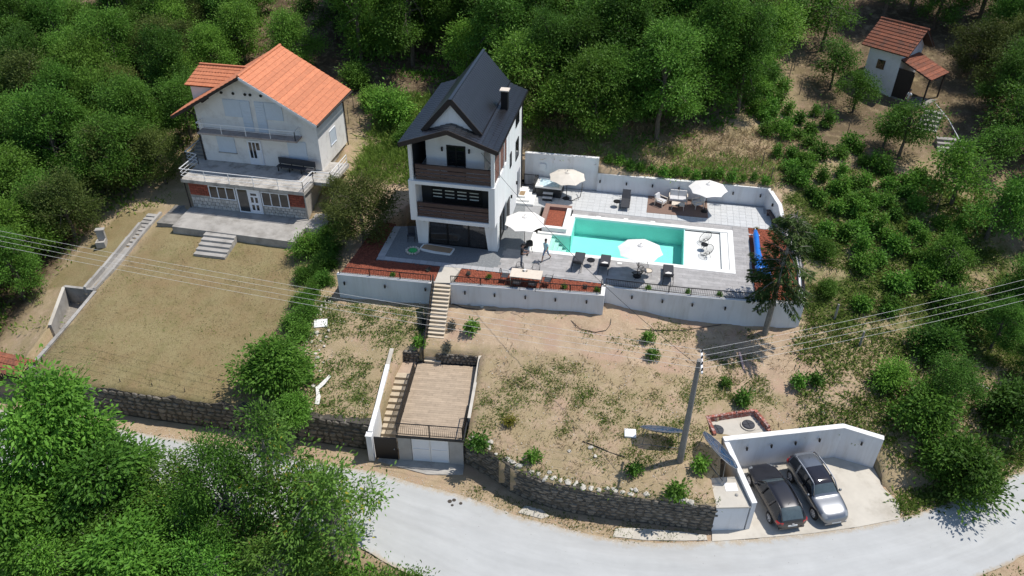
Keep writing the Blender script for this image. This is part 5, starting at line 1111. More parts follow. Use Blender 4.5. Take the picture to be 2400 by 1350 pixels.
# ------------------------------------------------------------------ cars
def car(name, label, loc, rz, L, W, Hh, paint, suv=False):
    t = thing(name, label, 'car', loc, rz); hL = L/2; hw = W/2
    # stations from the rear (x=-) to the front: x, bottom z, belt z, half width at belt, top z, half width at top
    if suv: ST = [(-1.0,.42,.78,.80,.90,.66),(-.96,.30,.86,.93,1.08,.72),(-.86,.22,.95,.985,1.42,.70),(-.70,.20,.97,1,1.56,.69),(-.35,.20,.97,1,1.61,.70),(.0,.20,.96,1,1.60,.70),(.17,.20,.95,1,1.54,.68),(.36,.20,.94,1,1.03,.80),(.42,.20,.93,1,.99,.84),(.62,.21,.88,.985,.96,.78),(.84,.24,.80,.93,.87,.68),(.95,.27,.66,.80,.74,.58),(1.0,.33,.54,.60,.60,.46)]
    else: ST = [(-1.0,.40,.72,.78,.80,.62),(-.965,.30,.82,.92,.92,.70),(-.88,.22,.88,.98,1.16,.70),(-.74,.19,.89,1,1.36,.66),(-.45,.18,.89,1,1.43,.66),(-.05,.18,.88,1,1.43,.66),(.10,.18,.87,1,1.38,.64),(.33,.18,.86,1,.94,.80),(.40,.18,.85,1,.90,.82),(.62,.19,.80,.98,.86,.76),(.84,.22,.70,.91,.77,.64),(.95,.25,.58,.76,.65,.54),(1.0,.31,.48,.55,.53,.42)]
    k = Hh/(1.61 if suv else 1.43); vs = []; fs = []; mi = []; m = 7
    cab0, cab1 = (2, 6)
    for x, zb, zw, wb, zt, wt in ST:
        sec = [(wb*.93*hw,zb*k),(wb*hw,(zb+.6*(zw-zb))*k),(wb*.985*hw,zw*k),(wt*hw,zt*k),(wt*.5*hw,(zt+.02)*k)]
        row = [(x*hL,-y,z) for y, z in sec]+[(x*hL,y,z) for y, z in reversed(sec)]; vs += row
    m = 10; ns = len(ST)
    for i in range(ns-1):
        for j in range(m-1):
            q = (i*m+j, (i+1)*m+j, (i+1)*m+j+1, i*m+j+1); fs.append(q); g = 0
            if j in (2, 6) and cab0 <= i < cab1+1: g = 1           # side glass
            if j in (3,4,5) and i == cab1: g = 2                    # windscreen
            if j in (3,4,5) and i in ((1,) if suv else (1,2)): g = 3                     # rear window
            if suv and j in (3,4,5) and 4 <= i < cab1: g = 4        # glass roof
            if i == ns-3 and j in (2, 6): g = 6                     # headlights
            mi.append(g)
        fs.append((i*m+m-1, (i+1)*m+m-1, (i+1)*m, i*m)); mi.append(0)
    fs += [tuple(range(m-1,-1,-1)), tuple((ns-1)*m+j for j in range(m))]; mi += [0,0]
    me = bpy.data.meshes.new('body'); me.from_pydata(vs, [], fs)
    for _ in range(8): me.materials.append(None)
    me.polygons.foreach_set('material_index', mi); bm = bmesh.new(); bm.from_mesh(me); bmesh.ops.recalc_face_normals(bm, faces=bm.faces); bm.to_mesh(me); bm.free()
    tmp = bpy.data.objects.new('body', me); COL.objects.link(tmp); sb = tmp.modifiers.new('s', 'SUBSURF'); sb.levels = 2; sb.render_levels = 2
    me2 = bpy.data.meshes.new_from_object(tmp.evaluated_get(bpy.context.evaluated_depsgraph_get())); bpy.data.objects.remove(tmp)
    groups = {}; co = [v_.co.copy() for v_ in me2.vertices]
    for f in me2.polygons:
        g = f.material_index
        if g in (1, 6): g = g if f.center.y < 0 else g+4-(3 if g == 6 else 0)
        groups.setdefault(g, []).append(tuple(f.vertices))
    for g, nm in ((0,'body'),(1,'side_window'),(5,'side_window'),(2,'windscreen'),(3,'rear_window'),(4,'glass_roof'),(6,'headlight'),(7,'headlight')):
        if g not in groups: continue
        used = sorted({i for f in groups[g] for i in f}); ix = {i: n_ for n_, i in enumerate(used)}
        MB().add([co[i] for i in used], [tuple(ix[i] for i in f) for f in groups[g]]).build(nm, paint if g == 0 else {2: M_cglass, 3: M_cglass, 4: M_croof, 6: M_lamp, 7: M_lamp}.get(g, M_sglass), t, smooth=True)
    # pillars, wheels, lamps, trim
    wr = .335 if suv else .315; wb_ = .30*L
    for sx in (-1,1):
        xw = sx*wb_+(.02 if sx > 0 else -.0)
        for sy in (-1,1):
            MB().lathe([(wr+.05,0),(wr+.05,.02)], 20).xform(Matrix.Translation((xw,sy*(hw*.985)-sy*.03+(0 if sy < 0 else 0),wr+.01)) @ Matrix.Rotation(R(90), 4, 'X') @ Matrix.Translation((0,0,-.01))).build('wheel_arch', M_tyre, t)
            Mw = Matrix.Translation((xw,sy*(hw*.90),wr)) @ Matrix.Rotation(R(90), 4, 'X')
            ty = MB().lathe([(wr*.62,-.1),(wr*.95,-.105),(wr,-.07),(wr,.07),(wr*.95,.105),(wr*.62,.1)], 22, cap=False).xform(Mw).build('tyre', M_tyre, t, smooth=False)
            rim_ = MB().lathe([(wr*.64,-.06),(wr*.64,.06)], 22).xform(Mw); rim_.build('wheel_well', M_tyre, t)
            sp_ = MB()
            for q in range(5 if not suv else 7):
                a = 2*math.pi*q/(5 if not suv else 7); z_ = -sy*.085; sp_.bar((math.cos(a)*.03,math.sin(a)*.03,z_),(math.cos(a)*wr*.64,math.sin(a)*wr*.64,z_*.95),.06,.03,up=(0,0,1))
            sp_.lathe([(.055,-.01),(.055,.01)], 10, (0,0,-sy*.09)); sp_.lathe([(wr*.58,-.02),(wr*.66,-.02),(wr*.66,.02),(wr*.58,.02)], 22, (0,0,-sy*.088), cap=False); sp_.xform(Mw).build('rim', M_rim, t)
    for sy in (-1,1):
        mx_ = .27*hL; MB().lathe([(.03,-.09),(.09,-.05),(.1,.03),(.04,.09)], 8).xform(Matrix.Translation((mx_,sy*(hw+.06),(.99 if suv else .92)*k)) @ Matrix.Rotation(R(90)*sy, 4, 'X') @ Matrix.Scale(.7, 4, (1,0,0))).build('mirror', paint, t, smooth=True)
        rfp = [(x*hL, sy*(wt+.01)*hw, (zt+.005)*k) for x, zb, zw, wb, zt, wt in ST[1:cab1+2]]; MB().tube(rfp, .035, 6).build('roof_frame', paint, t, smooth=True)
        MB().bar((-.30*L*.72,sy*hw*.985,.92*k),(-.30*L*.80,sy*hw*.72,(1.5 if suv else 1.34)*k),.09,.05).build('rear_pillar', paint, t)
        z0 = (.80 if suv else .68)*k
        MB().prism([(-hL*.955,sy*hw*.95),(-hL*.86,sy*hw*1.0),(-hL*.97,sy*hw*.60),(-hL*1.003,sy*hw*.62)][::1], z0, z0+.16).build('tail_light', M_tail, t, bevel=.02)
        for i_, (xa, xb) in enumerate(((-.05,-.03),)): MB().bar((xa*hL,sy*hw*.995,.9*k),(xa*hL-.02,sy*hw*.74,(1.5 if suv else 1.34)*k),.06,.05).build('door_pillar', M_black, t)
    for xe, nm in ((hL*.992,'front'),(-hL*1.003,'rear')): MB().box(xe-.012,xe+.012,-.26,.26,(.36 if nm == 'front' else .52)*k,(.46 if nm == 'front' else .63)*k).build('licence_plate', M_cap, t)
    MB().box(hL*.955,hL*.985,-.45,.45,.44*k,.58*k).build('grille', M_tyre, t)
    MB().box(-hL*.995,-hL*.93,-hw*.8,hw*.8,.30*k,.44*k).build('bumper', M_tyre if suv else paint, t, bevel=.02); MB().box(hL*.93,hL*.985,-hw*.7,hw*.7,.26*k,.38*k).build('bumper', paint, t, bevel=.02)
    MB().box(-hL*1.008,-hL*1.0,-.06,.06,.69*k,.73*k).build('emblem', M_rim, t)
    if suv:
        for sy in (-1,1): MB().tube([(-.72*hL,sy*.70*hw,1.57*k),(-.3*hL,sy*.71*hw,1.66*k),(.12*hL,sy*.7*hw,1.6*k)], .022, 6).build('roof_rail', M_rim, t)
        MB().box(-hL*.90,-hL*.78,-.55,.55,1.42*k,1.45*k).build('spoiler', paint, t, bevel=.015)
    MB().tube([(-.62*hL,0,(1.56 if suv else 1.39)*k),(-.66*hL,0,(1.72 if suv else 1.55)*k)], .01, 4).build('antenna', M_black, t)
    MB().bar((.40*hL,-.1,(1.0 if suv else .93)*k),(.33*hL,-.6,(1.07 if suv else .97)*k),.02).build('wiper', M_black, t)
    return t
M_sglass = mat('car_side_glass', (.012,.014,.016), .05, var=.2, spec=.8); M_cglass = mat('sky_toned_car_glass', (.06,.08,.085), .05, var=.2, scale=3, spec=.9); M_croof = mat('car_glass_roof', (.015,.012,.014), .06, var=.3, scale=6, spec=.9); M_tyre = mat('tyre', (.012,.012,.012), .8); M_rim = mat('alloy', (.60,.60,.62), .4, metal=.3, var=.05); M_lamp = mat('lamp_glass', (.22,.235,.25), .12, var=.1, coat=.5); M_tail = mat('red_lamp', (.35,.01,.012), .2, coat=.5)  # windscreen and rear glass: sky reflection put into the base colour
M_pblack = mat('charcoal_paint', (.022,.021,.025), .32, metal=.25, var=.08, coat=.6); M_pgrey = mat('silver_grey_paint', (.21,.22,.235), .3, metal=.7, var=.05, coat=.8)
def park(pf, pr, side, *a, **k):
    """place a car by the wheels on its visible side: front and rear wheel contact points, side = +1 if that is its left side"""
    pf, pr = Vector(pf), Vector(pr); d = (pf-pr).normalized(); n = Vector((-d.y, d.x, 0)); c = (pf+pr)/2-n*side*a[3]*.45
    return car(a[0], a[1], (c.x,c.y,-5.464), math.atan2(d.y, d.x), a[2], a[3], a[4], a[5], **k)
park((7.90,31.23,-5.47), (8.80,28.79,-5.47), 1, 'parked_car', 'charcoal hatchback parked nose-in beside the utility box', 4.29, 1.78, 1.43, M_pblack)
park((11.18,29.49,-5.47), (10.16,32.03,-5.47), -1, 'parked_car', 'silver grey crossover with glass roof parked facing the road', 4.3, 1.78, 1.62, M_pgrey, suv=True)
# ------------------------------------------------------------------ pole, wires, yard objects
PX, PY, PZ, PH = 3.72, 30.03, -3.3, 7.4
up_ = thing('utility_pole', 'tall concrete utility pole with a crossarm standing above the parking bay', 'utility pole', (PX,PY,PZ))
MB().tube([(0,0,-.4),(0,0,PH)], [.19,.115], 14).build('shaft', M_pole, up_, smooth=False); MB().bar((.12,-.85,PH-.1),(.12,.85,PH-.1),.09).build('crossarm', M_whitemetal, up_)
WY = (-.72,-.25,.22,.68)
for y in WY: MB().lathe([(.03,0),(.055,.05),(.03,.09),(.05,.13),(.02,.17)], 8, (.12,y,PH-.05)).build('insulator', M_black, up_)
MB().bar((.02,-.3,PH-.55),(.12,-.65,PH-.12),.03).build('brace', M_black, up_)
def sag(a, b, d, n=14): a, b = Vector(a), Vector(b); return [a.lerp(b, i/n)-Vector((0,0,4*d*(i/n)*(1-i/n))) for i in range(n+1)]
LW = [(-38.3,33.9,4.1),(-37.9,33.4,4.1),(-37.5,32.9,4.1),(-37.1,32.4,4.1)]; RW = [(21.9,41.15,4.1),(21.67,40.4,4.1),(21.44,39.66,4.1),(21.24,39.0,4.1)]
for i in range(4):
    y = WY[3-i]; a = (PX+.12,PY+y,PZ+PH+.1)
    e = Vector(LW[i]); e2 = Vector(a)+(e-Vector(a))*1.25; tag(MB().tube(sag(a, (e2.x,e2.y,e2.z+.35), .55), .0075, 4).build('power_line', M_wire), ('uppermost','second','third','lowest')[i]+' overhead wire crossing the dry lawn to the left', 'wire', 'overhead wires')
    e = Vector(RW[i]); e2 = Vector(a)+(e-Vector(a))*1.6; tag(MB().tube(sag(a, (e2.x,e2.y,e2.z+.2), .5), .0075, 4).build('power_line', M_wire), ('uppermost','second','third','lowest')[i]+' overhead wire running right over the bushes', 'wire', 'overhead wires')
tag(MB().tube(sag((PX-.1,PY+.1,PZ+PH-.4), (-10.4,44.15,7.15), .75, 24), .014, 4).build('service_cable', M_cable), 'thin dark cable from the pole across the terrace to the villa balcony', 'cable')
def mesh_dish(loc, rz, tilt, w, h, label, zc=.8):
    t = thing('mesh_dish', label, 'dish', loc, rz, 'blue mesh dishes'); M_ = Matrix.Translation((0,0,zc)) @ Matrix.Rotation(tilt, 4, 'X')
    n = 12; rg = [Vector((w/2*math.cos(2*math.pi*k/n),h/2*math.sin(2*math.pi*k/n),0)) for k in range(n)]
    sf = MB(); vs = [M_ @ Vector((0,0,-.2))]+[M_ @ (p*.55+Vector((0,0,-.13))) for p in rg]+[M_ @ p for p in rg]; fs = []
    for k in range(n): j = (k+1) % n; fs += [(0,1+k,1+j), (1+k,13+k,13+j,1+j)]
    so = sf.add(vs, fs).build('netting', M_net, t, smooth=True); md = so.modifiers.new('s', 'SOLIDIFY'); md.thickness = .012
    MB().tube([M_ @ p for p in rg]+[M_ @ rg[0]], .022, 6).build('rim', M_fr, t)
    for f_ in (.33,.66,.85): MB().tube([M_ @ (p*f_+Vector((0,0,-.19*(1-f_)+.01))) for p in rg]+[M_ @ (rg[0]*f_+Vector((0,0,-.19*(1-f_)+.01)))], .01, 4).build('ring_wire', M_fr, t)
    for k in range(0, n, 2): MB().bar(M_ @ Vector((0,0,-.18)), M_ @ rg[k], .014).build('spoke', M_fr, t)
    b = MB()
    for sx in (-1,1):
        for sy in (-1,1):
            top = M_ @ Vector((sx*w*.36,sy*h*.33,-.02)); MB().bar(top, (sx*w*.42,sy*h*.42*abs(math.cos(tilt))+(0 if sy > 0 else 0),-.05),.03).build('leg', M_fr, t)
    MB().bar((-w*.44,-h*.42*abs(math.cos(tilt)),.03),(w*.44,-h*.42*abs(math.cos(tilt)),.03),.035).build('foot_bar', M_fr, t); return t
M_net = mat('blue_netting', (.02,.09,.21), .5, var=.4, scale=14); _n = M_net.node_tree.nodes; _t = _n.new('ShaderNodeBsdfTransparent'); _x = _n.new('ShaderNodeMixShader'); _x.inputs[0].default_value = .4; M_net.node_tree.links.new(_n['Principled BSDF'].outputs[0], _x.inputs[1]); M_net.node_tree.links.new(_t.outputs[0], _x.inputs[2]); M_net.node_tree.links.new(_x.outputs[0], _n['Material Output'].inputs[0]); M_fr = mat('galvanised_frame', (.20,.20,.20), .5, metal=.4, var=.2)
mesh_dish((2.6,31.2,-3.05), R(3), R(-31), 2.4, 1.2, 'blue mesh dish lying nearly flat on its frame left of the pole', .95)
mesh_dish((5.75,30.55,-3.35), R(-57), R(-36), 2.9, 1.5, 'blue mesh dish tilted above the utility box right of the pole', .95)
wb = thing('white_box', 'white square box lying on the slope left of the flat dish', 'box', (0.92,31.32,-2.96), R(5)); MB().box(-.32,.32,-.3,.3,.0,.1).build('lid', M_whitemetal, wb); MB().box(-.3,.3,-.28,.28,-.06,0).build('base', M_concold, wb)
# manhole enclosure
en = thing('brick_enclosure', 'three-sided low brick enclosure round two black manholes', 'enclosure', (6.9,33.6,-3.3))
EB = [(5.62,32.3),(5.22,33.58),(7.95,34.72),(8.7,33.4)]
for si in range(3):
    a = Vector(EB[si]); b = Vector(EB[si+1]); L_ = (b-a).length; n = int(L_/.24); an = math.atan2((b-a).y, (b-a).x)
    for j in range(2):
        for i in range(n+1):
            p = a+(b-a).normalized()*((i+.5*(j % 2))*.24)
            if (p-a).length > L_: continue
            c_ = MB().box(-.11,.11,-.09,.09,-.09,.09) if 'ENB' not in globals() else None
            if c_: ENB = c_.build('brick', mat('painted_brick', (.30,.09,.06), .9, var=.4, scale=8, dirt=(.62,.58,.54), dscale=5, damt=.95), en); o = ENB
            else: o = inst(ENB, 'brick', en)
            l_ = XF[en][0]; o.location = (p.x-l_.x, p.y-l_.y, .04+j*.19); o.rotation_euler = (0,0,an+rng.uniform(-.05,.05))
MB().prism([(5.45,32.4),(5.1,33.6),(7.97,34.82),(8.82,33.4),(7.2,32.65)], -3.9, -3.36).build('floor', M_slab, en, world=True)
for i, (p, lb) in enumerate((((5.80,32.93,-3.30), 'black round manhole cover in the left corner of the brick enclosure'), ((7.57,33.69,-3.30), 'black round manhole cover on a concrete ring at the back of the enclosure'))):
    mh = thing('manhole_cover', lb, 'manhole', (p[0],p[1],-3.36)); r_ = .36
    if i: MB().lathe([(.44,0),(.44,.08),(.36,.08)], 20).build('ring', M_slab, mh)
    MB().lathe([(r_,.0),(r_,.13),(r_*.9,.16)], 20).build('lid', M_charcoal, mh)
    for a in (.4,1.97): MB().bar((-r_*.8*math.cos(a),-r_*.8*math.sin(a),.165),(r_*.8*math.cos(a),r_*.8*math.sin(a),.165),.05,.03).build('rib', M_charcoal, mh)
# left property: channel, sunken bay, post, tiled gate roof
CH = thing('stair_channel', 'old concrete stair and gutter running down the left edge of the lawn', 'stairs', (-36.8,42,-2.4))
for s, (xa, xb) in enumerate(((-36.62,-36.42),(-37.35,-37.15))):
    P_ = [(y, H((xa+xb)/2, y)) for y in (46.2,44.5,42.8,41,39.5,38.2,37.3)]
    for (y0, z0), (y1, z1) in zip(P_[:-1], P_[1:]):
        if s and y1 > 43.5: continue
        MB().prism([(xa,y1),(xb,y1),(xb,y0-.02),(xa,y0-.02)], -4.2, [z1+.22,z1+.22,z0+.24,z0+.24] if not s else [z1+.42,z1+.42,z0+.46,z0+.46]).build('kerb', M_concrete, CH, world=True)
for i in range(9): y = 46.0-i*.42; z = H(-36.9, y); MB().box(-37.5,-36.63,y-.36,y,-4,z+.16-.02*i).build('step', M_concrete, CH, world=True)
MB().prism([(-37.15,37.35),(-36.62,37.35),(-36.62,42.1),(-37.15,42.1)], -4.4, [H(-36.9,37.35)-.03,H(-36.9,37.35)-.03,H(-36.9,42.1)+.03,H(-36.9,42.1)+.03]).build('gutter', M_concrete, CH, world=True)
poly_wall('bay_wall', 'stained concrete back wall of the sunken bay beside the lawn', [(-39.25,37.65),(-36.4,37.3)], [-2.85,-2.5], -4.8, .18, m=M_concold, mc=M_concrete)
poly_wall('bay_wall', 'pale concrete side wall of the sunken bay', [(-38.05,34.2),(-39.2,37.55)], [-3.5,-2.85], -4.8, .18, m=M_concrete, mc=M_slab)
poly_wall('bay_kerb', 'long concrete kerb between the lawn and the sunken path', [(-36.4,37.2),(-36.35,34),(-36.4,29.8)], [-2.55,-2.95,-3.5], -5.2, .2, m=M_concrete, mc=M_concrete)
tag(MB().prism([(-36.45,37.3),(-36.45,29.9),(-38.1,29.9),(-38.1,34.2),(-39.2,37.6)], -5.9, [-4.1,-5.0,-5.0,-4.5,-4.2]).build('sunken_path', mat('gravel_path', (.30,.27,.23), .95, var=.3, scale=9, bump=.4)), kind='structure')
fp = thing('water_post', 'old concrete fountain post with basin beside the bushes', 'fountain', (-39.44,42.68,-2.52), R(20)); MB().prism([(-.28,.0),(.28,0),(.24,.35),(-.24,.35)], 0, 1.15).build('post', M_concrete, fp); MB().box(-.32,.32,-.02,.38,1.15,1.22).build('cap', M_concrete, fp)
bsn = MB(); bsn.box(-.32,.32,-.6,-.52,0,.5); bsn.box(-.32,-.24,-.52,0,0,.5001); bsn.box(.24,.32,-.52,0,0,.5002); bsn.box(-.24,.24,-.52,0,0,.3); bsn.build('basin', M_concrete, fp)
tr_ = thing('tiled_gate', 'small red tiled roof on dark posts over the left road gate', 'gate', (-38.0,30.1,-5.2), R(-6))
for x in (-1.7,1.55): MB().bar((x,0,-.3),(x,0,1.75),.12).build('post', M_fascia, tr_)
def tw(x, y, z): c, s = math.cos(R(-6)), math.sin(R(-6)); return (-38.0+x*c-y*s, 30.1+x*s+y*c, -5.2+z)
ss = MB(); slab_quad(ss, tw(-2,-.75,1.75), tw(1.75,-.75,1.75), tw(1.75,0,2.3), tw(-2,0,2.3), .06); slab_quad(ss, tw(-2,.75,1.75), tw(1.75,.75,1.75), tw(1.75,0,2.3), tw(-2,0,2.3), .06); so = ss.build('roof', M_fascia, tr_, world=True)
for sy in (-.77,.77): roof_courses(so, tw(-2,sy,1.76), tw(1.77,sy,1.76), tw(-2,0,2.31), tw(1.77,0,2.31), 3, M_oldtile, .22, .03, .05)
for i in range(14): MB().box(-1.6+i*.225,-1.5+i*.225,-.02,.02,0,1.4).build('picket', M_fascia, tr_)
# odds and ends on the slopes
tag(MB().tube([(7.14,38.98,-2.38),(7.38,37.69,-2.63)], .07, 8).xform(Matrix.Translation((0,0,.06))).build('pipe', mat('pink_pipe', (.50,.34,.31), .7)), 'pinkish pipe lying on the slope right of the pole', 'pipe')
def hose(pts, r, label, m=None): tag(MB().tube([(p[0],p[1],p[2]+.04) for p in pts], r, 6).build('hose', m or M_cable), label, 'hose')
hose([(-11.46,39.32,-1.53),(-10.63,39.08,-1.58),(-9.91,39.08,-1.57),(-9.06,39.10,-1.57),(-8.45,39.19,-1.54)], .035, 'black pipe lying along the foot of the wall right of the stairs')
hose([(-3.52,39.09,-1.55),(-2.84,38.52,-1.69),(-1.87,38.43,-1.74),(-1.23,38.74,-1.72),(-1.01,39.25,-1.63),(-1.01,39.75,-1.52)], .02, 'thin dark hose looping on the dirt below the dining wall')
hose([(0.62,39.34,-1.79),(1.97,39.62,-1.90),(3.58,40.08,-2.00),(4.92,40.63,-1.98),(6.00,41.04,-1.92)], .022, 'black hose running along the dirt below the pool wall')
hose([(-1.65,30.34,-3.09),(-0.79,30.11,-3.11),(-0.06,29.84,-3.14),(0.77,29.70,-3.16)], .025, 'dark hose on the slope above the curved stone wall')
def post(px_, h_, label, r=.045, m=None): o = tag(MB().tube([(0,0,-.2),(0,0,h_)], [r,r*.85], 6).build('fence_post', m or M_bark), label, 'post', 'wooden posts on the hillside'); o.location = px_
post((14.57,41.01,-2.23), 1.15, 'weathered post on the slope between the overhead wires', .08, M_pole)
post((13.15,42.75,-1.64), 1.2, 'leaning grey post right of the terrace end', .08, M_pole)
for i, p in enumerate(((9.39,54.75,1.65),(8.84,56.69,1.91),(13.18,63.83,2.45),(14.18,65.11,2.48),(15.24,65.20,2.42),(12.68,69.36,3.12),(13.34,68.74,2.94),(11.96,72.08,3.75),(8.62,76.92,5.30),(16.06,63.50,2.28),(12.40,73.22,3.97),(21.00,53.59,0.81),(21.27,54.33,0.96),(16.95,68.84,2.61))): post(p, 1.25, 'thin wooden stake standing in the hillside garden', .035)
for i, p in enumerate(((-24.22,58.11,1.62),(-25.38,58.45,1.68),(-25.93,58.70,1.72),(-25.52,60.20,2.03))): post(p, 1.3, 'thin dark fence stake behind the old house', .035)
for i, p in enumerate(((-29.87,29.76,-3.28),(-27.78,29.83,-3.31),(-25.62,29.81,-3.35),(-23.51,29.74,-3.38))): post((p[0],p[1]+.1,p[2]), .28, 'short rusty peg along the lawn edge above the stone wall', .03)
fc = thing('wire_fence', 'grey metal fence panel above the road at the right edge', 'fence', (22.91,39.25,-4.29), R(-38))
for i in range(26): MB().bar((-1.6+i*.13,0,0),(-1.6+i*.13,0,.95),.014).build('bar', M_wire, fc)
for z in (.05,.92): MB().bar((-1.65,0,z),(1.75,0,z),.03).build('rail', M_wire, fc)
# debris
r9 = random.Random(21)
def sheet(pts, label, m): 
    vs = [Vector(p) for p in pts]; n = len(vs)//2; o = tag(MB().add([v+Vector((0,0,.05+r9.uniform(0,.08))) for v in vs], [(i,i+1,n+i+1,n+i) for i in range(n-1)]).build('plastic_sheet', m), label, 'plastic sheet'); s = o.modifiers.new('s', 'SOLIDIFY'); s.thickness = .02
sheet([(-17.45,32.57,-2.93),(-17.68,31.95,-3.05),(-17.92,31.52,-3.13),(-17.65,30.95,-3.24),(-17.55,30.41,-3.34),(-17.29,32.43,-2.96),(-17.44,31.83,-3.07),(-17.66,31.41,-3.15),(-17.37,30.93,-3.24),(-17.27,30.39,-3.34)], 'crumpled white plastic strip lying on the grassy plot', M_canvas)
sl = tag(MB().box(-.42,.42,-.34,.34,0,.06).build('stone_slab', M_cap), 'pale square slab lying beside the ivy hedge', 'slab'); sl.location = Vector((-19.45,36.37,-2.21))+Vector((0,0,.05)); sl.rotation_euler = (R(8),0,R(20))
RKL = [(1150,1037),(1163,1068),(1335,1062),(1385,1050),(1288,1108),(1480,1145),(1470,895)]
RB = [(-18.93,35.00,-2.45),(-18.56,34.65,-2.52),(-18.76,34.27,-2.59),(-18.62,33.68,-2.71),(-18.16,33.43,-2.76),(-18.59,33.09,-2.82),(-18.13,32.77,-2.89),(-18.53,32.38,-2.96),(-18.87,33.98,-2.65),(-18.70,35.39,-2.38),(-18.00,29.81,-3.44),(-17.72,29.65,-3.47),(-17.66,30.02,-3.41),(-18.11,31.65,-3.10),(-19.46,35.63,-2.34),(-18.75,35.92,-2.28),(-6.73,29.57,-3.42),(-6.25,28.83,-3.49),(-2.27,29.58,-3.21),(-1.14,29.99,-3.13),(-3.15,28.06,-3.44),(1.27,27.76,-3.44),(-7.46,29.53,-3.46),(-5.28,28.40,-3.50),(-4.77,28.25,-3.49),(4.39,27.56,-3.48),(3.94,27.62,-3.46),(1.50,27.75,-3.44),(-0.84,29.48,-3.19),(-13.10,39.13,-1.63),(-13.55,39.15,-1.65),(-14.28,39.14,-1.68),(-10.27,39.38,-1.50),(-9.40,39.33,-1.51)]
for i, p in enumerate(RB):
    s_ = r9.uniform(.1,.24); o = bpy.data.objects.new('rock', ROCKS[i % 4]); COL.objects.link(o); o.location = (p[0],p[1],p[2]+.03); o.scale = (s_,s_*r9.uniform(.6,1),s_*.6); o.rotation_euler = (0,0,r9.uniform(0,6))
    tag(o, 'pale rock in the rubble strip beside the ivy hedge' if i < 16 else ('pale rock on the slope above the curved stone wall' if i < 29 else 'pale rock at the foot of the terrace wall'), 'rock', 'pale rocks on the plots')
# garden stair by the hut
for lb, p0, p1, n in (('stone steps with white rail below the hut', (22.63,65.39,2.43), (23.53,67.72,2.67), 5), ('lower flight of stone steps under the hut garden', (23.56,61.95,2.09), (23.56,63.46,2.25), 4)):
    a, b = Vector(p0), Vector(p1); t = thing('stone_steps', lb, 'steps', a, math.atan2((b-a).y,(b-a).x)-math.pi/2)
    for i in range(n): MB().box(-.75,.75,i*(b-a).length/n-.1,(i+1)*(b-a).length/n,-.5,.05+i*.2+(.0)).build('step', M_concrete, t)
tag(MB().tube([Vector((23.72,68.71,2.78))+Vector((0,0,.8)),Vector((24.20,66.02,2.49))+Vector((0,0,.8)),Vector((24.66,61.12,1.97))+Vector((0,0,.5))], .035, 5).build('handrail', M_whitemetal), 'pale handrail slanting down from the hut steps', 'handrail')
# ------------------------------------------------------------------ vegetation
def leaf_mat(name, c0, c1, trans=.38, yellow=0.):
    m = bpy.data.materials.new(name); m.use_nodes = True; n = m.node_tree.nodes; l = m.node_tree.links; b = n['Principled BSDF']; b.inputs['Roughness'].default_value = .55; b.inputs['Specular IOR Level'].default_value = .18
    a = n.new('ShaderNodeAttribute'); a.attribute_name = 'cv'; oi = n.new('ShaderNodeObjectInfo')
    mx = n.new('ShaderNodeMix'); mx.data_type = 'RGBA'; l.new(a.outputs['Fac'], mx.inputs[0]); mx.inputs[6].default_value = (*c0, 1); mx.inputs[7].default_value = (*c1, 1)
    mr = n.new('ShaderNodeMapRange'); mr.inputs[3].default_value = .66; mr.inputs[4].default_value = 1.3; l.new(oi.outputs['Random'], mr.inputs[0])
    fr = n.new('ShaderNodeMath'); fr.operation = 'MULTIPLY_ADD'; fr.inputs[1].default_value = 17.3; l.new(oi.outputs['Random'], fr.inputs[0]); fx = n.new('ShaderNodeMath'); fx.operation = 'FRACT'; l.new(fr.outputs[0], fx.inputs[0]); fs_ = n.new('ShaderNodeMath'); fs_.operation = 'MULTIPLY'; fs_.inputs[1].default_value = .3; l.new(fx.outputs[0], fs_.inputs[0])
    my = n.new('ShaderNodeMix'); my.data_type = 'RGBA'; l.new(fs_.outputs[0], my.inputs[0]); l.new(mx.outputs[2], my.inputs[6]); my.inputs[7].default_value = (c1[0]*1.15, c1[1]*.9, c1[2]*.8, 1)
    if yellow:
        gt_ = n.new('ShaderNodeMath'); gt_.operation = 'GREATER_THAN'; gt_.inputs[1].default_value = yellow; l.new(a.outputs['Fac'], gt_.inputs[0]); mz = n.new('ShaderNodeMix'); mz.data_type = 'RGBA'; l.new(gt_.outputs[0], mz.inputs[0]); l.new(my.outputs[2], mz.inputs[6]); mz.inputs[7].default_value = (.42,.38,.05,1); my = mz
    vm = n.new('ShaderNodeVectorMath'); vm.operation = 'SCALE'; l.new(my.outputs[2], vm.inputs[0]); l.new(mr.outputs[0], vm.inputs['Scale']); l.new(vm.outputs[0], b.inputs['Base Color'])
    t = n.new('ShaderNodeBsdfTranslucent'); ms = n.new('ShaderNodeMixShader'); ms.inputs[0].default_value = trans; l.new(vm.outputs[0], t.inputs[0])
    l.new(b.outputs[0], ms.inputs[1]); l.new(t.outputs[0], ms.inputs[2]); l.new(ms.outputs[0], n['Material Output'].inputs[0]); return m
L_forest = leaf_mat('forest_leaf', (.034,.098,.014), (.135,.295,.042))
L_bright = leaf_mat('bright_leaf', (.052,.145,.016), (.19,.37,.055))
L_walnut = leaf_mat('walnut_leaf', (.050,.150,.017), (.175,.38,.055)); L_road = leaf_mat('road_tree_leaf', (.065,.155,.022), (.22,.41,.075), .4, .985)
L_olive = leaf_mat('olive_leaf', (.045,.080,.017), (.16,.21,.052))
L_shrub = leaf_mat('shrub_leaf', (.040,.125,.015), (.155,.33,.045))
L_spruce = leaf_mat('spruce_needle', (.018,.042,.008), (.075,.12,.028), .2)
L_yellow = leaf_mat('yellow_leaf', (.16,.18,.03), (.36,.34,.05))
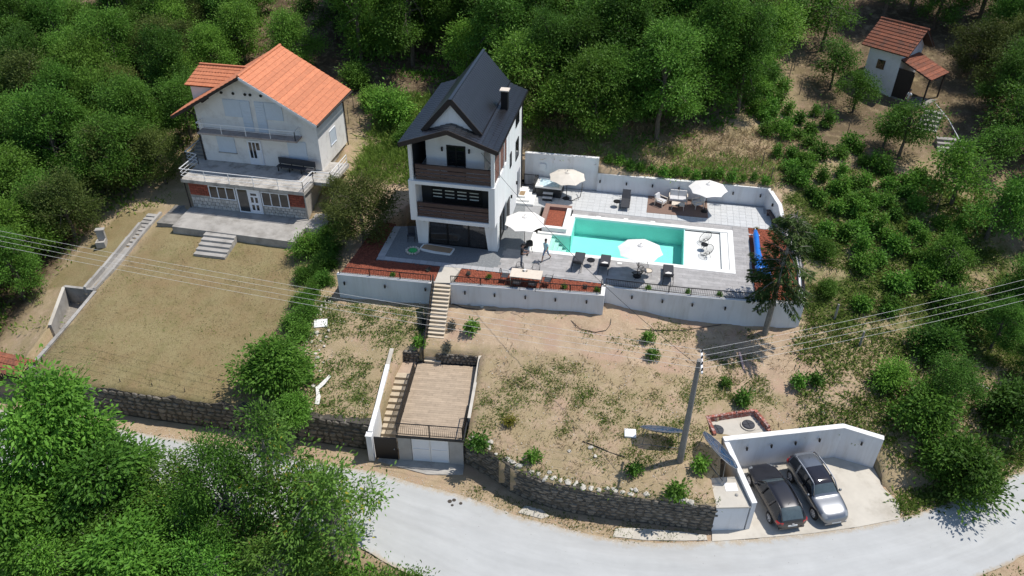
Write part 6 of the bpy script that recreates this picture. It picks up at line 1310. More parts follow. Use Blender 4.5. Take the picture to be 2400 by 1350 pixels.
L_grass = leaf_mat('grass_blade', (.10,.115,.030), (.26,.23,.10))
L_weed = leaf_mat('weed_leaf', (.09,.17,.026), (.25,.37,.085), .5)
L_lav = leaf_mat('lavender_leaf', (.06,.08,.065), (.13,.14,.13))
L_dry = leaf_mat('dry_straw', (.26,.205,.11), (.48,.39,.235), .2)
def leaf_mesh(name, P, D, N, Ln, Wd, cv, m):
    """rhombic leaves: base point P, direction D, side from N, length, width"""
    D = D/np.linalg.norm(D, axis=1, keepdims=True); S = np.cross(D, N); S /= np.linalg.norm(S, axis=1, keepdims=True)+1e-9; U = np.cross(S, D)
    Ln = Ln[:,None]; Wd = Wd[:,None]
    v = np.stack([P, P+D*Ln*.5+S*Wd*.5+U*Ln*.08, P+D*Ln, P+D*Ln*.5-S*Wd*.5+U*Ln*.08], 1).reshape(-1, 3); n = len(P)
    me = mesh_from(name, v, np.arange(4*n).reshape(-1, 4), [m]); addattr(me, 'cv', np.repeat(cv, 4)); return me
def crown_mesh(seed, lobes, nclump, per, ll, m, spread=.30, shell=.45, up=.5, wid=.5, droop=0.):
    r = np.random.RandomState(seed); L = np.array(lobes, float); vol = L[:,3]*L[:,4]; pick = r.choice(len(L), nclump, p=vol/vol.sum())
    d = r.normal(size=(nclump,3)); d /= np.linalg.norm(d, axis=1, keepdims=True); rad = r.uniform(0, 1, nclump)**shell*r.uniform(.82,1.12,nclump)
    c = L[pick,:3]+d*rad[:,None]*np.c_[L[pick,3],L[pick,3],L[pick,4]]
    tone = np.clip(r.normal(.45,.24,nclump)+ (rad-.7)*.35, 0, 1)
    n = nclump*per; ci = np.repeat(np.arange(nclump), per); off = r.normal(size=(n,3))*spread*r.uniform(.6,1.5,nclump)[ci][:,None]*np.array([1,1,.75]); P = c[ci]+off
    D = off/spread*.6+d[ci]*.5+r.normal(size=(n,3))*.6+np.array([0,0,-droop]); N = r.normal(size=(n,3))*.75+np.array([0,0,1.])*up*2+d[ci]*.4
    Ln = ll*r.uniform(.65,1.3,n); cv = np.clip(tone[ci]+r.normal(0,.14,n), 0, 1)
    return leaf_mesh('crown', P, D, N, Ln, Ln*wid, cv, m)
def trunk_mesh(seed, h, r0, lobes, m, nb=None, lean=0.):
    r = random.Random(seed); mb = MB(); top = Vector((lean*h*.5, 0, h)); pts = [Vector((0,0,-.3))]
    for i in range(1, 5): pts.append(Vector((0,0,0)).lerp(top, i/4)+Vector((r.uniform(-.06,.06)*h*.3, r.uniform(-.06,.06)*h*.3, 0)))
    mb.tube(pts, [r0*1.25,r0,r0*.85,r0*.7,r0*.5], 8)
    for (x, y, z, a, b) in lobes[:nb]:
        s = pts[r.choice((2,3,4))]; e = Vector((x, y, z)); mid = s.lerp(e, .5)+Vector((r.uniform(-.2,.2),r.uniform(-.2,.2),r.uniform(.0,.25))); mb.tube([s, mid, e], [r0*.5,r0*.32,r0*.1], 6)
        for k in range(3): q = e+Vector((r.uniform(-1,1)*a*.8,r.uniform(-1,1)*a*.8,r.uniform(-.3,.8)*b)); mb.tube([mid.lerp(e,.4+.2*k), q], [r0*.16,r0*.05], 4)
    me = bpy.data.meshes.new('trunk'); me.from_pydata(mb.v, [], mb.f); me.materials.append(m); me.update(); return me
def rand_lobes(seed, n, R_, h0, h1, rl, rz=None):
    r = random.Random(seed); out = []
    for i in range(n):
        t = i/max(1,n-1); a = i*2.4+r.uniform(-.5,.5); rad = R_*(1-abs(t-.35)*1.05)*r.uniform(.55,1.05); k = r.uniform(.55,1.4)
        out.append((math.cos(a)*rad, math.sin(a)*rad, h0+(h1-h0)*t, rl*k, (rz or rl*.75)*k))
    return out
class Kind:
    def __init__(s, name, crown, trunk): s.name = name; s.crown = crown; s.trunk = trunk
def kind(name, seed, n, R_, h0, h1, rl, nclump, per, ll, lm, bark=None, r0=.14, spread=.3, shell=.55, wid=.42, droop=0., rz=None):
    lb = rand_lobes(seed, n, R_, h0, h1, rl, rz); return Kind(name, crown_mesh(seed, lb, nclump, per, ll, lm, spread, shell, .5, wid, droop), trunk_mesh(seed, h1*.8, r0, lb, bark or M_bark))
def plant(k, loc, label, cat, s=1., rz=0., group=None, sz=None, name=None):
    t = thing(name or k.name, label, cat, loc, rz, group); t.scale = (s*(1+.12*math.sin(rz*7.1)), s*(1-.12*math.sin(rz*7.1)), sz or s)
    for nm, me in (('trunk', k.trunk), ('crown', k.crown)):
        if me is None: continue
        o = bpy.data.objects.new(nm, me); COL.objects.link(o); o.parent = t
    return t
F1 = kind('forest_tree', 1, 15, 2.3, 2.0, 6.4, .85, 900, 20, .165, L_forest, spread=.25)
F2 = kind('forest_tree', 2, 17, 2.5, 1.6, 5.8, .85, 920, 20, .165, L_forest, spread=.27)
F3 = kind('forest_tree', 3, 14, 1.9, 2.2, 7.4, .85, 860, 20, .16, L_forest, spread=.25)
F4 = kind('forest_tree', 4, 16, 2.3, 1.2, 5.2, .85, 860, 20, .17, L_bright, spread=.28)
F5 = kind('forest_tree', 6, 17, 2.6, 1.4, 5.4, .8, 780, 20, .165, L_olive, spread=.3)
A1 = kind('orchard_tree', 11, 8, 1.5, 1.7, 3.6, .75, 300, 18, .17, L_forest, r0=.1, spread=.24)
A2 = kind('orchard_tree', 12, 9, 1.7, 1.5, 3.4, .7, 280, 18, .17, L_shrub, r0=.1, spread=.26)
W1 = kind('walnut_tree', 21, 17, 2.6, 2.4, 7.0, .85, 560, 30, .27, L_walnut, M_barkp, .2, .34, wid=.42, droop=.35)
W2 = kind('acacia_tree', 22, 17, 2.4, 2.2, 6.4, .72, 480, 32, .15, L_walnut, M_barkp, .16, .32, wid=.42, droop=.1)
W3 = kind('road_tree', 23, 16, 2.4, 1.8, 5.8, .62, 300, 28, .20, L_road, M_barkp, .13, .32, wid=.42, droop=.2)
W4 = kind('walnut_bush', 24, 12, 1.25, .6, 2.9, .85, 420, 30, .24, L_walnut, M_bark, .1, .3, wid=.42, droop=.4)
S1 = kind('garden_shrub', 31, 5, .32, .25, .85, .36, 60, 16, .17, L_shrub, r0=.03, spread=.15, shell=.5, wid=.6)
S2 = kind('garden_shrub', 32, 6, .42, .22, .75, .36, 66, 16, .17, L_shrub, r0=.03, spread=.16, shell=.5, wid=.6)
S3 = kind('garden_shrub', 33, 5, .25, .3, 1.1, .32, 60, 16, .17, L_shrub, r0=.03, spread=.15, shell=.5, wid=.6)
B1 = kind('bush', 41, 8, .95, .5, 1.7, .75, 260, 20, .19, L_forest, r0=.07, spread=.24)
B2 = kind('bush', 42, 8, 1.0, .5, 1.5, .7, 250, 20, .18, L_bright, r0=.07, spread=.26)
def clear(x, y):
    if -38.5 < x < -14 and y < 62: return False
    if y < 56.5 and x > -40: return False
    return True
# woodland behind the houses and left of them
rf_ = random.Random(77); FT = []
KS = [F1,F2,F3,F4,F1,F2,F5,F3]
LBL = {id(F1): 'dense dark green broadleaf tree', id(F2): 'wide dark green tree', id(F3): 'tall dark green tree', id(F4): 'lighter green bushy tree', id(F5): 'dull olive-green tree'}
def seen(x, y):
    """keep the trees the picture shows"""
    z = H(x, y); ok = False
    for dz in (1., 4., 7.):
        d = Vector((x, y, z+dz-29)); w_ = d.dot(_f)
        if w_ > 0 and abs(d.dot(_rt)/w_) < .82 and abs(d.dot(_up)/w_) < .385: ok = True
    return ok
def zone(x, y):
    if x < -41: return 'on the slope left of the lawn' if y < 48 else ('in the wood left of the old house' if y < 62 else 'in the far wood at the upper left')
    if x < -22: return 'in the wood behind the orange roof'
    if x < -6: return 'in the wood behind the black-roofed villa'
    if x < 12: return 'in the wood above the pool terrace' if y < 70 else 'high in the wood at the top centre'
    return 'in the wood behind the hut' if y > 66 else 'at the right edge of the picture'
def scatter(reg, step, seed, where, ks, smin, smax, avoid=(), jit=.42):
    r = random.Random(seed); x0, x1, y0, y1 = reg; j = 0; y = y0
    while y < y1:
        x = x0+(j % 2)*step/2
        while x < x1:
            px_, py_ = x+r.uniform(-jit,jit)*step, y+r.uniform(-jit,jit)*step; x += step
            if not inpoly(np.array([px_]), np.array([py_]), where)[0]: continue
            if any(math.hypot(px_-a, py_-b) < c for a, b, c in avoid): continue
            if not seen(px_, py_): continue
            k = r.choice(ks); s = r.uniform(smin, smax); o = plant(k, (px_,py_,H(px_,py_)-.1), LBL[id(k)]+' '+zone(px_,py_), 'tree', s, r.uniform(0,6.28), 'woodland trees behind and beside the houses', s*r.uniform(.9,1.15)); FT.append(o)
        y += step*.87; j += 1
BACK = [(-9.8,56.2),(-5,56.3),(-1,57.6),(4,60.2),(8,63.5),(9.5,68),(10,76),(12,84),(22,82),(30,79),(33,92),(-2,98),(-34,96),(-36,80),(-30,69),(-23,66),(-16,63.5)]
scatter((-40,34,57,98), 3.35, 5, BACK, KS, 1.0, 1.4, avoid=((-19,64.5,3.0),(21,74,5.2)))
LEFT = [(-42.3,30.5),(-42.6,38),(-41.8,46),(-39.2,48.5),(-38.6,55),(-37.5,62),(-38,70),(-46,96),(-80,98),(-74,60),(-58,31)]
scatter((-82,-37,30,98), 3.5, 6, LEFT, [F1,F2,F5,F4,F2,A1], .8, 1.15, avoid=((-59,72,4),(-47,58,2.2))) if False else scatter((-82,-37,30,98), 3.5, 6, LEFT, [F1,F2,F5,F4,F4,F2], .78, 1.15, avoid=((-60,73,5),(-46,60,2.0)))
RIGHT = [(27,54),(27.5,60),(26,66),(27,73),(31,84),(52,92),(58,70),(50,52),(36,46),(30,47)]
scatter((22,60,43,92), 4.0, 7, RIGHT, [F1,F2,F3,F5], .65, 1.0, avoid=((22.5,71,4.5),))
# single trees
plant(F4, (-33.52,66.11,3.04), 'bright yellow-green tree just behind the orange roof', 'tree', 1.0, .4)
plant(F5, (-19.23,44.40,-1.13), 'dark olive tree between the old house and the villa', 'tree', 1.0, 1.0, None, .88, 'olive_tree')
plant(F5, (-22.01,47.02,-1.02), 'smaller olive tree hiding the old house corner', 'tree', .62, 2.0, None, .6, 'olive_tree')
plant(F5, (-41.41,48.75,-1.53), 'large dark olive tree left of the old house', 'tree', 1.15, 3.0, None, .95, 'olive_tree')
plant(F5, (-38.15,49.89,-1.00), 'dark olive tree touching the left terrace rail', 'tree', .75, 4.0, None, .8, 'olive_tree')
plant(W4, (-20.02,31.31,-3.14), 'dense round walnut bush at the lower corner of the dry lawn', 'bush', 1.02, .3)
plant(W4, (-18.32,29.15,-3.55), 'light green sapling below the walnut bush at the wall', 'bush', .55, 2.3, name='sapling')
plant(B2, (-21.62,58.93,1.81), 'round green bush between the two houses', 'bush', 1.5, .5)
for i, (p, k, s, lb) in enumerate((((-26.59,63.86,2.77),B2,1.1,'tall pale bush behind the old house fence stakes'),((-26.93,69.22,3.90),B2,1.6,'leafy bush at the wood edge above the old house'),((-19.42,56.58,1.31),B1,.8,'dark bush beside the villa left wall'),((-24.07,61.14,2.25),B2,.9,'low bush in the grass strip between the houses'))): plant(k, p, lb, 'bush', s, i*1.3)
# ivy hedge along the plot boundary
for i, p in enumerate(((-21.47,43.63,-1.48),(-21.33,41.94,-1.64),(-21.56,40.76,-1.79),(-20.57,40.00,-1.78),(-21.02,39.02,-1.93),(-21.29,37.95,-2.09),(-20.57,36.93,-2.18),(-20.99,36.01,-2.35),(-20.35,35.16,-2.45),(-22.65,43.83,-1.58),(-22.31,45.09,-1.39),(-21.58,45.85,-1.21),(-22.25,40.49,-1.88))): plant(B1, (p[0],p[1],p[2]-.25), 'clump of the dark ivy hedge between the lawn and the grassy plot', 'hedge', rng.uniform(.45,.66), i*1.7, 'ivy hedge clumps', .6, 'ivy_hedge')
plant(B2, (-22.90,43.07,-1.68), 'light green leafy shrub at the top corner of the lawn', 'bush', .9, 1.1)
# trees below the road
for k, x, y, zc, s, sz, lb, nm in ((W1,-27.6,22.5,.5,1.08,1.26,'large walnut tree overhanging the road at the left edge',None),(W1,-24.6,21.6,-1.6,.95,.95,'walnut tree in front of the lawn wall',None),(W3,-21.6,22.2,-1.0,.85,.95,'thin tree with pale twigs over the road',None),(W2,-18.6,22.3,-.6,1.0,1.12,'feathery acacia tree in front of the stone wall',None),(W3,-16.3,23.0,1.0,.95,1.42,'light green tree whose top covers the stone wall',None),(W3,-13.4,22.2,-.6,1.12,1.18,'airy tree reaching out over the bright road',None),(W2,-26.2,18.6,-3.5,1.1,.95,'dark acacia tree at the lower left corner',None),(W1,-22.0,18.6,-2.6,.95,.92,'walnut tree at the bottom left below the road',None),(W2,-18.4,19.2,-3.4,1.0,.9,'acacia tree at the bottom edge below the road',None),(W1,-28.3,18.8,-1.2,1.0,1.08,'walnut tree at the very left bottom edge',None),(W3,-15.2,20.2,-3.6,.95,.85,'bushy tree at the bottom edge left of the road bend',None),(W2,-20.6,21.0,-3.6,.9,.85,'low acacia between the taller roadside trees',None),(W2,-24.0,19.6,-3.6,.95,.9,'dark acacia between the two left walnut trees',None)):
    zb = float(road_z(np.array([x]), np.array([y]))[0]); plant(k, (x,y,zb-.1), lb, 'tree', s, x*1.3, 'roadside trees in the foreground', sz)
for i, (x, y) in enumerate(((-13.2,20.9),(-11.6,20.6),(-10.2,20.6),(-14.4,21.3),(-9.0,20.9),(-12.5,19.5))): plant(B2, (x,y,float(road_z(np.array([x]), np.array([y]))[0])-.1), 'green bush along the lower road edge at the bottom of the picture', 'bush', .9, i, 'roadside bushes')
# spruce in front of the terrace end
def spruce():
    r = np.random.RandomState(4); P = []; D = []; N = []; tr = MB(); tr.tube([(0,0,-.4),(.05,.02,2),(.12,.05,4),(.2,.1,6.2),(.25,.12,7.4)], [.17,.14,.10,.05,.015], 8); cvs = []
    for i in range(66):
        t = r.uniform(.0,1)**.8; z = 2.1+t*5.1; a = r.uniform(0,6.28); L = (1.95*(1-t)**.6+.3)*r.uniform(.65,1.1); cx, cy = .03*z, .015*z
        d = np.array([math.cos(a), math.sin(a), -.12+.25*t]); e = np.array([cx,cy,z])+d*L; tr.tube([(cx,cy,z),tuple(np.array([cx,cy,z])+d*L*.5+np.array([0,0,.06])),tuple(e)], [.025,.015,.006], 4); tone = r.uniform(0,.8)
        n = int(150*L)+30; u = r.uniform(.18,1.05,n); base = np.array([cx,cy,z])+d*(L*u)[:,None]; side = np.cross(d, [0,0,1]); s = r.uniform(-1,1,n)*(.55*(1-u*.5)); base = base+side*s[:,None]*.6+np.c_[np.zeros(n),np.zeros(n),-np.abs(s)*.35-r.uniform(0,.12,n)]
        P.append(base); D.append(d*.8+side*np.sign(s)[:,None]*.7+np.array([0,0,-.55])+r.normal(size=(n,3))*.25); N.append(r.normal(size=(n,3))*.5+np.array([0,0,1.])); cvs.append(np.clip(tone+r.normal(0,.2,n),0,1))
    P = np.concatenate(P); D = np.concatenate(D); N = np.concatenate(N); n = len(P)
    me = bpy.data.meshes.new('trunk'); me.from_pydata(tr.v, [], tr.f); me.materials.append(M_barkp); return Kind('spruce_tree', leaf_mesh('crown', P, D, N, r.uniform(.12,.24,n), r.uniform(.035,.06,n), np.concatenate(cvs), L_spruce), me)
plant(spruce(), (8.73,40.83,-2.02), 'lone dark spruce with bare trunk in front of the terrace corner', 'tree', 1.2, .5)
# hillside garden
SH = [(9.9,68.3,3.26),(11.2,69.6,3.34),(9.9,66.0,2.93),(10.6,66.9,2.99),(11.4,65.6,2.75),(13.8,66.1,2.59),(12.2,64.3,2.55),(14.6,64.5,2.42),(9.3,63.7,2.70),(10.1,64.6,2.75),(10.3,62.6,2.51),(11.1,63.1,2.51),(9.4,61.5,2.45),(13.0,62.9,2.38),(11.8,61.7,2.34),(10.8,61.3,2.36),(12.7,60.6,2.20),(10.0,58.4,2.09),(11.1,58.5,2.06),(13.4,59.1,2.03),(15.0,59.4,2.00),(12.3,57.7,1.92),(11.8,57.8,1.96),(11.0,56.5,1.84),(13.3,55.8,1.64),(14.8,56.9,1.71),(15.9,61.2,2.13),(16.5,60.4,2.05),(16.6,58.7,1.87),(17.4,58.7,1.86),(18.0,57.9,1.74),(11.7,54.6,1.54),(12.3,53.7,1.36),(12.8,52.9,1.17),(14.0,54.7,1.42),(14.6,54.5,1.34),(15.5,55.6,1.49),(16.4,56.1,1.53),(18.0,55.9,1.45),(19.1,55.1,1.24),(20.5,57.4,1.60),(16.1,54.2,1.18),(16.8,53.6,1.04),(17.6,53.9,1.07),(19.7,54.0,0.99),(14.8,52.8,0.96),(13.9,52.3,0.92),(15.3,52.4,0.84),(16.3,52.7,0.83),(18.1,52.7,0.76),(13.0,49.8,0.48),(14.4,49.9,0.27),(15.4,50.6,0.33),(16.7,51.1,0.39),(19.2,51.6,0.44),(17.6,49.6,-0.04),(19.7,50.6,0.11),(15.3,48.8,-0.09),(16.4,48.1,-0.38),(15.3,47.1,-0.51),(18.9,48.9,-0.36),(19.9,49.1,-0.38),(20.8,49.6,-0.31),(21.4,49.0,-0.60),(21.4,47.9,-0.97),(20.6,48.3,-0.73),(19.0,47.1,-0.88),(17.5,46.1,-1.03),(21.1,52.5,0.52),(22.7,52.8,0.40),(21.8,51.1,0.02),(14.8,44.0,-1.36),(16.8,44.4,-1.46),(20.9,46.2,-1.46),(20.0,45.5,-1.53),(9.5,69.0,3.43),(8.7,66.7,3.15),(8.7,64.8,2.88),(10.1,70.4,3.60),(11.1,55.1,1.65),(12.0,56.2,1.75),(19.5,56.2,1.43),(18.1,49.6,-0.08),(17.2,50.4,0.17),(12.3,47.9,0.09),(12.0,48.6,0.32),(15.9,51.4,0.52),(18.3,46.8,-0.90),(19.8,47.8,-0.78),(19.3,46.8,-1.02)]
rs = random.Random(8)
for i, p in enumerate(SH):
    k = rs.choice((S1,S2,S2,S3)); s = rs.uniform(.72,1.12); lb = 'leafy green shrub in the hillside garden '+('beside the terrace wall corner' if p[0] < 13.2 else ('in the lower rows near the wires' if p[1] < 50 else ('in the upper rows below the hut' if p[1] > 57 else ('in the middle rows, left part' if p[0] < 16.5 else 'in the middle rows, right part'))))
    if i in (5,7): lb = ('lone green shrub in the upper hillside garden, left of two','lone green shrub in the upper hillside garden, right of two')[i == 7]
    plant(k, p, lb, 'shrub', s, rs.uniform(0,6), 'shrubs of the hillside garden')
for p, k, s, lb in (((19.50,60.26,1.98),A1,1.2,'leafy orchard tree with thin trunk below the hut'),((18.64,61.88,2.13),A2,.9,'small orchard tree left of the leafy orchard tree'),((22.39,55.07,1.04),A2,1.35,'spreading orchard tree with forked trunk right of the garden'),((17.12,67.93,2.53),A2,1.0,'orchard tree with bare leaning trunk in front of the hut'),((12.13,78.40,5.36),A1,1.2,'orchard tree at the upper edge above the garden'),((15.14,76.95,4.72),A2,1.5,'dense orchard tree left of the hut roof'),((15.53,71.23,3.15),A1,1.1,'small vine-covered tree left of the hut'),((25.85,59.67,1.70),A1,1.0,'orchard tree at the right edge beside the stone steps'),((27.89,62.85,2.02),A1,1.4,'shaded orchard tree near the right edge'),((24.37,52.32,0.02),A2,1.3,'leafy small tree near the right edge above the wires'),((20.75,47.97,-0.85),A2,.8,'small tree among the lower garden shrubs')): plant(k, p, lb, 'tree', s, p[0])
for i, (p, k, s, lb) in enumerate((((18.99,37.68,-3.89),F2,.62,'large bushy tree right of the parking bay'),((16.10,38.42,-3.01),B2,.9,'yellow-green bush left of the large bushy tree'),((17.51,36.25,-4.02),B1,1.3,'dark bush behind the parking wall end'),((19.51,33.04,-5.46),B1,1.45,'flowering dark bush beside the right road edge'),((18.78,33.61,-5.20),B1,1.2,'dark bush left of the flowering roadside bush'),((23.09,43.22,-2.95),F1,.55,'dense tree at the right edge below the wires'),((25.55,46.57,-2.35),F2,.7,'dark tree at the right edge behind the wires'),((19.03,41.61,-2.65),B1,1.0,'leafy bush under the overhead wires'),((21.05,44.38,-2.08),B1,1.1,'broad bush under the overhead wires near the right edge'),((23.20,38.08,-4.71),B1,1.4,'bush above the stone wall at the right edge'),((25.05,41.84,-3.95),F1,.5,'tree at the right edge above the road fence'),((12.70,44.55,-1.00),B2,.55,'bright green bush just right of the terrace end'),((12.59,47.69,-0.00),B1,.6,'bush beside the right terrace railing'))): plant(k, p, lb, 'bush' if k in (B1,B2) else 'tree', s, i*1.1)
# small plants on the plots and the terrace
SM = {}
def small(name, seed, n, R_, h0, h1, rl, nc, per, ll, lm): SM[name] = kind(name, seed, n, R_, h0, h1, rl, nc, per, ll, lm, r0=.012, spread=rl*.45, shell=.5, wid=.45)
small('lavender', 51, 4, .14, .12, .35, .2, 40, 14, .12, L_lav); small('leafy_plant', 52, 4, .15, .15, .6, .22, 34, 14, .16, L_shrub); small('yellow_plant', 53, 4, .15, .12, .4, .2, 34, 14, .12, L_yellow)
for nm, p, s, lb in (('lavender',(-12.85,37.37,-2.02),1.2,'grey lavender cushion left of the stairs, upper'),('leafy_plant',(-12.63,35.70,-2.40),1.2,'dark green cushion plant left of the stairs, lower'),('lavender',(-10.95,37.37,-2.00),1.1,'grey lavender cushion right of the stairs, upper'),('lavender',(-10.84,35.71,-2.40),1.1,'grey lavender cushion right of the stairs, lower'),('leafy_plant',(-9.61,37.30,-2.02),1.5,'bright leafy shrub alone on the bare dirt right of the stairs'),('yellow_plant',(-5.89,30.92,-3.18),1.3,'yellow flowering plant on the slope right of the garage'),('leafy_plant',(-7.31,29.12,-3.51),1.7,'bright green plant on top of the wall beside the garage'),('leafy_plant',(3.57,27.73,-3.43),1.7,'tall green weed above the right end of the curved wall'),('leafy_plant',(4.80,29.75,-3.28),1.5,'green weed clump beside the utility box'),('leafy_plant',(-4.14,28.69,-3.40),1.3,'green weed clump above the curved wall, left'),('leafy_plant',(1.35,28.77,-3.29),1.3,'green weed clump above the curved wall, centre'),('leafy_plant',(7.26,35.16,-3.03),1.6,'dark weed clump behind the brick enclosure'),('leafy_plant',(10.56,37.09,-2.82),1.5,'green weed clump on the slope left of the parking corner'),('leafy_plant',(6.27,36.21,-2.79),1.0,'small weed clump right of the pole'),('leafy_plant',(11.58,37.42,-2.76),1.4,'green weed clump above the parking wall end'),('leafy_plant',(14.98,43.80,-1.45),1.4,'lone green shrub on the slope under the first wire'),('leafy_plant',(16.61,43.86,-1.60),1.4,'lone green shrub on the slope between two wires'),('leafy_plant',(1.49,38.59,-2.02),1.2,'green weed clump below the pool wall'),('leafy_plant',(1.84,37.28,-2.27),1.2,'green weed clump lower below the pool wall')): plant(SM[nm], p, lb, 'plant', s*.82, s*3)
for i, (px_, py_, nm, lb) in enumerate(((-10.6,40.7,'lavender','grey bush in the mulch bed right of the walkway'),(-9.2,40.5,'leafy_plant','small green plant in the mulch bed left of the table'),(-2.9,40.7,'lavender','dark grey ball-shaped bush in the mulch bed near the railing corner'),(-2.1,40.5,'leafy_plant','green plant at the railing corner'),(-4.2,40.4,'leafy_plant','small green plant in the mulch bed right of the table'),(-15.4,39.5,'leafy_plant','small green plant at the left railing'),(-13.3,40.6,'lavender','thin reddish-grey plant in the left mulch bed'),(1.1,41.35,'leafy_plant','small plant at the pool railing, left'),(3.6,41.4,'leafy_plant','small plant at the pool railing, centre'),(5.6,41.5,'leafy_plant','small plant at the pool railing, right'),(8.4,50.3,'yellow_plant','yellow-green plant at the top of the blue pool cover'))): plant(SM[nm], (px_,py_,.0), lb, 'plant', .45, i)
# uncountable ground cover
def weeds(name, pts, per, ll, lm, spread, seed, upright=.8, wid=.3):
    r = np.random.RandomState(seed); P = np.asarray(pts, float); n = len(P)*per; ci = np.repeat(np.arange(len(P)), per); sz = r.uniform(.5,1.5,len(P))[ci]
    off = r.normal(size=(n,3))*spread*sz[:,None]*np.array([1,1,.0]); q = P[ci]+off; q[:,2] -= .02; D = off/spread*.5+r.normal(size=(n,3))*.5+np.array([0,0,upright]); N = r.normal(size=(n,3))
    tone = r.uniform(0,1,len(P))[ci]; Ln = ll*sz*r.uniform(.6,1.4,n); me = leaf_mesh(name, q, D, N, Ln, Ln*wid, np.clip(tone+r.normal(0,.15,n),0,1), lm); o = bpy.data.objects.new(name, me); COL.objects.link(o); tag(o, kind='stuff'); return o
def spots(n, reg, seed, ok):
    r = np.random.RandomState(seed); x = r.uniform(reg[0], reg[1], n*6); y = r.uniform(reg[2], reg[3], n*6); k = ok(x, y, r.uniform(0,1,n*6)); x = x[k][:n]; y = y[k][:n]
    return np.c_[x, y, Hs(x, y)]
def free(x, y):
    k = np.ones(x.shape, bool)
    for p in (TERRACE, GARAGE, PARK, ENCL, SUNK, LOWER): k &= ~inpoly(x, y, p) & (polydist(x, y, p)[0] > .45)
    return k & ~((x > -36) & (x < -22.7) & (y > 43.4) & (y < 56.5)) & ~((x > 5) & (x < 9) & (y > 32.2) & (y < 35)) & ~inpoly(x, y, LAWN)
def gfield(x, y): return smooth_noise(x, y, 7.5, 31)+.45*smooth_noise(x, y, 2.4, 32)
w1 = spots(2400, (-20.5,-8.3,28.5,39), 1, lambda x, y, u: free(x, y) & (x < -12.4) & (gfield(x,y) > -.35)); weeds('grass_tufts', w1, 14, .13, L_weed, .15, 1, .12)
w2 = spots(3000, (-8.6,9,27.5,41), 2, lambda x, y, u: free(x, y) & (gfield(x,y) > np.where((y > 36.3) & (x < 2), .75, .02))); weeds('grass_tufts', w2, 14, .12, L_weed, .17, 2, .12)
w3 = spots(7000, (10.5,25,34,58), 3, lambda x, y, u: free(x, y) & (gfield(x,y) > -.4)); weeds('grass_tufts', w3, 16, .2, L_weed, .22, 3, .25)
w4 = spots(1500, (-8.6,26,27.5,60), 4, lambda x, y, u: free(x, y) & (gfield(x,y) < .5) & (u < np.where((y > 36.5) & (x < 3), .15, .9))); weeds('dry_grass', w4, 16, .22, L_dry, .2, 4, .5, .14)
w5 = spots(1100, (-23,-15.4,51.5,63), 5, lambda x, y, u: free(x, y)); weeds('tall_grass', w5, 22, .5, L_weed, .22, 5, 1.2, .1)
w6 = spots(300, (-9,10,54.4,58), 6, lambda x, y, u: free(x, y)); weeds('tall_grass', w6, 20, .38, L_weed, .2, 6, 1., .12); w7 = spots(1700, (-9,12,54.4,62), 7, lambda x, y, u: free(x, y)); weeds('dry_grass', w7, 18, .28, L_dry, .2, 7, .6, .12)
w8 = spots(2600, (-36.3,-20.5,29.7,43.5), 8, lambda x, y, u: inpoly(x, y, LAWN)); weeds('lawn_stubble', w8, 14, .10, L_dry, .28, 8, .25, .16)
w9 = spots(900, (-60,-37,30,80), 9, lambda x, y, u: free(x, y) & ~inpoly(x, y, STRIP)); weeds('undergrowth', w9, 22, .3, L_weed, .4, 9, .8, .3)
w10 = spots(420, (-36.3,-20.5,29.7,43.5), 10, lambda x, y, u: inpoly(x, y, LAWN) & (gfield(x,y) > .2)); weeds('lawn_stubble', w10, 10, .09, L_weed, .25, 10, .3, .3)
# weeds on the road verge and on the wall
r_ = np.random.RandomState(3); vx = r_.uniform(-8,5.5,260); vy = np.interp(vx, [p[0] for p in UP], [p[1] for p in UP])+r_.uniform(.1,1.,260); k_ = ~inpoly(vx, vy, [(-90,60)]+[(p[0],p[1]-.2) for p in WALL_R]+[(95,60)]); weeds('verge_weeds', np.c_[vx,vy,vx*0-5.51][k_], 10, .1, L_weed, .12, 11)
vx = r_.uniform(15.8,24,420); vy = np.interp(vx, [p[0] for p in UP], [p[1] for p in UP])+r_.uniform(.1,1.6,420); weeds('verge_weeds', np.c_[vx,vy,np.maximum(Hs(vx,vy),-5.5)], 14, .2, L_weed, .16, 12)
wl_ = np.array([(p[0],p[1]+.3,-3.48) for p in refine(WALL_R, 14, .12, 5)]); weeds('wall_weeds', wl_[::2], 14, .16, L_weed, .13, 13)

# pebbles and chips on the bare ground
def pebbles(name, pts, smin, smax, seed, m):
    r = np.random.RandomState(seed); n = len(pts); P = np.asarray(pts, float); s = r.uniform(smin, smax, n)**1.0; T_ = np.array([(1,0,-.3),(-.5,.87,-.3),(-.5,-.87,-.3),(0,0,.75)])
    a = r.uniform(0,6.28,n); c, d = np.cos(a), np.sin(a); v = T_[None]*s[:,None,None]*r.uniform(.7,1.3,(n,4,1)); x = v[:,:,0]*c[:,None]-v[:,:,1]*d[:,None]; y = v[:,:,0]*d[:,None]+v[:,:,1]*c[:,None]
    V = np.stack([x, y, v[:,:,2]], -1)+P[:,None]; F = (np.arange(n)[:,None,None]*4+np.array([(0,1,3),(1,2,3),(2,0,3)])[None]).reshape(-1, 3); o = bpy.data.objects.new(name, mesh_from(name, V.reshape(-1,3), F, [m])); COL.objects.link(o); tag(o, kind='stuff')
pebbles('pebbles', spots(2600, (-20.4,14,27.6,41.5), 41, lambda x, y, u: free(x, y)), .015, .055, 1, M_rock)
vx = r_.uniform(-36,20,2600); up_y = np.interp(vx, [p[0] for p in UP], [p[1] for p in UP]); vy = up_y+np.abs(r_.normal(0,.35,2600))-.25; pebbles('road_gravel', np.c_[vx,vy,vx*0-5.495], .01, .04, 2, M_rock)
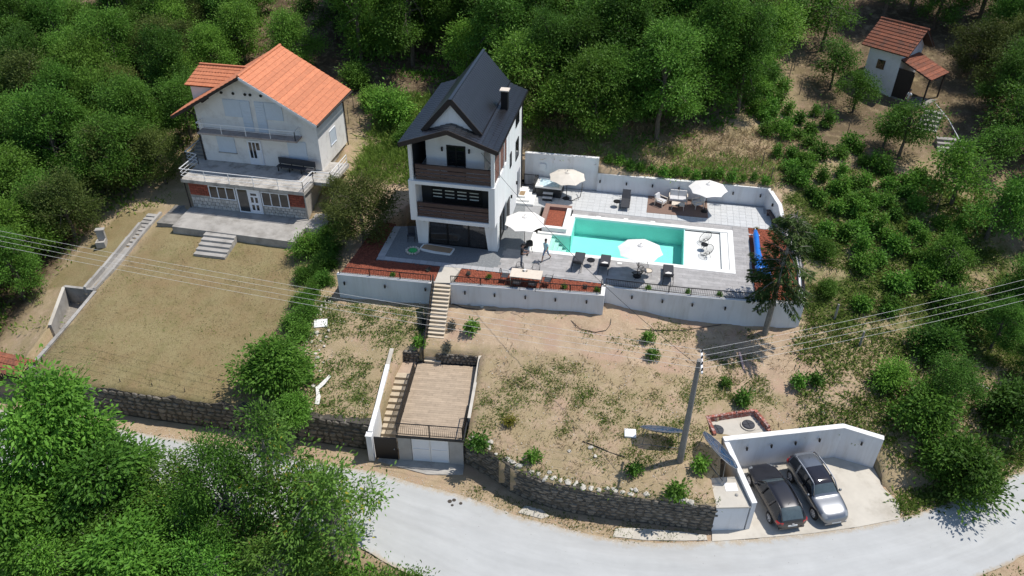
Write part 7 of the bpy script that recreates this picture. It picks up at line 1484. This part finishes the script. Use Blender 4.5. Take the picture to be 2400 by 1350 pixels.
vx = r_.uniform(-12,20,700); dn_y = np.interp(vx, [p[0] for p in DN], [p[1] for p in DN]); pebbles('road_gravel', np.c_[vx,dn_y+r_.uniform(-.2,.4,700),vx*0-5.495], .01, .04, 3, M_rock)
pebbles('road_chips', np.c_[r_.uniform(-12,19,140),r_.uniform(21.5,29,140),np.full(140,-5.497)], .012, .035, 4, M_concold)
for i, p in enumerate(((-8.45,26.76,-5.50),(-8.24,26.89,-5.50),(-7.82,26.74,-5.50),(-8.25,26.53,-5.50))): tag(MB().lathe([(.02,.02),(.1-.01*i,.012),(.13-.015*i,0)], 9, p, cap=True).build('dung_pat', mat('dung', (.06,.05,.04), .95)), 'dark dung pat on the road below the garage apron', 'dung', 'dung pats on the road')
for i, x in enumerate(np.linspace(-2.8, 9.0, 15)): plant(SM['leafy_plant'], (x,54.6+.25*math.sin(i*2.1),H(x,54.6)), 'low leafy plant along the top of the back terrace wall', 'plant', rs.uniform(.7,1.2), i*1.1, 'plants above the back terrace wall')

rb = [(-19.9+.25*math.sin(i*.7)+r_.normal(0,.28), 33.2+i*.058+r_.normal(0,.2)) for i in range(95)]; pebbles('rubble', np.array([(x,y,H(x,y)) for x, y in rb]), .05, .17, 6, M_rock)
# low understorey at the wood edge
ub = spots(260, (-42,12,56,75), 61, lambda x, y, u: inpoly(x, y, BACK) & (y < 70)); weeds('undergrowth', ub, 40, .28, L_forest, .55, 61, 1.0, .5)
ub = spots(380, (-60,-38,31,80), 62, lambda x, y, u: inpoly(x, y, LEFT)); weeds('undergrowth', ub, 40, .28, L_forest, .55, 62, 1.0, .5)
sl_ = np.c_[r_.uniform(-30,-9,900), r_.uniform(14,22.6,900)]; sl_ = sl_[sl_[:,1] < np.interp(sl_[:,0], [p[0] for p in DN], [p[1] for p in DN])-.2]; weeds('undergrowth', np.c_[sl_, road_z(sl_[:,0], sl_[:,1])], 26, .25, L_walnut, .4, 63, .9, .45)
for i, (x, y) in enumerate(((27,44.5),(29.5,46),(31.5,44),(33,47.5),(26,47),(35,50),(30,49),(37,48))): plant(B1, (x,y,H(x,y)-.1), 'bush on the bank above the road beyond the right edge', 'bush', rs.uniform(1.,1.6), i*1.4, 'bushes on the right bank')
sx_ = np.c_[r_.uniform(4,34,1400), r_.uniform(12,34,1400)]; sx_ = sx_[sx_[:,1] < np.interp(sx_[:,0], [p[0] for p in DN], [p[1] for p in DN])-.3]; weeds('undergrowth', np.c_[sx_, road_z(sx_[:,0], sx_[:,1])-.03], 18, .22, L_weed, .35, 64, .5, .3)
